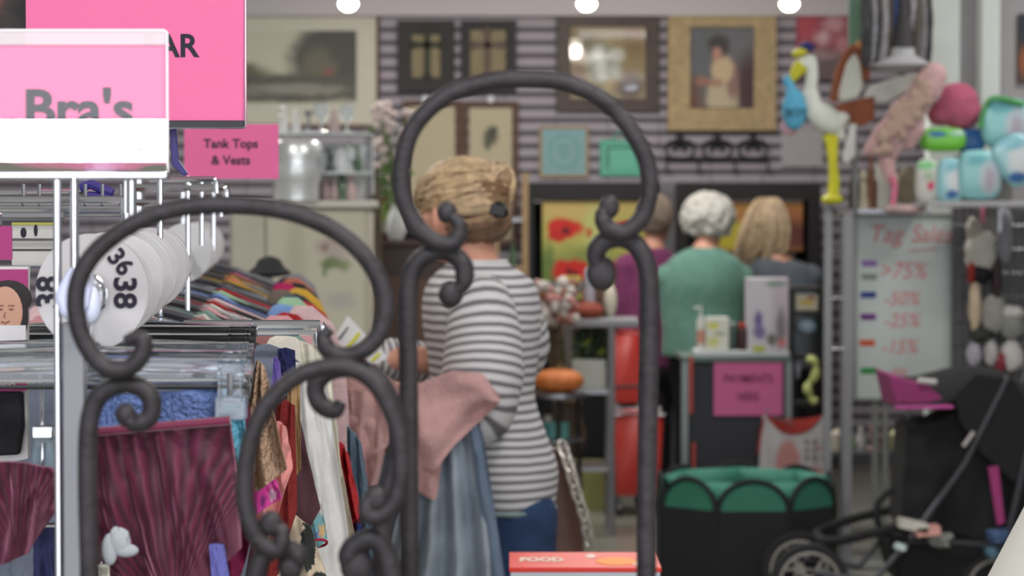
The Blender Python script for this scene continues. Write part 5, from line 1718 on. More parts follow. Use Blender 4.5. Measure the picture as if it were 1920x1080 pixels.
aqua2 = paint('aqua_pack_text', (150, 200, 206), [(0.6, 0.5, 0.3, 0.3, (206, 210, 214), 0.4), (0.5, 0.2, 0.2, 0.08, (52, 98, 160), 0.5), (0.4, 0.8, 0.3, 0.12, (130, 182, 196), 0.5)], rough=0.3, grain=0.15)


def pack(name, cx, cy, w, h, d, ang, Yo, m, label):
    c = P(cx, cy, YR + Yo)
    s = (YR + Yo) / F
    mb = MB()
    R = Matrix.Rotation(math.radians(ang), 3, 'Y')
    vs, fs = [], []
    n = 20
    for i in range(9):
        v = -1 + 2 * i / 8
        for k in range(n):
            a = 2 * PI * k / n
            pr = (1 - 0.35 * abs(v) ** 4)
            x = (abs(math.cos(a)) ** 0.45) * (1 if math.cos(a) > 0 else -1) * w / 2 * s * pr
            y = (abs(math.sin(a)) ** 0.6) * (1 if math.sin(a) > 0 else -1) * d / 2 * (1 - 0.5 * abs(v) ** 3)
            vs.append(c + R @ Vector((x, y, v * h / 2 * s)))
    for i in range(8):
        for k in range(n):
            fs.append((i * n + k, i * n + (k + 1) % n, (i + 1) * n + (k + 1) % n, (i + 1) * n + k))
    fs.append(tuple(range(n - 1, -1, -1)))
    fs.append(tuple(8 * n + k for k in range(n)))
    mb.add(vs, fs)
    return mb.build(name, m, label=label, cat='pack', sub=1)


pack('nappy_pack', 1836, 328, 84, 96, 0.09, 0, 0.08, aqua, 'upright aqua nappy pack at centre of the pale shelf')
pack('nappy_pack', 1783, 338, 56, 86, 0.08, 4, 0.10, aqua2, 'pale aqua and white pack at left end of nappy packs')
pack('nappy_pack', 1906, 300, 80, 96, 0.08, -32, 0.06, aqua2, 'tilted aqua pack leaning at the right picture edge')
pack('nappy_pack', 1885, 232, 96, 92, 0.09, -8, 0.18, aqua, 'aqua pack with green seam stacked highest on the shelf')
gs = MB()
gs.tube(spline([P(1838, 240, YR + 0.15), P(1850, 195, YR + 0.15), P(1870, 184, YR + 0.14), P(1920, 196, YR + 0.14)], 5), 0.012, 8)
gs.build('green_seal', mat('leaf_seal', (74, 148, 84), rough=0.4), label='green sealing strip round the highest aqua pack', cat='strip')
pack('green_packet', 1768, 262, 86, 46, 0.07, 0, 0.2, paint('green_packet_p', (112, 190, 62), [(0.35, 0.72, 0.2, 0.12, (52, 104, 160), 0.3), (0.8, 0.75, 0.2, 0.12, (150, 190, 170), 0.4)], rough=0.3), 'bright green packet with blue print below rose cushion')
pack('blue_packet', 1821, 266, 50, 50, 0.06, 0, 0.24, mat('royal_blue', (44, 96, 156), rough=0.35, var=0.1), 'royal blue packet right of the bright green packet')
bp_ = paint('baby_pack', (196, 196, 190), [(0.6, 0.4, 0.15, 0.1, (206, 60, 104), 0.4), (0.4, 0.85, 0.4, 0.1, (120, 190, 130), 0.5), (0.5, 0.6, 0.2, 0.1, (160, 176, 150), 0.5)], grain=0.15)
pack('white_packet', 1738, 340, 44, 86, 0.07, 0, 0.12, bp_, 'white packet with pink and green print left of the aqua packs')
# small lift blocks so that stacked packs rest on something
MB().box((P(1845, 280, YR + 0.3).x, YR + 0.33, (zs + P(1845, 290, YR + 0.3).z) / 2), (0.22, 0.12, P(1845, 290, YR + 0.3).z - zs)).build('cardboard_box', mat('card_grey', (120, 116, 112), rough=0.8), label='grey carton behind the aqua packs on the shelf', cat='box')
# rose cushion
c = P(1788, 195, YR + 0.25)
m_ = MB()
m_.ell(c, (0.105, 0.06, 0.085), 22, 14, R=Matrix.Rotation(-0.35, 3, 'Y'), lump=0.06)
m_.ell(c + Vector((0.03, 0, -0.03)), (0.085, 0.055, 0.075), 20, 12)
m_.ell(c + Vector((-0.05, 0, -0.045)), (0.06, 0.05, 0.045), 16, 10)
m_.build('rose_cushion', cloth((176, 92, 116), 'rose_cloth', bump=0.15), remesh=0.008, label='plump rose pink cushion leaning beside the white column', cat='cushion')
# long fluffy pink plush hanging diagonally
t = thing('plush_bunny', 'long pale pink plush toy draped diagonally with dangling limbs', 'plush toy', P(1690, 330, YR))
m_ = MB()


def y_(x, y, d=0.1):
    p = P(x, y, YR)
    p.y += d
    return p


m_.cap(y_(1758, 140), y_(1742, 168), 0.058, 0.066, 14).cap(y_(1742, 168), y_(1706, 220), 0.058, 0.062, 14)
m_.cap(y_(1706, 215), y_(1672, 262), 0.075, 0.055, 14)
m_.cap(y_(1700, 240), y_(1668, 300), 0.045, 0.035, 12).cap(y_(1668, 300), y_(1680, 340), 0.034, 0.024, 12)
m_.cap(y_(1720, 240), y_(1712, 268), 0.05, 0.03, 12)
m_.cap(y_(1668, 240), y_(1638, 280), 0.04, 0.03, 12)
m_.build('body', cloth((196, 160, 160), 'plush_pink', bump=0.9, bs=60, sheen=0.4), t, remesh=0.008)
m_ = MB()
for k in range(60):
    f_ = R_.random()
    q = y_(1745 - 85 * f_ + R_.uniform(-25, 10), 165 + 110 * f_ + R_.uniform(-22, 22), 0.035)
    m_.ell(q, (R_.uniform(0.012, 0.024), 0.01, R_.uniform(0.012, 0.024)), 8, 6)
m_.build('mossy_trim', cloth((178, 152, 138), 'moss_trim', bump=0.9), t, remesh=0.006)
MB().tube(spline([y_(1676, 330, 0.06), y_(1682, 350, 0.06), y_(1678, 385, 0.06)], 4), 0.012, 8).build('ribbon', mat('ribbon_pink', (206, 112, 140), rough=0.6), t)
# white and rust ornaments between stork and plush
YO = 9.9
t = thing('rust_goose', 'white and rust coloured fabric ornament standing behind the stork', 'ornament', P(1610, 235, YO))
m_ = MB()
m_.prism([(1572, 185), (1590, 120), (1600, 96), (1622, 100), (1618, 160), (1610, 182), (1582, 190)], YO, 0.05)
m_.build('white_front', mat('ornament_white', (200, 204, 194), rough=0.7, var=0.04), t, bevel=0.008)
m_ = MB()
m_.tube(spline([P(1562, 190, YO), P(1575, 130, YO), P(1598, 92, YO), P(1618, 110, YO), P(1624, 150, YO)], 6), 0.018, 10)
m_.prism([(1568, 196), (1600, 188), (1640, 180), (1640, 222), (1618, 236), (1584, 228)], YO + 0.01, 0.06)
m_.build('rust_body', mat('rust_cloth', (130, 74, 50), rough=0.8, var=0.3, vs=14), t, bevel=0.006)
MB().prism([(1604, 84), (1612, 74), (1620, 86), (1616, 98), (1604, 98)], YO - 0.01, 0.05).build('orange_tip', mat('orange_tip', (196, 138, 86), rough=0.7), t, bevel=0.004)
MB().prism([(1620, 180), (1640, 158), (1700, 140), (1722, 138), (1705, 170), (1660, 192), (1628, 192)], YO + 0.02, 0.03).build('white_wing', mat('wing_white', (190, 192, 186), rough=0.7, var=0.05), t, bevel=0.006)
MB().tube([P(1604, 232, YO + 0.03), P(1604, 400, YO + 0.03)], 0.01, 8).build('rod', STEEL, t)
# white hanging card and bottles underneath
MB().prism([(1580, 300), (1596, 232), (1606, 232), (1604, 290), (1590, 306)], YO - 0.03, 0.02).build('white_card', mat('card_white', (206, 208, 204), rough=0.6), label='narrow white card hanging under the rust ornament', cat='card', bevel=0.002)
t = thing('display_riser', 'dim metal riser with jars under the rust ornament', 'stand', P(1625, 402, YO + 0.1))
a, b = P(1596, 400, YO + 0.05), P(1745, 392, YO + 0.05)
MB().box(((a.x + b.x) / 2, YO + 0.26, (a.z + b.z) / 2), (b.x - a.x, 0.42, b.z - a.z)).build('tray', STEEL, t)
for xx in (a.x + 0.02, b.x - 0.02):
    MB().tube([(xx, YO + 0.45, 0), (xx, YO + 0.45, a.z)], 0.009, 8).build('leg', STEEL, t)
zr = b.z
for k, (x, c_, nm, h_) in enumerate(((1602, (60, 56, 54), 'dark brown', 1.1), (1620, (186, 176, 156), 'cream', 0.9), (1634, (122, 78, 56), 'copper brown', 1.2))):
    p = P(x, 390, YO + 0.1)
    o = MB().lathe((p.x, YO + 0.12, zr), [(r * 1.1, z__ * 1.5 * h_) for r, z__ in PROF[4 if k != 1 else 1]], 12).build('tall_jar', mat('jarc_%d' % k, c_, rough=0.4, var=0.2), label='%s jar standing under the rust and white ornament' % nm, cat='jar')
p = P(1656, 390, YO + 0.1)
MB().box((p.x, YO + 0.12, zr + 0.09), (0.05, 0.06, 0.18)).build('white_carton', mat('carton_white', (204, 202, 192), rough=0.6), label='tall white carton left of the pink ribbon', cat='box', bevel=0.003)
p = P(1706, 390, YO + 0.1)
MB().ell((p.x, YO + 0.13, zr + 0.09), (0.055, 0.05, 0.09), 16, 12, lump=0.15).build('beige_plush', cloth((150, 140, 122), 'beige_plush', bump=0.9), label='beige fuzzy plush bundle between ribbon and white packet', cat='plush toy')
p = P(1690, 396, YO - 0.1)
MB().ell((P(1700, 392, YO).x, YO + 0.02, P(1700, 392, YO).z), (0.09, 0.045, 0.02), 16, 8, lump=0.2).build('pink_cloth', cloth((214, 186, 186), 'pale_pink_cloth'), label='folded pale pink cloth just above the white board', cat='cloth')
# hanging necklaces and belts at top
t = thing('hanging_rail', 'high chrome rail with belts and chains hanging left of the white column', 'rail', P(1680, -40, 9.8))
a, b = P(1592, -40, 9.8), P(1744, -40, 9.8)
MB().tube([a, b], 0.01, 8).build('rail', CHROME, t)
for x_ in (a, b):
    MB().tube([x_, (x_.x, x_.y, 3.1)], 0.008, 8).build('drop_rod', CHROME, t)
HC = [(60, 58, 62), (150, 148, 154), (40, 40, 44), (170, 168, 172), (86, 74, 66), (58, 82, 140), (120, 118, 124), (48, 44, 46), (160, 156, 160), (96, 88, 80), (130, 128, 130), (52, 50, 54)]
for k in range(12):
    x = 1618 + 10.5 * k
    ln = R_.choice([60, 96, 110, 124, 84, 100])
    m_ = MB()
    tp, bt = P(x, -40, 9.8), P(x + R_.uniform(-3, 3), ln, 9.8)
    pts = spline([tp, tp.lerp(bt, 0.5) + Vector((R_.uniform(-0.015, 0.015), -0.02, 0)), bt, bt + Vector((0.012, -0.01, -0.015)), tp.lerp(bt, 0.5) + Vector((0.02, -0.03, 0)), tp + Vector((0.01, -0.012, 0))], 6)
    m_.tube(pts, [0.009 + 0.004 * abs(math.sin(i * 0.9 + k)) for i in range(len(pts))], 7)
    nm = ['charcoal', 'silver', 'black', 'pale silver', 'brown', 'blue', 'grey', 'dark', 'light grey', 'taupe', 'mid grey', 'near black'][k]
    m_.build('hanging_belt', mat('belt_%d' % k, HC[k], rough=0.5, var=0.3, vs=40), label='%s looped belt hanging from the high chrome rail' % nm, cat='belt', group='belts hanging from the high rail')
a, b = P(1592, 108, 9.95), P(1620, -60, 9.95)
MB().box(((a.x + b.x) / 2, 9.97, (a.z + 3.1) / 2), (b.x - a.x, 0.03, 3.1 - a.z)).build('green_banner', mat('sage', (96, 128, 108), rough=0.7), label='sage green upright strip hanging left of the belts', cat='banner')
c = P(1693, 118, 9.75)
hat_ = MB().lathe((c.x, 9.75, c.z - 0.04), [(0.02, 0), (0.11, 0.02), (0.12, 0.03), (0.05, 0.07), (0.045, 0.1)], 20).build('grey_hat', mat('hat_grey', (176, 176, 180), rough=0.8), label='pale grey brimmed hat under the hanging belts', cat='hat')
MB().lathe((c.x, 9.745, c.z + 0.06), [(0.045, 0), (0.03, 0.10), (0.006, 0.24)], 10).build('cord', mat('cord_dark', (60, 58, 60), rough=0.7), hat_)
# picture edge at far right
c = P(1914, 90, 10.68)
MB().box((c.x + 0.02, 10.69, c.z), (0.06, 0.03, 0.3)).build('hung_picture', paint('edge_print', (90, 70, 60), [(0.5, 0.8, 0.5, 0.3, (44, 52, 64), 0.4), (0.5, 0.3, 0.5, 0.2, (150, 90, 60), 0.5)], grain=0.2), label='sliver of dark picture cut by the right photo edge', cat='picture')

# grid wall with hanging toys
YH = 10.05
t = thing('grid_wall', 'dark grey wire grid wall hung with white and dark baby toys', 'display panel', (P(1880, 600, YH).x, YH + 0.12, 0))
a, b = P(1795, 720, YH), P(2040, 385, YH)
MB().box(((a.x + b.x) / 2, YH + 0.15, b.z / 2), (b.x - a.x, 0.02, b.z - 0.02)).build('backing', mat('grid_back', (96, 96, 100), rough=0.7, var=0.08), t)
gw = MB()
x = a.x
while x < b.x:
    gw.tube([(x, YH + 0.12, 0), (x, YH + 0.12, b.z)], 0.003, 6)
    x += 0.03
z = 0.05
while z < b.z:
    gw.tube([(a.x, YH + 0.126, z), (b.x, YH + 0.126, z)], 0.003, 6)
    z += 0.1
gw.build('wire_grid', STEEL, t)
TOYS = [(1842, 474, 30, 44, (204, 200, 190), 'large white plush rattle'), (1888, 440, 16, 50, (150, 150, 156), 'grey drooping soft toy'), (1840, 512, 26, 20, (30, 28, 32), 'black rounded toy'), (1824, 510, 8, 22, (168, 44, 38), 'small red tag toy'),
        (1832, 575, 12, 50, (206, 186, 160), 'long cream toy'), (1868, 590, 26, 34, (158, 156, 150), 'rounded light grey bib'), (1900, 586, 26, 12, (210, 206, 202), 'white curved teether'), (1902, 610, 24, 28, (140, 142, 136), 'grey oval pouch'),
        (1842, 628, 22, 16, (52, 56, 50), 'dark green oval pouch'), (1830, 665, 14, 22, (182, 176, 188), 'lilac white packet'), (1862, 662, 14, 24, (196, 190, 192), 'white packet with pink'), (1880, 680, 12, 20, (140, 52, 66), 'wine red packet'),
        (1900, 668, 22, 28, (212, 208, 206), 'tilted white packet'), (1852, 396, 9, 26, (206, 110, 142), 'thin pink ribbon toy'), (1872, 520, 10, 40, (72, 52, 58), 'dark plum dangling toy'), (1830, 430, 16, 22, (190, 184, 170), 'cream knotted soft toy')]
for k, (x, y, rx, rz, c_, nm) in enumerate(TOYS):
    p = P(x, y, YH - 0.02)
    s_ = (YH) / F
    MB().ell((p.x, YH + 0.02, p.z), (rx * s_, 0.035, rz * s_), 16, 12, lump=0.25, lf=2.5).tube([(p.x, YH + 0.02, p.z + rz * s_ * 0.8), (p.x, YH + 0.09, p.z + rz * s_ * 1.05), (p.x, YH + 0.117, p.z + rz * s_ * 1.05)], 0.004, 6).build('hanging_toy', mat('toy_%d' % k, c_, rough=0.6, var=0.12), label=nm + ' hung on the dark grid wall', cat='toy', group=None)

# stroller
YX = 9.0
t = thing('stroller', 'black folding stroller with magenta lined canopy in front of the white board', 'stroller', (P(1700, 1000, YX).x, YX, 0))


def s_(x, y, d=0.0):
    p = P(x, y, YX)
    p.y += d
    return p


can = MB()
rows = []
# canopy: three ribs swept from the front visor to the back, spanning the seat width
ribs = [[(1690, 702), (1712, 690), (1700, 760)], None]
prof_ = spline([s_(1668, 704), s_(1720, 704), s_(1790, 688), s_(1860, 690), s_(1915, 720), s_(1950, 790), s_(1960, 860)], 6)
for dy in [-0.2, -0.19, -0.16, -0.08, 0, 0.08, 0.16, 0.19, 0.2]:
    k = 1 - (abs(dy) / 0.2) ** 3
    rows.append([p + Vector((0, dy, -0.10 * (1 - k))) for p in prof_])
can.grid(rows, 0.004, Vector((0, 0, -1)))
can.build('canopy', BLACKF, t)
MB().prism([(1790, 740), (1830, 700), (1900, 710), (1945, 780), (1955, 880), (1900, 905), (1840, 850), (1800, 790)], YX - 0.205, 0.012).build('canopy_side', BLACKF, t, bevel=0.004)
MB().prism([(1668, 702), (1700, 712), (1740, 722), (1786, 764), (1682, 766)], YX - 0.19, 0.36).build('canopy_lining', mat('magenta_fabric', (138, 52, 104), rough=0.85, var=0.08), t, bevel=0.006)
MB().tube([P(1680, 764, YX - 0.2), P(1787, 763, YX - 0.2)], 0.007, 8).build('lining_piping', mat('magenta_piping', (186, 80, 150), rough=0.7), t)
MB().tube([s_(1704, 706, -0.2), s_(1738, 710, -0.2)], 0.01, 8).build('care_label', mat('label_white', (190, 190, 186), rough=0.7), t)
seat = sheet([(1700, 800), (1760, 790), (1850, 740), (1920, 760)], [(1690, 985), (1760, 1000), (1850, 1010), (1930, 1010)], YX - 0.14, amp=0.02, folds=2, th=0.28, seed=3, nx=24)
seat.build('seat', BLACKF, t)
for d in (-0.2, 0.2):
    MB().tube([s_(1870, 700, d), s_(1790, 860, d), s_(1690, 1000, d), s_(1625, 1075, d * 0.9), s_(1510, 1060, d * 0.8)], 0.012, 8).build('front_frame', mat('frame_dark', (74, 74, 80), rough=0.35, metal=0.5), t)
    MB().tube(spline([s_(1985, 640, d), s_(1925, 760, d), s_(1890, 900, d), s_(1868, 1000, d), s_(1850, 1118, d)], 5), 0.013, 8).build('rear_frame', MATS['frame_dark'], t)
    MB().tube([s_(1690, 1000, d), s_(1868, 1010, d)], 0.011, 8).build('side_rail', MATS['frame_dark'], t)
    for (x, z_w, rr_, nm) in ((1508, 0.145, 0.145, 'front_wheel'), (1850, 0.13, 0.13, 'rear_wheel')):
        p = s_(x, 1060, d * 0.8)
        wv = MB().lathe((p.x, p.y, z_w + 0.002), [(rr_ * 0.72, -0.014), (rr_ * 0.97, -0.016), (rr_, -0.006), (rr_, 0.006), (rr_ * 0.97, 0.016), (rr_ * 0.72, 0.014), (rr_ * 0.72, -0.014)], 30, 'Y').build(nm, mat('tyre', (38, 38, 40), rough=0.8), t)
        sp_ = MB().lathe((p.x, p.y, z_w + 0.002), [(0.005, -0.02), (0.022, -0.02), (0.022, 0.02), (0.005, 0.02)], 14, 'Y')
        for q_ in range(6):
            an = q_ * PI / 3
            sp_.tube([(p.x, p.y, z_w), (p.x + rr_ * 0.76 * math.cos(an), p.y, z_w + rr_ * 0.76 * math.sin(an))], 0.006, 6)
        sp_.tube([(p.x + rr_ * 0.74 * math.cos(a_), p.y - 0.012, z_w + 0.002 + rr_ * 0.74 * math.sin(a_)) for a_ in [2 * PI * k_ / 30 for k_ in range(30)]], 0.006, 6, closed=True)
        sp_.build('hub', mat('hub_grey', (150, 146, 140), rough=0.4), wv)
MB().tube(spline([s_(1985, 640, -0.2), s_(1995, 622, -0.1), s_(1995, 622, 0.1), s_(1985, 640, 0.2)], 5), 0.014, 8).build('handle', BLACKPL, t)
MB().tube(spline([s_(1700, 965, -0.2), s_(1620, 985, -0.22), s_(1548, 1005, -0.16), s_(1535, 1008, 0), s_(1548, 1005, 0.16), s_(1620, 985, 0.22), s_(1700, 965, 0.2)], 6), 0.018, 10).build('bumper_bar', BLACKF, t)
MB().tube(spline([s_(1660, 905, -0.19), s_(1630, 935, -0.2), s_(1640, 985, -0.2), s_(1690, 1000, -0.2)], 5), 0.013, 8).build('tray_arm', BLACKF, t)
MB().prism([(1664, 1012), (1880, 1012), (1860, 1100), (1690, 1100)], YX - 0.17, 0.34).build('basket', BLACKF, t, bevel=0.01)
MB().prism([(1853, 876), (1872, 874), (1884, 980), (1870, 985)], YX - 0.225, 0.01).build('magenta_strap', MATS['magenta_fabric'] and mat('strap_magenta', (156, 54, 112), rough=0.7), t)
MB().tube([s_(1805, 800, -0.22), s_(1786, 826, -0.22)], 0.008, 8).build('buckle', mat('buckle_grey', (176, 168, 168), rough=0.4), t)
# things lying in the stroller
for k, (x, y, rx, rz, c_, nm) in enumerate(((1690, 968, 26, 12, (196, 192, 184), 'pale folded leaflet'), (1716, 978, 22, 12, (206, 150, 142), 'pink and white packet'), (1740, 995, 22, 16, (128, 130, 126), 'grey crumpled bag'), (1668, 1008, 12, 8, (210, 228, 228), 'small shiny white clip'),
                                            (1846, 988, 20, 16, (70, 92, 132), 'crumpled blue cloth'), (1836, 1018, 14, 12, (88, 120, 140), 'pale blue cloth'))):
    p = s_(x, y, -0.25)
    (MB().box(p, (2 * rx * YX / F, 0.09, 1.3 * rz * YX / F), Matrix.Rotation(0.2 - 0.3 * k, 3, 'Y')) if k < 2 else MB().ell(p, (rx * YX / F, 0.03, 0.8 * rz * YX / F), 14, 10, lump=0.8, lf=3)).build('small_item', mat('item_%d' % k, c_, rough=0.5, var=0.2), label=nm + ' resting in the black stroller', cat='item')
# white lampshade cut by the corner
YL = 3.0
t = thing('floor_lamp', 'white sloping lampshade cut off by the lower right corner', 'lamp', (0.775, YL, 0))
MB().lathe((0.775, YL, 0.93), [(0.235, 0), (0.0852, 0.30), (0.082, 0.30), (0.23, 0.0)], 48).build('shade', mat('shade_linen', (214, 212, 204), rough=0.8, var=0.02), t)
MB().lathe((0.775, YL, 0), [(0.13, 0), (0.13, 0.02), (0.02, 0.03), (0.012, 0.05), (0.012, 1.1), (0.02, 1.15)], 24).build('stand', BROWN, t)
# red box on a small table
YN = 4.0
A, B = P(957, 1064, YN), P(1238, 1064, YN)
t = thing('red_box', 'red topped product box with white and orange print at bottom centre', 'box', ((A.x + B.x) / 2, YN + 0.09, A.z - 0.12))
cx_ = (A.x + B.x) / 2
w = B.x - A.x
MB().box((cx_, YN + 0.09, A.z - 0.064), (w, 0.18, 0.116)).build('tray', mat('box_pale', (196, 204, 214), rough=0.4), t, bevel=0.002)
MB().box((cx_, YN + 0.09, A.z - 0.004), (w + 0.004, 0.184, 0.008)).build('lid', paint('red_lid', (222, 44, 26), [], rough=0.4), t, bevel=0.001)
wi = mat('white_print', (226, 206, 190), rough=0.5)
text('FOOD', 0.062, (cx_ - 0.072, YN + 0.085, A.z + 0.0008), wi, t, rx=0, bold=0.003, sx=0.42)
m_ = MB()
m_.lathe((cx_ + 0.055, YN + 0.07, A.z + 0.0002), [(0.036, 0), (0.036, 0.0006), (0.03, 0.0008)], 24, sx=1.0, sy=1.3)
m_.build('orange_print', mat('orange_print', (238, 142, 26), rough=0.5), t)
m_ = MB()
m_.lathe((cx_ + 0.013, YN + 0.13, A.z + 0.0002), [(0.009, 0), (0.009, 0.0006)], 14, sy=2.5)
m_.lathe((cx_ + 0.088, YN + 0.05, A.z + 0.0002), [(0.010, 0), (0.010, 0.0006)], 14, sy=2.5)
m_.build('white_spots', wi, t)
zt = A.z - 0.122
t = thing('small_table', 'small brown table under the red box, below the picture', 'table', (cx_, YN + 0.1, 0))
MB().box((cx_, YN + 0.1, zt - 0.015), (0.42, 0.34, 0.03)).build('tabletop', BROWN, t, bevel=0.004)
for sx in (-1, 1):
    for sy in (-1, 1):
        MB().box((cx_ + sx * 0.18, YN + 0.1 + sy * 0.14, (zt - 0.03) / 2), (0.03, 0.03, zt - 0.03)).build('leg', BROWN, t)

# ================================================================== LEFT: CLOTHES RACK, HANGERS, GARMENTS, SIGNS
VX, VY, RY0 = 520, 400, 2.25      # the rail recedes towards this point of the picture


def rail(Yv):
    """point on the hanging rail at distance Yv"""
    return P(VX + (172 - VX) * RY0 / Yv, VY + 148 * RY0 / Yv, Yv)


RA, RB = rail(2.07), rail(6.6)
rack = thing('clothes_rack', 'chrome clothes rack running away along the left of the shop', 'rack', (rail(2.0).x, 2.0, 0))
MB().tube([RA, RB], 0.010, 12).build('hanging_rail', CHROME, rack)
for yy_ in (2.05, 3.56, 5.22, 6.5):
    p = rail(yy_)
    if yy_ != 2.05:
        MB().tube([(p.x - 0.03, yy_, 0.03), (p.x - 0.03, yy_, p.z + 0.13)], 0.008, 10).build('upright', CHROME, rack)
        MB().tube([(p.x - 0.03, yy_, p.z + 0.0), (p.x, yy_, p.z)], 0.007, 8).build('bracket', CHROME, rack)
p0_, p1_ = rail(2.3), rail(6.5)
MB().tube([(p0_.x - 0.03, 2.3, 0.04), (p1_.x - 0.03, 6.5, 0.04)], 0.014, 10).build('base_rail', CHROME, rack)
for yy_ in (2.3, 6.5):
    p = rail(yy_)
    MB().tube([(p.x - 0.28, yy_, 0.03), (p.x + 0.22, yy_, 0.03)], 0.014, 10).build('foot', CHROME, rack)
# cross arms of the rack (bright chrome bars seen above the garments)
for (x0, x1, y, Y_, r) in ((345, 600, 609, 2.95, 0.006), (355, 590, 622, 3.0, 0.005), (255, 420, 352, 3.5, 0.006), (255, 410, 380, 3.5, 0.005), (280, 402, 336, 3.3, 0.004)):
    MB().tube([P(x0, y, Y_), P(x1, y, Y_)], r, 8).tube([P(x1, y, Y_), P(x1 + 3, y + 4, Y_), P(x1 + 4, y + 26, Y_)], r, 8).build('cross_bar', CHROME, rack)
MB().tube([P(352, 330, 3.5), P(352, 600, 3.5)], 0.004, 8).build('cross_bar', CHROME, rack)
MB().tube([P(378, 340, 3.7), P(378, 460, 3.7)], 0.004, 8).build('cross_bar', CHROME, rack)

# size discs threaded on the rail
TXT = ['38', '36', '36', '34', '34', '32', '32', '40']


def disc(Yv, yaw, label, txt=None, r=0.054, dx=0.0):
    c = rail(Yv)
    c.x += dx
    t = thing('size_disc', label, 'size marker', c, 'round white size discs on the rail')
    Rm = Matrix.Rotation(yaw, 3, 'Z')
    prof = [(0.013, -0.0015), (r, -0.0015), (r + 0.0007, 0.0), (r, 0.0015), (0.013, 0.0015), (0.0115, 0), (0.013, -0.0015)]
    m_ = MB()
    m_.lathe((0, 0, 0), prof, 48, 'Y')
    m_.v = [Rm @ v + c for v in m_.v]
    m_.build('disc', DISC, t)
    if txt:
        for (lx, lz, ang) in ((0.032, 0.0, 1), (-0.041, 0.0, -1)):
            o = Rm @ Vector((lx, -0.0022, lz)) + c
            text(txt, 0.030, o, INK, t, name='size_number', bold=0.0008, rz=yaw, ry=ang * PI / 2)
        if txt == '38':
            o = Rm @ Vector((0.028, -0.0022, 0.028)) + c
            text('36', 0.024, o, INK, t, name='size_number', bold=0.0006, rz=yaw, ry=0.9)
    return t


DY = [2.25, 2.33, 2.42, 2.52, 2.60, 2.68, 2.78, 2.92, 3.06, 3.22, 3.38, 3.55]
for i, Yv in enumerate(DY):
    disc(Yv, -0.16 + 0.05 * math.sin(i * 2.1), ['nearest white size disc reading 38, right beside the faceted plastic knob', 'second white size disc from the front on the chrome rail'][i] if i < 2 else '%s white size disc from the front in the row on the chrome rail' % ORD[i], '38' if i == 0 else ('36' if i == 1 else None), r=0.054 - 0.002 * ((i * 7) % 3), dx=0.0)
for i, Yv in enumerate((4.5, 4.7, 4.95, 5.3, 5.6)):
    disc(Yv, -0.3, '%s of the far white size discs beyond the rack upright, counting from the front' % ORD[i], None)

# hangers
HCOL = {'clear': CLEAR, 'black': BLACKPL, 'smoke': mat('smoke_plastic', (120, 124, 132), rough=0.15, trans=0.5)}


def hanger(Yv, m, label, half=0.145, yaw=0.0, drop=0.062, clips=True, dx=0.0, shoulders=False, grp=None):
    c = rail(Yv)
    c.x += dx
    t = thing('clothes_hanger', label, 'hanger', c - Vector((0, 0, drop)), grp)
    Rm = Matrix.Rotation(yaw, 3, 'Z')
    zb = -drop

    def L(x, y, z):
        return c + Rm @ Vector((x, y, z))
    hk = [L(0.0, 0, zb), L(0.0, 0, -0.025), L(0.012, 0, -0.012), L(0.0135, 0, 0.004), L(0.004, 0, 0.015), L(-0.008, 0, 0.013), L(-0.014, 0, 0.002)]
    MB().tube(spline(hk, 5), 0.0018, 6).build('hook', CHROME, t)
    b = MB()
    if shoulders:
        b.tube(spline([L(-half, 0, zb - 0.05), L(-half * 0.55, 0, zb - 0.022), L(0, 0, zb + 0.002), L(half * 0.55, 0, zb - 0.022), L(half, 0, zb - 0.05)], 6), 0.006, 8, flat=0.6)
        b.tube([L(-half, 0, zb - 0.05), L(half, 0, zb - 0.05)], 0.003, 6)
    else:
        b.tube(spline([L(-half, 0, zb), L(-half * 0.5, 0, zb + 0.003), L(0, 0, zb + 0.005), L(half * 0.5, 0, zb + 0.003), L(half, 0, zb)], 6), 0.0075, 8, flat=0.55)
        b.box(L(0, 0, zb - 0.006), (half * 1.9, 0.003, 0.012), Rm)
        b.ell(L(0, 0, zb + 0.006), (0.012, 0.007, 0.012))
        rd = MB().tube([L(-half * 0.97, -0.006, zb - 0.010), L(half * 0.97, -0.006, zb - 0.010)], 0.0016, 8)  # chrome rods added to give the bar bright streaks
        rd.tube([L(-half * 0.97, -0.005, zb + 0.008), L(half * 0.97, -0.005, zb + 0.008)], 0.0012, 8)
        rd.build('streak_rod', CHROME, t)
        MB().tube([L(-half * 0.97, -0.0055, zb - 0.0155), L(half * 0.97, -0.0055, zb - 0.0155)], 0.0018, 8).build('streak_strip', BLACKPL, t)  # black strip added to draw the dark streak under the bar
    b.build('bar', m, t)
    if clips:
        for sx in (-1, 1):
            xx = sx * (half - 0.018)
            k = MB()
            k.box(L(xx, -0.007, zb - 0.012), (0.022, 0.004, 0.034), Rm)
            k.box(L(xx, 0.007, zb - 0.012), (0.022, 0.004, 0.034), Rm)
            k.box(L(xx, -0.009, zb - 0.034), (0.026, 0.005, 0.020), Rm)
            k.box(L(xx, 0.009, zb - 0.034), (0.026, 0.005, 0.020), Rm)
            k.box(L(xx - 0.009, -0.011, zb - 0.012), (0.003, 0.005, 0.034), Rm).box(L(xx + 0.009, -0.011, zb - 0.012), (0.003, 0.005, 0.034), Rm)
            cl = k.build('clip', m, t, bevel=0.001)
            MB().tube([L(xx, -0.012, zb - 0.004), L(xx, -0.0135, zb - 0.014), L(xx, -0.012, zb - 0.022)], 0.003, 6).build('spring', STEEL, cl)
    return t


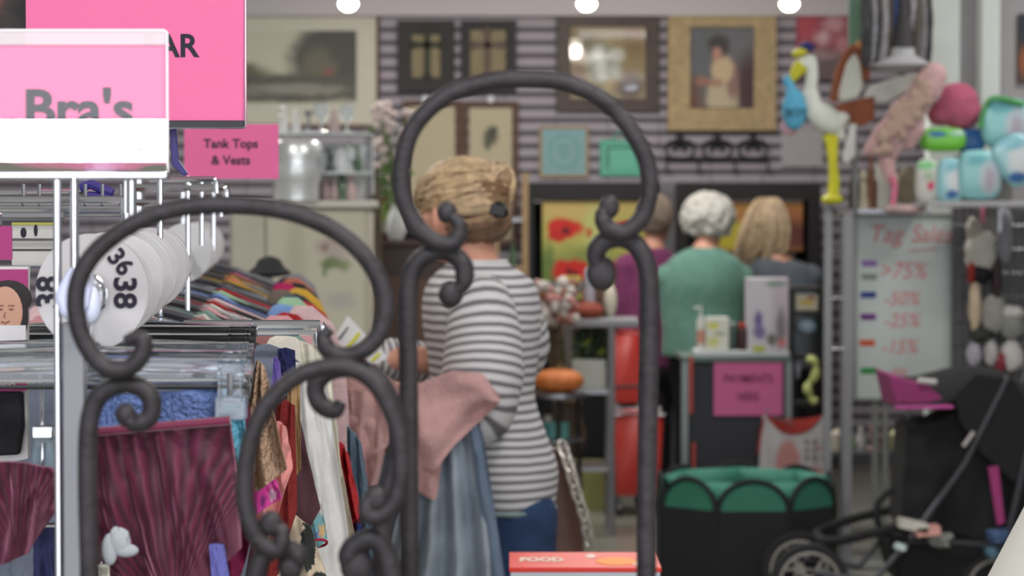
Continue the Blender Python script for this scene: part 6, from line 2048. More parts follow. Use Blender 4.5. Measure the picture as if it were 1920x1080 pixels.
def gsheet(name, label, Y_, top, bot, m, cat, amp=0.01, folds=3, th=0.006, seed=0, parts=(), nx=36, ny=22, **k):
    top_l = P(top[0][0], min(p[1] for p in top), Y_)
    t = thing(name, label, cat, top_l)
    sheet(top, bot, Y_, amp=amp, folds=folds, th=th, seed=seed, nx=nx, ny=ny, **k).build('cloth', m, t)
    for (nm, tp, bt, mm, dy) in parts:
        sheet(tp, bt, Y_ + dy, amp=amp * 0.5, folds=1.5, th=0.003, seed=seed + 1, nx=16, ny=10).build(nm, mm, t)
    return t


HY = [(2.10, 'clear'), (2.17, 'clear'), (2.24, 'clear'), (2.31, 'black'), (2.38, 'clear'), (2.46, 'smoke'), (2.54, 'black'), (2.62, 'clear'), (2.70, 'black'), (2.78, 'clear')]
HL = ['nearest clear plastic clip hanger, holding the burgundy velvet brief', 'second clear clip hanger from the front, above the pale blue lace', 'third clip hanger from the front, clear plastic',
      'front most black plastic clip hanger on the rail', 'clear clip hanger just behind the front black one', 'smoky grey clip hanger in the middle of the front group', 'middle black clip hanger behind the smoky one', 'clear clip hanger between the two rear black hangers',
      'rear black clip hanger beside the navy strap', 'last clear clip hanger before the white garments']
for (Yv, c_), lb in zip(HY, HL):
    hanger(Yv, HCOL[c_], lb, yaw=R_.uniform(-0.09, 0.03), drop=R_.uniform(0.060, 0.068), half=0.15 if c_ != 'smoke' else 0.14, grp='clip hangers of the front group')

# burgundy velvet brief on the front hanger
vel = bpy.data.materials.new('burgundy_velvet')
vel.use_nodes = True
nt = vel.node_tree
vb = nt.nodes['Principled BSDF']
vb.inputs['Roughness'].default_value = 0.7
vb.inputs['Sheen Weight'].default_value = 0.7
vb.inputs['Sheen Roughness'].default_value = 0.35
vb.inputs['Sheen Tint'].default_value = (0.85, 0.35, 0.5, 1)


def nmath(op, a_, b_=None, c_=None):
    n_ = nt.nodes.new('ShaderNodeMath')
    n_.operation = op
    for i_, v_ in enumerate((a_, b_, c_)):
        if v_ is None:
            continue
        if isinstance(v_, (int, float)):
            n_.inputs[i_].default_value = v_
        else:
            nt.links.new(v_, n_.inputs[i_])
    return n_.outputs[0]


tc_ = nt.nodes.new('ShaderNodeTexCoord')
sp3 = nt.nodes.new('ShaderNodeSeparateXYZ')
nt.links.new(tc_.outputs['UV'], sp3.inputs[0])
nz_ = nt.nodes.new('ShaderNodeTexNoise')
nz_.inputs['Scale'].default_value = 5
nz_.inputs['Detail'].default_value = 3
nt.links.new(tc_.outputs['UV'], nz_.inputs['Vector'])
t_abs = nmath('ABSOLUTE', nmath('SUBTRACT', sp3.outputs[0], 0.56))
fan_ = nmath('DIVIDE', t_abs, nmath('SUBTRACT', 1.12, sp3.outputs[1]))
wob_ = nmath('MULTIPLY_ADD', nz_.outputs['Fac'], 0.10, fan_)
rib_ = nmath('SINE', nmath('MULTIPLY', wob_, 62.0))
rib_ = nmath('MULTIPLY_ADD', rib_, 0.5, 0.5)
vmx = nt.nodes.new('ShaderNodeMix')
vmx.data_type = 'RGBA'
nt.links.new(nmath('MULTIPLY', rib_, nz_.outputs['Fac']), vmx.inputs[0])
vmx.inputs[6].default_value = lin((58, 14, 34))
vmx.inputs[7].default_value = lin((112, 28, 64))
nt.links.new(vmx.outputs[2], vb.inputs['Base Color'])
vbp = nt.nodes.new('ShaderNodeBump')
vbp.inputs['Strength'].default_value = 0.4
vbp.inputs['Distance'].default_value = 0.004
nt.links.new(rib_, vbp.inputs['Height'])
nt.links.new(vbp.outputs[0], vb.inputs['Normal'])
gt = gsheet('velvet_brief', 'burgundy velvet ribbed high waist brief on the nearest clear hanger', 2.10,
            [(150, 803), (200, 806), (260, 800), (330, 792), (430, 786)], [(120, 1160), (200, 1150), (300, 1130), (390, 1090), (450, 1030)], vel, 'garment', amp=0.010, folds=5, th=0.012, seed=1.7, nx=80, ny=60)
wb_ = MB()
wb_.tube([P(152 + 40 * i, 812 - 3.4 * i, 2.093) for i in range(8)], 0.004, 8)
wb_.build('waistband', mat('velvet_band', (104, 26, 60), rough=0.7, sheen=0.7, var=0.15, vs=40), gt)
bow = MB()
bow.ell(P(222, 1015, 2.07), (0.010, 0.005, 0.012), lump=0.3).ell(P(206, 1030, 2.07), (0.007, 0.004, 0.014)).ell(P(236, 1032, 2.07), (0.011, 0.004, 0.006))
bow.build('bow', mat('bow_grey', (160, 164, 170), rough=0.8), gt)
gsheet('velvet_brief', 'burgundy velvet garment at the far left edge behind the chrome pole', 2.12, [(-60, 870), (20, 866), (60, 872), (98, 880)], [(-60, 1010), (0, 1060), (50, 1040), (100, 960)], vel, 'garment', amp=0.008, folds=3, th=0.01, seed=3)
gsheet('blue_slip', 'dusky blue strappy garment at the bottom left below the burgundy velvet', 2.2, [(60, 985), (80, 980), (100, 985)], [(62, 1100), (85, 1100), (110, 1100)], cloth((72, 76, 120), 'dusk_blue'), 'garment', amp=0.004, folds=2)
bl_ = cloth((112, 134, 190), 'lace_blue', bump=0.9, bs=200)
gsheet('blue_lace_brief', 'pale blue lace brief showing above and right of the burgundy velvet', 2.17, [(170, 742), (240, 738), (330, 735), (425, 715), (455, 740)], [(170, 860), (240, 900), (330, 900), (440, 900), (458, 850)], bl_, 'garment', amp=0.006, folds=3,
       parts=(('trim', [(405, 700), (440, 735), (458, 745)], [(430, 860), (450, 900), (462, 860)], cloth((96, 160, 184), 'lace_aqua', bump=0.9), -0.006),))
gsheet('burgundy_slip', 'plain burgundy garment peeking right of the velvet brief', 2.23, [(400, 720), (440, 740), (466, 760)], [(410, 1110), (450, 1080), (478, 990)], cloth((110, 26, 62), 'wine'), 'garment', amp=0.008, folds=2)
gsheet('violet_strap_garment', 'violet blue strap hanging at the bottom beside the velvet brief', 2.09, [(392, 1022), (405, 1020), (420, 1022)], [(398, 1110), (415, 1110), (432, 1110)], cloth((96, 96, 160), 'violet_blue'), 'garment', amp=0.002, folds=1)
# price label on the velvet
c = MB().pbox(176, 1058, 205, 1092, 2.075, 0.001)
o = c.build('price_label', mat('label_cream', (206, 200, 184), rough=0.7), label='small cream price label at bottom of burgundy velvet brief', cat='label')
MB().tube([P(190, 1058, 2.0755), P(188, 1040, 2.078), P(190, 1018, 2.09)], 0.0006, 5).build('string', CLEAR, o)
BARS = MB()
for k in range(4):
    a = P(184 + 5 * k, 1080, 2.0745)
    b = P(186 + 5 * k, 1064, 2.0745)
    BARS.box(((a.x + b.x) / 2, 2.0747, (a.z + b.z) / 2), (b.x - a.x, 0.0004, b.z - a.z))
BARS.build('bars', INK, o)

# fanned garments seen edge on, right of the hangers
gsheet('beige_lace_bra', 'beige lace garment on pointed strap right of the black hangers', 2.30, [(480, 676), (488, 680), (496, 690)], [(440, 890), (480, 925), (538, 880)], cloth((182, 152, 128), 'beige_lace', bump=1.0, bs=180), 'garment', amp=0.012, folds=2.5, nx=24)
gsheet('floral_magenta_brief', 'bright magenta floral brief edge beside the beige lace', 2.34, [(470, 856), (490, 862), (520, 905)], [(474, 975), (486, 960), (528, 935)], paint('magenta_floral', (204, 56, 150), [(0.25, 0.8, 0.15, 0.12, (220, 190, 210), 0.5), (0.7, 0.4, 0.12, 0.1, (216, 180, 200), 0.5), (0.4, 0.3, 0.08, 0.1, (120, 40, 110), 0.5)], grain=0.3), 'garment', amp=0.005, folds=1.5)
gsheet('salmon_garment', 'salmon pink garment hanging behind the beige lace', 2.40, [(505, 800), (520, 790), (535, 800)], [(470, 1000), (505, 1010), (548, 880)], cloth((218, 146, 142), 'salmon'), 'garment', amp=0.01, folds=2)
gsheet('purple_camisole', 'small purple pointed strap top right of the beige lace', 2.44, [(513, 668), (519, 672), (524, 680)], [(508, 740), (520, 745), (530, 740)], cloth((104, 86, 160), 'purple_knit'), 'garment', amp=0.002, folds=1)
gsheet('rust_garment', 'dark rust garment edge between salmon and tan garments', 2.52, [(520, 760), (535, 750), (552, 760)], [(480, 1090), (520, 1080), (556, 960)], cloth((124, 42, 40), 'rust_red'), 'garment', amp=0.006, folds=2)
gsheet('tan_garment', 'tan smooth garment curving right of the rust one', 2.56, [(540, 700), (552, 700), (562, 710)], [(535, 905), (550, 900), (564, 880)], cloth((164, 134, 98), 'tan_cloth'), 'garment', amp=0.004, folds=1.5)
gsheet('plum_trousers', 'dark plum brown garment with pointed corner, right of the tan one', 2.62, [(510, 760), (540, 740), (562, 790)], [(455, 1110), (520, 1100), (600, 955)], cloth((84, 56, 62), 'plum_brown', bump=0.1), 'garment', amp=0.006, folds=1.5, th=0.01)
gsheet('navy_camisole', 'short navy garment with square strap beside the rear black hanger', 2.66, [(520, 655), (535, 652), (552, 657)], [(522, 705), (536, 706), (554, 700)], cloth((38, 42, 80), 'navy_cloth'), 'garment', amp=0.003, folds=1)
gsheet('spotted_garment', 'cream garment with large black and pink spots at the bottom', 2.58, [(500, 985), (540, 960), (580, 985)], [(450, 1120), (540, 1120), (620, 1110)], paint('spots', (196, 178, 156), [(0.2, 0.3, 0.1, 0.3, (34, 34, 34), 0.1), (0.42, 0.75, 0.09, 0.25, (30, 32, 32), 0.1), (0.55, 0.35, 0.11, 0.25, (36, 30, 32), 0.1), (0.75, 0.6, 0.08, 0.3, (30, 34, 32), 0.1), (0.85, 0.15, 0.1, 0.15, (30, 40, 36), 0.1),
       (0.3, 0.1, 0.08, 0.1, (110, 40, 50), 0.2), (0.65, 0.1, 0.08, 0.1, (206, 140, 140), 0.2), (0.1, 0.7, 0.06, 0.2, (34, 34, 34), 0.1)], grain=0.15), 'garment', amp=0.008, folds=2)
tq = paint('teal_floral', (112, 166, 172), [(0.25, 0.6, 0.2, 0.25, (176, 56, 96), 0.3), (0.6, 0.75, 0.1, 0.1, (186, 80, 110), 0.4), (0.8, 0.35, 0.15, 0.12, (206, 170, 120), 0.4), (0.3, 0.2, 0.15, 0.1, (160, 50, 70), 0.3), (0.6, 0.3, 0.15, 0.08, (90, 110, 160), 0.5), (0.8, 0.8, 0.1, 0.15, (190, 180, 180), 0.5)], grain=0.35)
t = gsheet('floral_blouse', 'teal and crimson floral sleeve cuff in front of the long white garment', 2.70, [(565, 940), (585, 935), (602, 945)], [(575, 1022), (595, 1028), (612, 1014)], tq, 'garment', amp=0.004, folds=1, th=0.014)
MB().tube([P(594 + 19 * math.cos(a), 1019 + 7 * math.sin(a) - 2 * math.cos(a), 2.695 + 0.012 * math.sin(a)) for a in [2 * PI * i / 20 for i in range(20)]], 0.0016, 6, closed=True).build('cuff_trim', cloth((164, 46, 70), 'crimson_trim'), t)
gsheet('white_trousers', 'long plain white garment hanging right of the plum one', 2.85, [(552, 680), (580, 690), (610, 720)], [(560, 1120), (620, 1120), (668, 1110)], cloth((208, 206, 204), 'cloth_white', bump=0.15), 'garment', amp=0.012, folds=1.3, th=0.014)
gsheet('cream_shirt', 'cream sleeve with button cuff right of the long white garment', 3.0, [(560, 640), (590, 650), (618, 700)], [(600, 905), (622, 920), (640, 895)], cloth((212, 206, 190), 'cloth_cream', bump=0.2), 'garment', amp=0.008, folds=1.5, th=0.02)
gsheet('khaki_trousers', 'khaki grey garment falling right of the cream cuff', 3.12, [(600, 880), (620, 890), (640, 880)], [(640, 1120), (665, 1120), (682, 1110)], cloth((150, 138, 122), 'cloth_khaki', bump=0.15), 'garment', amp=0.008, folds=1, th=0.015)
gsheet('red_blouse', 'bright red crumpled garment edge right of the khaki one', 3.3, [(625, 820), (640, 830), (652, 850)], [(640, 985), (660, 985), (676, 965)], cloth((176, 40, 46), 'cloth_red'), 'garment', amp=0.02, folds=2)
gsheet('wine_blouse', 'dark wine garment with blue edge below the red one', 3.36, [(640, 945), (655, 945), (672, 955)], [(650, 1040), (668, 1045), (684, 1030)], cloth((84, 24, 40), 'cloth_wine2'), 'garment', amp=0.01, folds=2,
       parts=(('blue_edge', [(668, 980), (676, 985), (680, 990)], [(668, 1040), (680, 1040), (688, 1030)], cloth((40, 64, 130), 'edge_blue'), -0.01),))
gsheet('steel_blue_blouse', 'steel blue garment hanging deepest, beside the pink sweater', 3.5, [(650, 800), (662, 810), (676, 830)], [(655, 1120), (680, 1120), (720, 1110)], cloth((92, 108, 124), 'steel_blue'), 'garment', amp=0.01, folds=2, th=0.012)

# receding row of tops
TOPS = [(3.05, (112, 118, 134), 'slate blue'), (3.16, (214, 208, 196), 'ivory'), (3.27, (152, 108, 104), 'dusky rose'), (3.38, (196, 190, 186), 'light grey'), (3.5, (120, 150, 140), 'sage'), (3.62, (206, 150, 154), 'shell pink'),
        (3.75, (190, 186, 180), 'stone'), (3.88, (156, 40, 44), 'crimson'), (4.0, (206, 176, 178), 'blush'), (4.12, (70, 90, 140), 'denim blue'), (4.25, (120, 152, 200), 'sky blue'), (4.4, (150, 184, 150), 'mint'),
        (4.55, (164, 40, 46), 'scarlet'), (4.7, (58, 78, 92), 'teal grey'), (4.85, (110, 100, 92), 'taupe'), (5.0, (46, 50, 58), 'charcoal'), (5.15, (196, 156, 60), 'mustard'), (5.3, (172, 44, 92), 'raspberry'), (5.42, (210, 168, 66), 'amber'),
        (5.55, (46, 44, 50), 'black'), (5.7, (196, 112, 92), 'coral'), (5.85, (104, 56, 110), 'purple'), (6.0, (60, 62, 70), 'dark slate'), (6.15, (148, 146, 150), 'mid grey'), (6.3, (36, 36, 40), 'jet black')]


def top_garment(Yv, c_, nm, k):
    c = rail(Yv)
    raise_ = 0.0 if Yv < 4.6 else 0.04
    t = thing('hanging_shirt', '%s top hanging in the receding row on the chrome clothes rack' % nm, 'shirt', (c.x, Yv, c.z - 0.75), 'tops along the clothes rack')
    hw = (0.16 if Yv < 3.7 else 0.20) + 0.02 * math.sin(k * 1.7)
    zt_ = c.z - 0.055
    Ls = [(-hw - 0.03, zt_ - 0.22), (-hw, zt_ - 0.075), (-0.07, zt_ - 0.012), (-0.03, zt_ - 0.02), (0, zt_ - 0.03), (0.03, zt_ - 0.02), (0.07, zt_ - 0.012), (hw, zt_ - 0.075), (hw + 0.03, zt_ - 0.22)]
    top = [(c.x + x, z) for x, z in Ls]
    bot = [(c.x + x * 0.95, zt_ - 0.68) for x, z in Ls]
    m_ = cloth(c_)
    sheet(top, bot, Yv - 0.02, amp=0.016, folds=3.5, th=0.03, seed=k * 1.3, px=False, nx=32, ny=14).build('body', m_, t)
    sl = MB()
    for sx in (-1, 1):
        sl.tube(spline([(c.x + sx * (hw - 0.03), Yv, zt_ - 0.06), (c.x + sx * (hw + 0.015), Yv, zt_ - 0.11), (c.x + sx * (hw + 0.035), Yv, zt_ - 0.25 - 0.1 * (k % 3)), (c.x + sx * (hw + 0.03), Yv, zt_ - 0.34 - 0.1 * (k % 3))], 4),
                [0.03, 0.04, 0.046, 0.05, 0.052, 0.052, 0.05, 0.05, 0.048, 0.046, 0.046, 0.045, 0.045], 10, flat=0.45)
        s_m = sl.build('sleeve', m_, t)
        sl = MB()
    return t


for k, (Yv, c_, nm) in enumerate(TOPS):
    top_garment(Yv, c_, nm, k)
    h_ = hanger(Yv + 0.004, HCOL[['clear', 'black', 'smoke'][k % 3]], '%s hanger carrying the %s top' % (['clear', 'black', 'smoky'][k % 3], nm), half=0.17, clips=False, shoulders=True, yaw=0.0, grp='hangers along the clothes rack')

# ---------- sign holders
# foreground sign on chrome stem, with square steel upright and faceted knob
YBR = 2.04
bs = thing('bra_sign', 'pink sign in clear plastic sleeve reading Bra\'s on chrome stem', 'sign', (P(107, 700, YBR).x, YBR, 0))
A, B = P(-105, 318, YBR), P(313, 84, YBR)
MB().box(((A.x + B.x) / 2, YBR + 0.003, (A.z + B.z) / 2), (B.x - A.x, 0.0012, B.z - A.z)).build('pink_card', PINKP, bs)
c = P(147, 207, YBR)
text("Bra's", 0.0442, (c.x, YBR + 0.0016, c.z), INK, bs, bold=0.0011, sx=1.08)
# clear sleeve: bowed so that its lower part tips up towards the ceiling panel
rows = []
A2, B2 = P(-110, 322, YBR), P(315, 57, YBR)
H_ = B2.z - A2.z
NR = 60
yv = 0.0
for i in range(NR + 1):
    s = i / NR                       # 0 at the bottom
    py = 322 - 265 * s
    slope = 0.0
    if 219 < py < 303:
        slope = 0.236
    elif py >= 303:
        slope = -0.9
    yv_prev = yv
    yv += slope * H_ / NR
    row = []
    for j in range(25):
        u = j / 24
        x = A2.x + (B2.x - A2.x) * u
        wv = 0.0003 * noise.noise(Vector((u * 4, s * 3, 2))) + (0.0010 * noise.noise(Vector((u * 9, s * 8, 5))) * 0.25 if u > 0.8 else 0)
        row.append((x, YBR - 0.004 + yv + wv, A2.z + H_ * s))
    rows.append(row)
sleeve_m = thin_glass('clear_sleeve', 0.05)
m_ = MB()
m_.grid(rows)
m_.build('clear_sleeve', sleeve_m, bs)
# transparent top margin and edges of the sleeve
m_ = MB()
a, b = P(-110, 84, YBR), P(314, 57, YBR)
m_.box(((a.x + b.x) / 2, YBR + 0.001, (a.z + b.z) / 2), (b.x - a.x, 0.002, b.z - a.z))
m_.build('clear_margin', mat('frosted_margin', (240, 226, 228), rough=0.3, alpha=0.55), bs, bevel=0.0004)
m_ = MB()
m_.tube([P(-110, 57, YBR), P(308, 57, YBR), P(313, 62, YBR), P(314, 320, YBR)], 0.0011, 8)
m_.build('sleeve_edge', mat('edge_clear', (240, 236, 240), rough=0.15), bs)
a, b = P(-115, 337, YBR), P(316, 319, YBR)
MB().box(((a.x + b.x) / 2, YBR + 0.002, (a.z + b.z) / 2), (b.x - a.x, 0.012, b.z - a.z)).build('chrome_channel', CHROME, bs, bevel=0.002)
MB().tube([P(107, 337, YBR), (P(107, 337, YBR).x, YBR, 0.0)], 0.0036, 12).build('stem', CHROME, bs)
MB().tube([P(140, 337, YBR), P(140, 520, YBR - 0.02)], 0.0038, 12).build('stem', CHROME, bs)
MB().tube([P(247, 337, YBR + 0.03), P(247, 438, YBR + 0.03)], 0.0032, 10).build('stem', CHROME, bs)
MB().tube([P(236, 337, YBR + 0.04), P(236, 400, YBR + 0.04)], 0.0022, 10).build('stem', CHROME, bs)
# faceted knob
kc = P(140, 560, 2.2)
KN = [(120, 515), (130, 500), (150, 500), (163, 518), (170, 545), (166, 575), (150, 603), (130, 605), (112, 590), (100, 560), (106, 540)]
MB().prism(KN, 1.995, 0.035).build('clamp_knob', mat('knob_pale', (196, 200, 226), rough=0.35, var=0.03), bs, smooth=False, bevel=0.006)
MB().ell(P(172, 572, 2.01), (0.008, 0.010, 0.016), 16, 10).build('knob_cap', mat('knob_cap', (206, 210, 232), rough=0.35), bs)
MB().box((P(143, 800, 2.04).x, 2.035, P(143, 604, 2.03).z / 2), (0.018, 0.018, P(143, 604, 2.03).z)).build('square_post', mat('dull_steel', (126, 126, 132), rough=0.4, metal=0.3, var=0.08, vs=5), bs, bevel=0.0015)
MB().box((P(143, 630, 2.03).x, 2.035, 0.01), (0.3, 0.3, 0.02)).build('base_plate', MATS['dull_steel'], bs, bevel=0.003)

# large pink sign on the rack behind
YA = 3.07
sg = thing('wear_sign', 'large pink card sign reading AR at its right, in chrome holder over the rack', 'sign', (P(256, 230, YA).x, YA, P(256, 240, YA).z - 0.05))
a, b = P(50, 229, YA), P(462, -8, YA)
MB().box(((a.x + b.x) / 2, YA, (a.z + b.z) / 2), (b.x - a.x, 0.002, b.z - a.z)).build('pink_card', PINKP, sg)
c = P(372, 88, YA)
text('EAR', 0.0405, (c.x, YA - 0.0016, c.z), INK, sg, bold=0.0009, align='RIGHT')
a, b = P(48, 241, YA), P(459, 226, YA)
m_ = MB()
m_.box(((a.x + b.x) / 2, YA, (a.z + b.z) / 2), (b.x - a.x, 0.010, b.z - a.z))
m_.build('bottom_channel', mat('channel_black', (36, 34, 42), rough=0.3), sg, bevel=0.001)
MB().tube([P(48, 240, YA - 0.006), P(456, 240, YA - 0.006), P(460, 236, YA - 0.006), P(460, 0, YA - 0.003)], 0.0012, 8).build('chrome_edge', CHROME, sg)
MB().tube([P(300, 240, YA), P(300, 620, YA)], 0.004, 8).build('stem', CHROME, sg)
MB().prism([(318, 240), (330, 240), (334, 300), (352, 326), (344, 330), (322, 310)], YA + 0.02, 0.01).build('bracket', mat('indigo_plastic', (54, 46, 120), rough=0.4), sg, bevel=0.001)
# tank tops sign
YTT = 4.7
sg = thing('tank_top_sign', 'pink sign reading Tank Tops and Vests standing over the clothes rack', 'sign', (P(433, 335, YTT).x, YTT, P(433, 480, YTT).z))
a, b = P(346, 335, YTT), P(522, 233, YTT)
MB().box(((a.x + b.x) / 2, YTT, (a.z + b.z) / 2), (b.x - a.x, 0.003, b.z - a.z)).build('pink_card', mat('pink_paper_dimmed', (222, 104, 154), rough=0.8, var=0.03), sg)  # same pink paper, coloured darker to stand for the weaker light here
c = P(433, 270, YTT)
text('Tank Tops', 0.0245, (c.x, YTT - 0.002, c.z), INK, sg, bold=0.0006)
c = P(433, 301, YTT)
text('& Vests', 0.0245, (c.x, YTT - 0.002, c.z), INK, sg, bold=0.0006)
MB().tube([P(400, 335, YTT), P(400, 470, YTT)], 0.005, 8).build('stem', CHROME, sg)

# ---------- second rack at far left: bars, packs
YF = 2.75
rk = thing('side_rack', 'chrome side rack of horizontal bars with hook ends at far left', 'rack', (P(60, 500, YF).x, YF + 0.1, 0))
for (x0, x1, y, r, d) in ((-120, 238, 374, 0.004, 0.0), (-120, 236, 383, 0.003, 0.05), (-120, 240, 392, 0.0045, 0.02), (-120, 120, 407, 0.006, -0.05), (118, 232, 401, 0.0035, 0.03), (-120, 200, 360, 0.003, 0.15), (-120, 110, 500, 0.002, 0.1)):
    p_, q_ = P(x0, y, YF + d), P(x1, y, YF + d)
    MB().tube([p_, q_], r, 8).build('bar', CHROME if y != 407 else STEEL, rk)
for x, d in ((236, 0.0), (-60, 0.0)):
    MB().tube([P(x, 372, YF + d), (P(x, 372, YF).x, YF + d, 0.0)], 0.007, 8).build('upright', CHROME, rk)
for x in (44, 74, 192, 226, 160):
    MB().tube([P(x, 345, YF + 0.02), P(x, 384, YF + 0.02)], 0.0022, 6).build('hook', STEEL, rk)
MB().tube([P(150, 352, YF + 0.1), P(170, 345, YF + 0.1), P(210, 362, YF + 0.1), P(208, 372, YF + 0.1), P(165, 368, YF + 0.1)], 0.006, 8).build('tube_end', mat('indigo_plastic', (54, 46, 120)), rk)
for k, (x0, x1, y0, y1, lab) in enumerate(((22, 104, 415, 447, 'white tag card with keyhole slots at left between chrome bars'), (22, 100, 452, 467, 'narrow white card just below the keyhole card'), (22, 100, 471, 497, 'wide white card with faint print above the bra pack'))):
    m_ = MB().pbox(x0, y0, x1, y1, YF + 0.11, 0.002)
    o = m_.build('hang_card', mat('card_face', (206, 204, 200), rough=0.6, var=0.04), label=lab, cat='card')
    if k == 0:
        MB().pbox(x0, y0 + 1, x1, y0 + 7, YF + 0.109, 0.0008).build('yellow_strip', mat('strip_yellow', (196, 192, 92), rough=0.6), o)
        MB().ell(P(44, 436, YF + 0.109), (0.0035, 0.001, 0.006)).ell(P(67, 432, YF + 0.109), (0.0022, 0.001, 0.007)).build('slots', INK, o)
# bra packs
YPk = 2.45
bp2 = thing('bra_pack', 'boxed black bra pack with printed portrait and magenta header at left edge', 'pack', P(0, 862, YPk))
m_ = MB().prism([(-70, 500), (52, 500), (50, 700), (52, 860), (-70, 885)], YPk + 0.006, 0.012)
m_.build('backing_card', mat('pack_white', (206, 204, 206), rough=0.5), bp2)
MB().pbox(-70, 505, 52, 608, YPk + 0.004, 0.002).build('magenta_header', mat('pack_magenta', (160, 40, 110), rough=0.5), bp2)
MB().pbox(-70, 424, 22, 487, YPk + 0.006, 0.003).build('upper_magenta_card', MATS['pack_magenta'], bp2)
port = MB()
port.m = 0
port.ell(P(10, 585, YPk + 0.003), (0.0175, 0.0012, 0.026), 20, 12)      # printed face
port.ell(P(6, 620, YPk + 0.0035), (0.010, 0.001, 0.014), 12, 8)
port.build('printed_face', mat('print_skin', (196, 150, 128), rough=0.6, var=0.08), bp2)
ph = MB()
ph.ell(P(16, 560, YPk + 0.0040), (0.024, 0.001, 0.019), 18, 10).ell(P(40, 590, YPk + 0.0040), (0.007, 0.001, 0.024), 12, 8)
ph.build('printed_hair', mat('print_hair', (34, 26, 28), rough=0.6), bp2)
pf = MB()
for dx in (-9, 11):
    pf.ell(P(10 + dx, 580, YPk + 0.0012), (0.0026, 0.0004, 0.001), 8, 6).tube([P(10 + dx - 6, 573, YPk + 0.0014), P(10 + dx + 6, 573, YPk + 0.0014)], 0.0006, 5)
pf.tube([P(2, 603, YPk + 0.0016), P(10, 606, YPk + 0.0016), P(18, 602, YPk + 0.0016)], 0.0008, 5).tube([P(10, 585, YPk + 0.0012), P(7, 594, YPk + 0.0012), P(11, 595, YPk + 0.0012)], 0.0005, 5)
pf.build('printed_features', mat('print_brown', (140, 92, 82), rough=0.6), bp2)
MB().pbox(-70, 610, 48, 668, YPk + 0.002, 0.002).build('white_panel', mat('pack_panel', (214, 212, 216), rough=0.5), bp2)
MB().pbox(-70, 668, 42, 706, YPk + 0.003, 0.002).build('dark_panel', BLACKF, bp2)
MB().pbox(-70, 705, 50, 733, YPk + 0.001, 0.002).build('magenta_band', mat('pack_magenta2', (188, 40, 128), rough=0.5), bp2)
c = P(14, 718, YPk)
text('BRA', 0.0085, (c.x, YPk + 0.0005, c.z), WHITEPL, bp2, bold=0.0003)
MB().prism([(-70, 735), (42, 735), (44, 800), (36, 853), (-70, 858)], YPk - 0.004, 0.010).build('folded_bra', mat('bra_black', (26, 26, 32), rough=0.8, bump=0.5, bs=80), bp2, bevel=0.003)
MB().tube([P(0, 424, YPk + 0.01), P(0, 408, YPk + 0.02), P(0, 400, YPk + 0.2)], 0.002, 6).build('hang_hook', CHROME, bp2)
# glinting clip at left of the pole and lower wire shelf bars
cl_ = thing('clear_clip', 'large clear plastic garment clip left of the chrome pole', 'clip', P(80, 962, 2.2))
m_ = MB().prism([(62, 812), (98, 812), (100, 840), (103, 900), (101, 960), (55, 958), (53, 900), (60, 840)], 2.19, 0.012)
m_.build('jaw', mat('clip_grey', (150, 168, 180), rough=0.12, trans=0.4), cl_, bevel=0.003)
m_ = MB().prism([(60, 800), (98, 800), (98, 822), (60, 822)], 2.18, 0.02)
m_.tube([P(80, 830, 2.188), P(80, 900, 2.186)], 0.002, 6)
m_.build('hinge', CHROME, cl_, bevel=0.001)
MB().tube([P(78, 800, 2.2), P(78, 700, 2.22), P(80, 690, 2.22)], 0.002, 6).build('hook', CHROME, cl_)
for k, (y, x1) in enumerate(((952, 50), (984, 104))):
    MB().tube([P(-120, y, 2.17), P(x1, y, 2.17)], 0.0025, 8).build('wire_rod', CHROME, label='%s thin chrome rod crossing the burgundy garment at left edge' % ['upper', 'lower'][k], cat='rod')
# dark round garment on top of far hangers, upper left corner dark picture
c = P(20, 20, 5.0)
MB().box((c.x - 0.03, 5.02, c.z + 0.02), (0.24, 0.03, 0.17)).build('dark_poster', paint('poster_print', (56, 48, 48), [(0.25, 0.5, 0.25, 0.35, (150, 84, 72), 0.4), (0.35, 0.8, 0.2, 0.15, (170, 120, 104), 0.5), (0.85, 0.5, 0.2, 0.6, (30, 28, 32), 0.3)], grain=0.2), label='dark reddish poster in the top left corner behind pink sign', cat='poster')
MB().tube([(c.x - 0.03, 5.03, 3.1), (c.x - 0.03, 5.03, c.z + 0.105)], 0.003, 6).build('hanging_wire', STEEL, label='thin wire holding up the dark reddish poster', cat='wire')
c = P(505, 480, 6.9)
MB().lathe((c.x, 6.9, c.z - 0.06), [(0.02, 0), (0.06, 0.005), (0.065, 0.012), (0.042, 0.03), (0.032, 0.05), (0.01, 0.06)], 20).build('black_hat', BLACKF, label='black brimmed hat beyond the end of the clothes rack', cat='hat')
MB().tube([(c.x, 6.9, 0.0), (c.x, 6.9, c.z - 0.06)], 0.01, 8).build('hat_post', STEEL, label='thin steel post beneath the black hat', cat='post')

# ================================================================== WROUGHT IRON SCROLL STAND (foreground)
YI = 1.72
iron = thing('iron_scroll_stand', 'dark wrought iron stand of looping scrolls in the foreground', 'stand', (P(600, 700, YI).x, YI, 0))


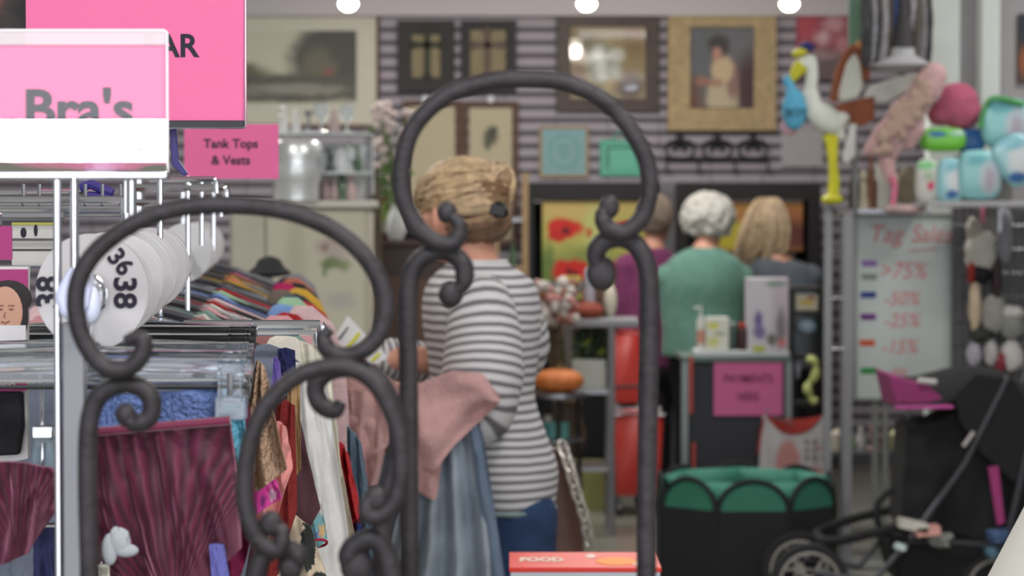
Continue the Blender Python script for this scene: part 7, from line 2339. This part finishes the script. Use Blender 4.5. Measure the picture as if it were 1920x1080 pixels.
def bar(pts, Y_, r0, name, taper=(True, True), blob=(0, 0), parent=iron):
    pp = spline([P(x, y, Y_ + (d[0] if d else 0)) for (x, y, *d) in pts], 10)
    n = len(pp)
    rr = []
    for i in range(n):
        k = 1.0
        if taper[0] and i < 14:
            k = min(k, 0.55 + 0.45 * i / 14)
        if taper[1] and n - 1 - i < 14:
            k = min(k, 0.55 + 0.45 * (n - 1 - i) / 14)
        rr.append(r0 * k)
    m = MB()
    m.tube(pp, rr, 14)
    if blob[0]:
        m.ell(pp[0], (r0 * blob[0], r0 * 0.8, r0 * blob[0] * 1.15), 14, 10)
    if blob[1]:
        m.ell(pp[-1], (r0 * blob[1], r0 * 0.8, r0 * blob[1] * 1.15), 14, 10)
    return m.build(name, IRON, parent)


R0 = 0.0066
# tall arch on the right: ring, then two legs that scroll outwards under it
YB_ = 1.74
bar([(838, 398), (862, 425), (848, 456), (806, 448), (766, 398), (752, 330), (772, 245), (830, 183), (905, 155), (985, 148), (1070, 158), (1150, 203), (1206, 285), (1218, 350), (1205, 405), (1172, 434), (1140, 428), (1130, 402), (1142, 388)], YB_, R0, 'ring', blob=(1.08, 1.15))
bar([(845, 552), (868, 532), (868, 496), (838, 472), (800, 478), (772, 510), (764, 570), (766, 700), (767, 900), (768, 1090), (768, 1500), (768, 4200)], YB_ + 0.012, R0 * 1.08, 'leg', taper=(True, False), blob=(1.25, 0))
bar([(1128, 512), (1116, 482), (1130, 455), (1165, 446), (1198, 466), (1216, 520), (1217, 640), (1213, 900), (1212, 1090), (1212, 1500), (1212, 4200)], YB_ + 0.012, R0 * 1.12, 'leg', taper=(True, False), blob=(1.5, 0))
# left arch
YA_ = 1.70
bar([(234, 640), (262, 632), (268, 660), (240, 690), (196, 688), (158, 640), (142, 575), (152, 515), (190, 462), (262, 413), (350, 388), (450, 385), (545, 398), (630, 434), (690, 488), (722, 556), (716, 615), (690, 650), (650, 668), (618, 658), (606, 634), (620, 616)], YA_, R0, 'ring', blob=(0, 0))
bar([(236, 778), (252, 795), (280, 782), (284, 750), (262, 726), (222, 722), (186, 742), (168, 790), (164, 880), (166, 1000), (168, 1100), (168, 1500), (168, 4300)], YA_ + 0.012, R0 * 1.05, 'leg', taper=(True, False), blob=(1.1, 0))
bar([(640, 752), (628, 770), (600, 756), (592, 724), (614, 698), (652, 690), (695, 700), (728, 742), (745, 800), (742, 870), (722, 940), (716, 1000), (716, 1100), (716, 1500), (716, 4300)], YA_ + 0.012, R0 * 1.05, 'leg', taper=(True, False))
# low arch between them
YC_ = 1.66
bar([(508, 982), (530, 1000), (520, 1030), (492, 1020), (470, 985), (458, 920), (466, 840), (496, 765), (550, 710), (612, 688), (668, 694), (712, 730), (744, 800), (752, 870), (744, 930), (722, 962), (694, 968), (688, 945), (704, 936)], YC_, R0 * 0.95, 'ring', blob=(1.3, 1.3))
bar([(544, 1062), (560, 1050), (548, 1032), (516, 1030), (490, 1050), (478, 1100), (474, 1200), (474, 1500), (474, 4300)], YC_ + 0.012, R0 * 1.05, 'leg', taper=(True, False), blob=(1.3, 0))
bar([(668, 1062), (652, 1050), (664, 1024), (700, 1010), (724, 1040), (734, 1100), (736, 1200), (736, 1500), (736, 4300)], YC_ + 0.012, R0 * 1.15, 'leg', taper=(True, False), blob=(1.5, 0))
zf = 0.02
m_ = MB()
m_.tube([(P(168, 700, YA_).x, YA_ + 0.012, zf), (P(1212, 700, YB_).x, YB_ + 0.012, zf)], 0.01, 8)
for xx in (168, 768, 1212):
    p = P(xx, 700, YB_)
    m_.tube([(p.x, YB_ - 0.15, zf - 0.008), (p.x, YB_ + 0.15, zf - 0.008)], 0.01, 8)
m_.build('foot_rail', IRON, iron)
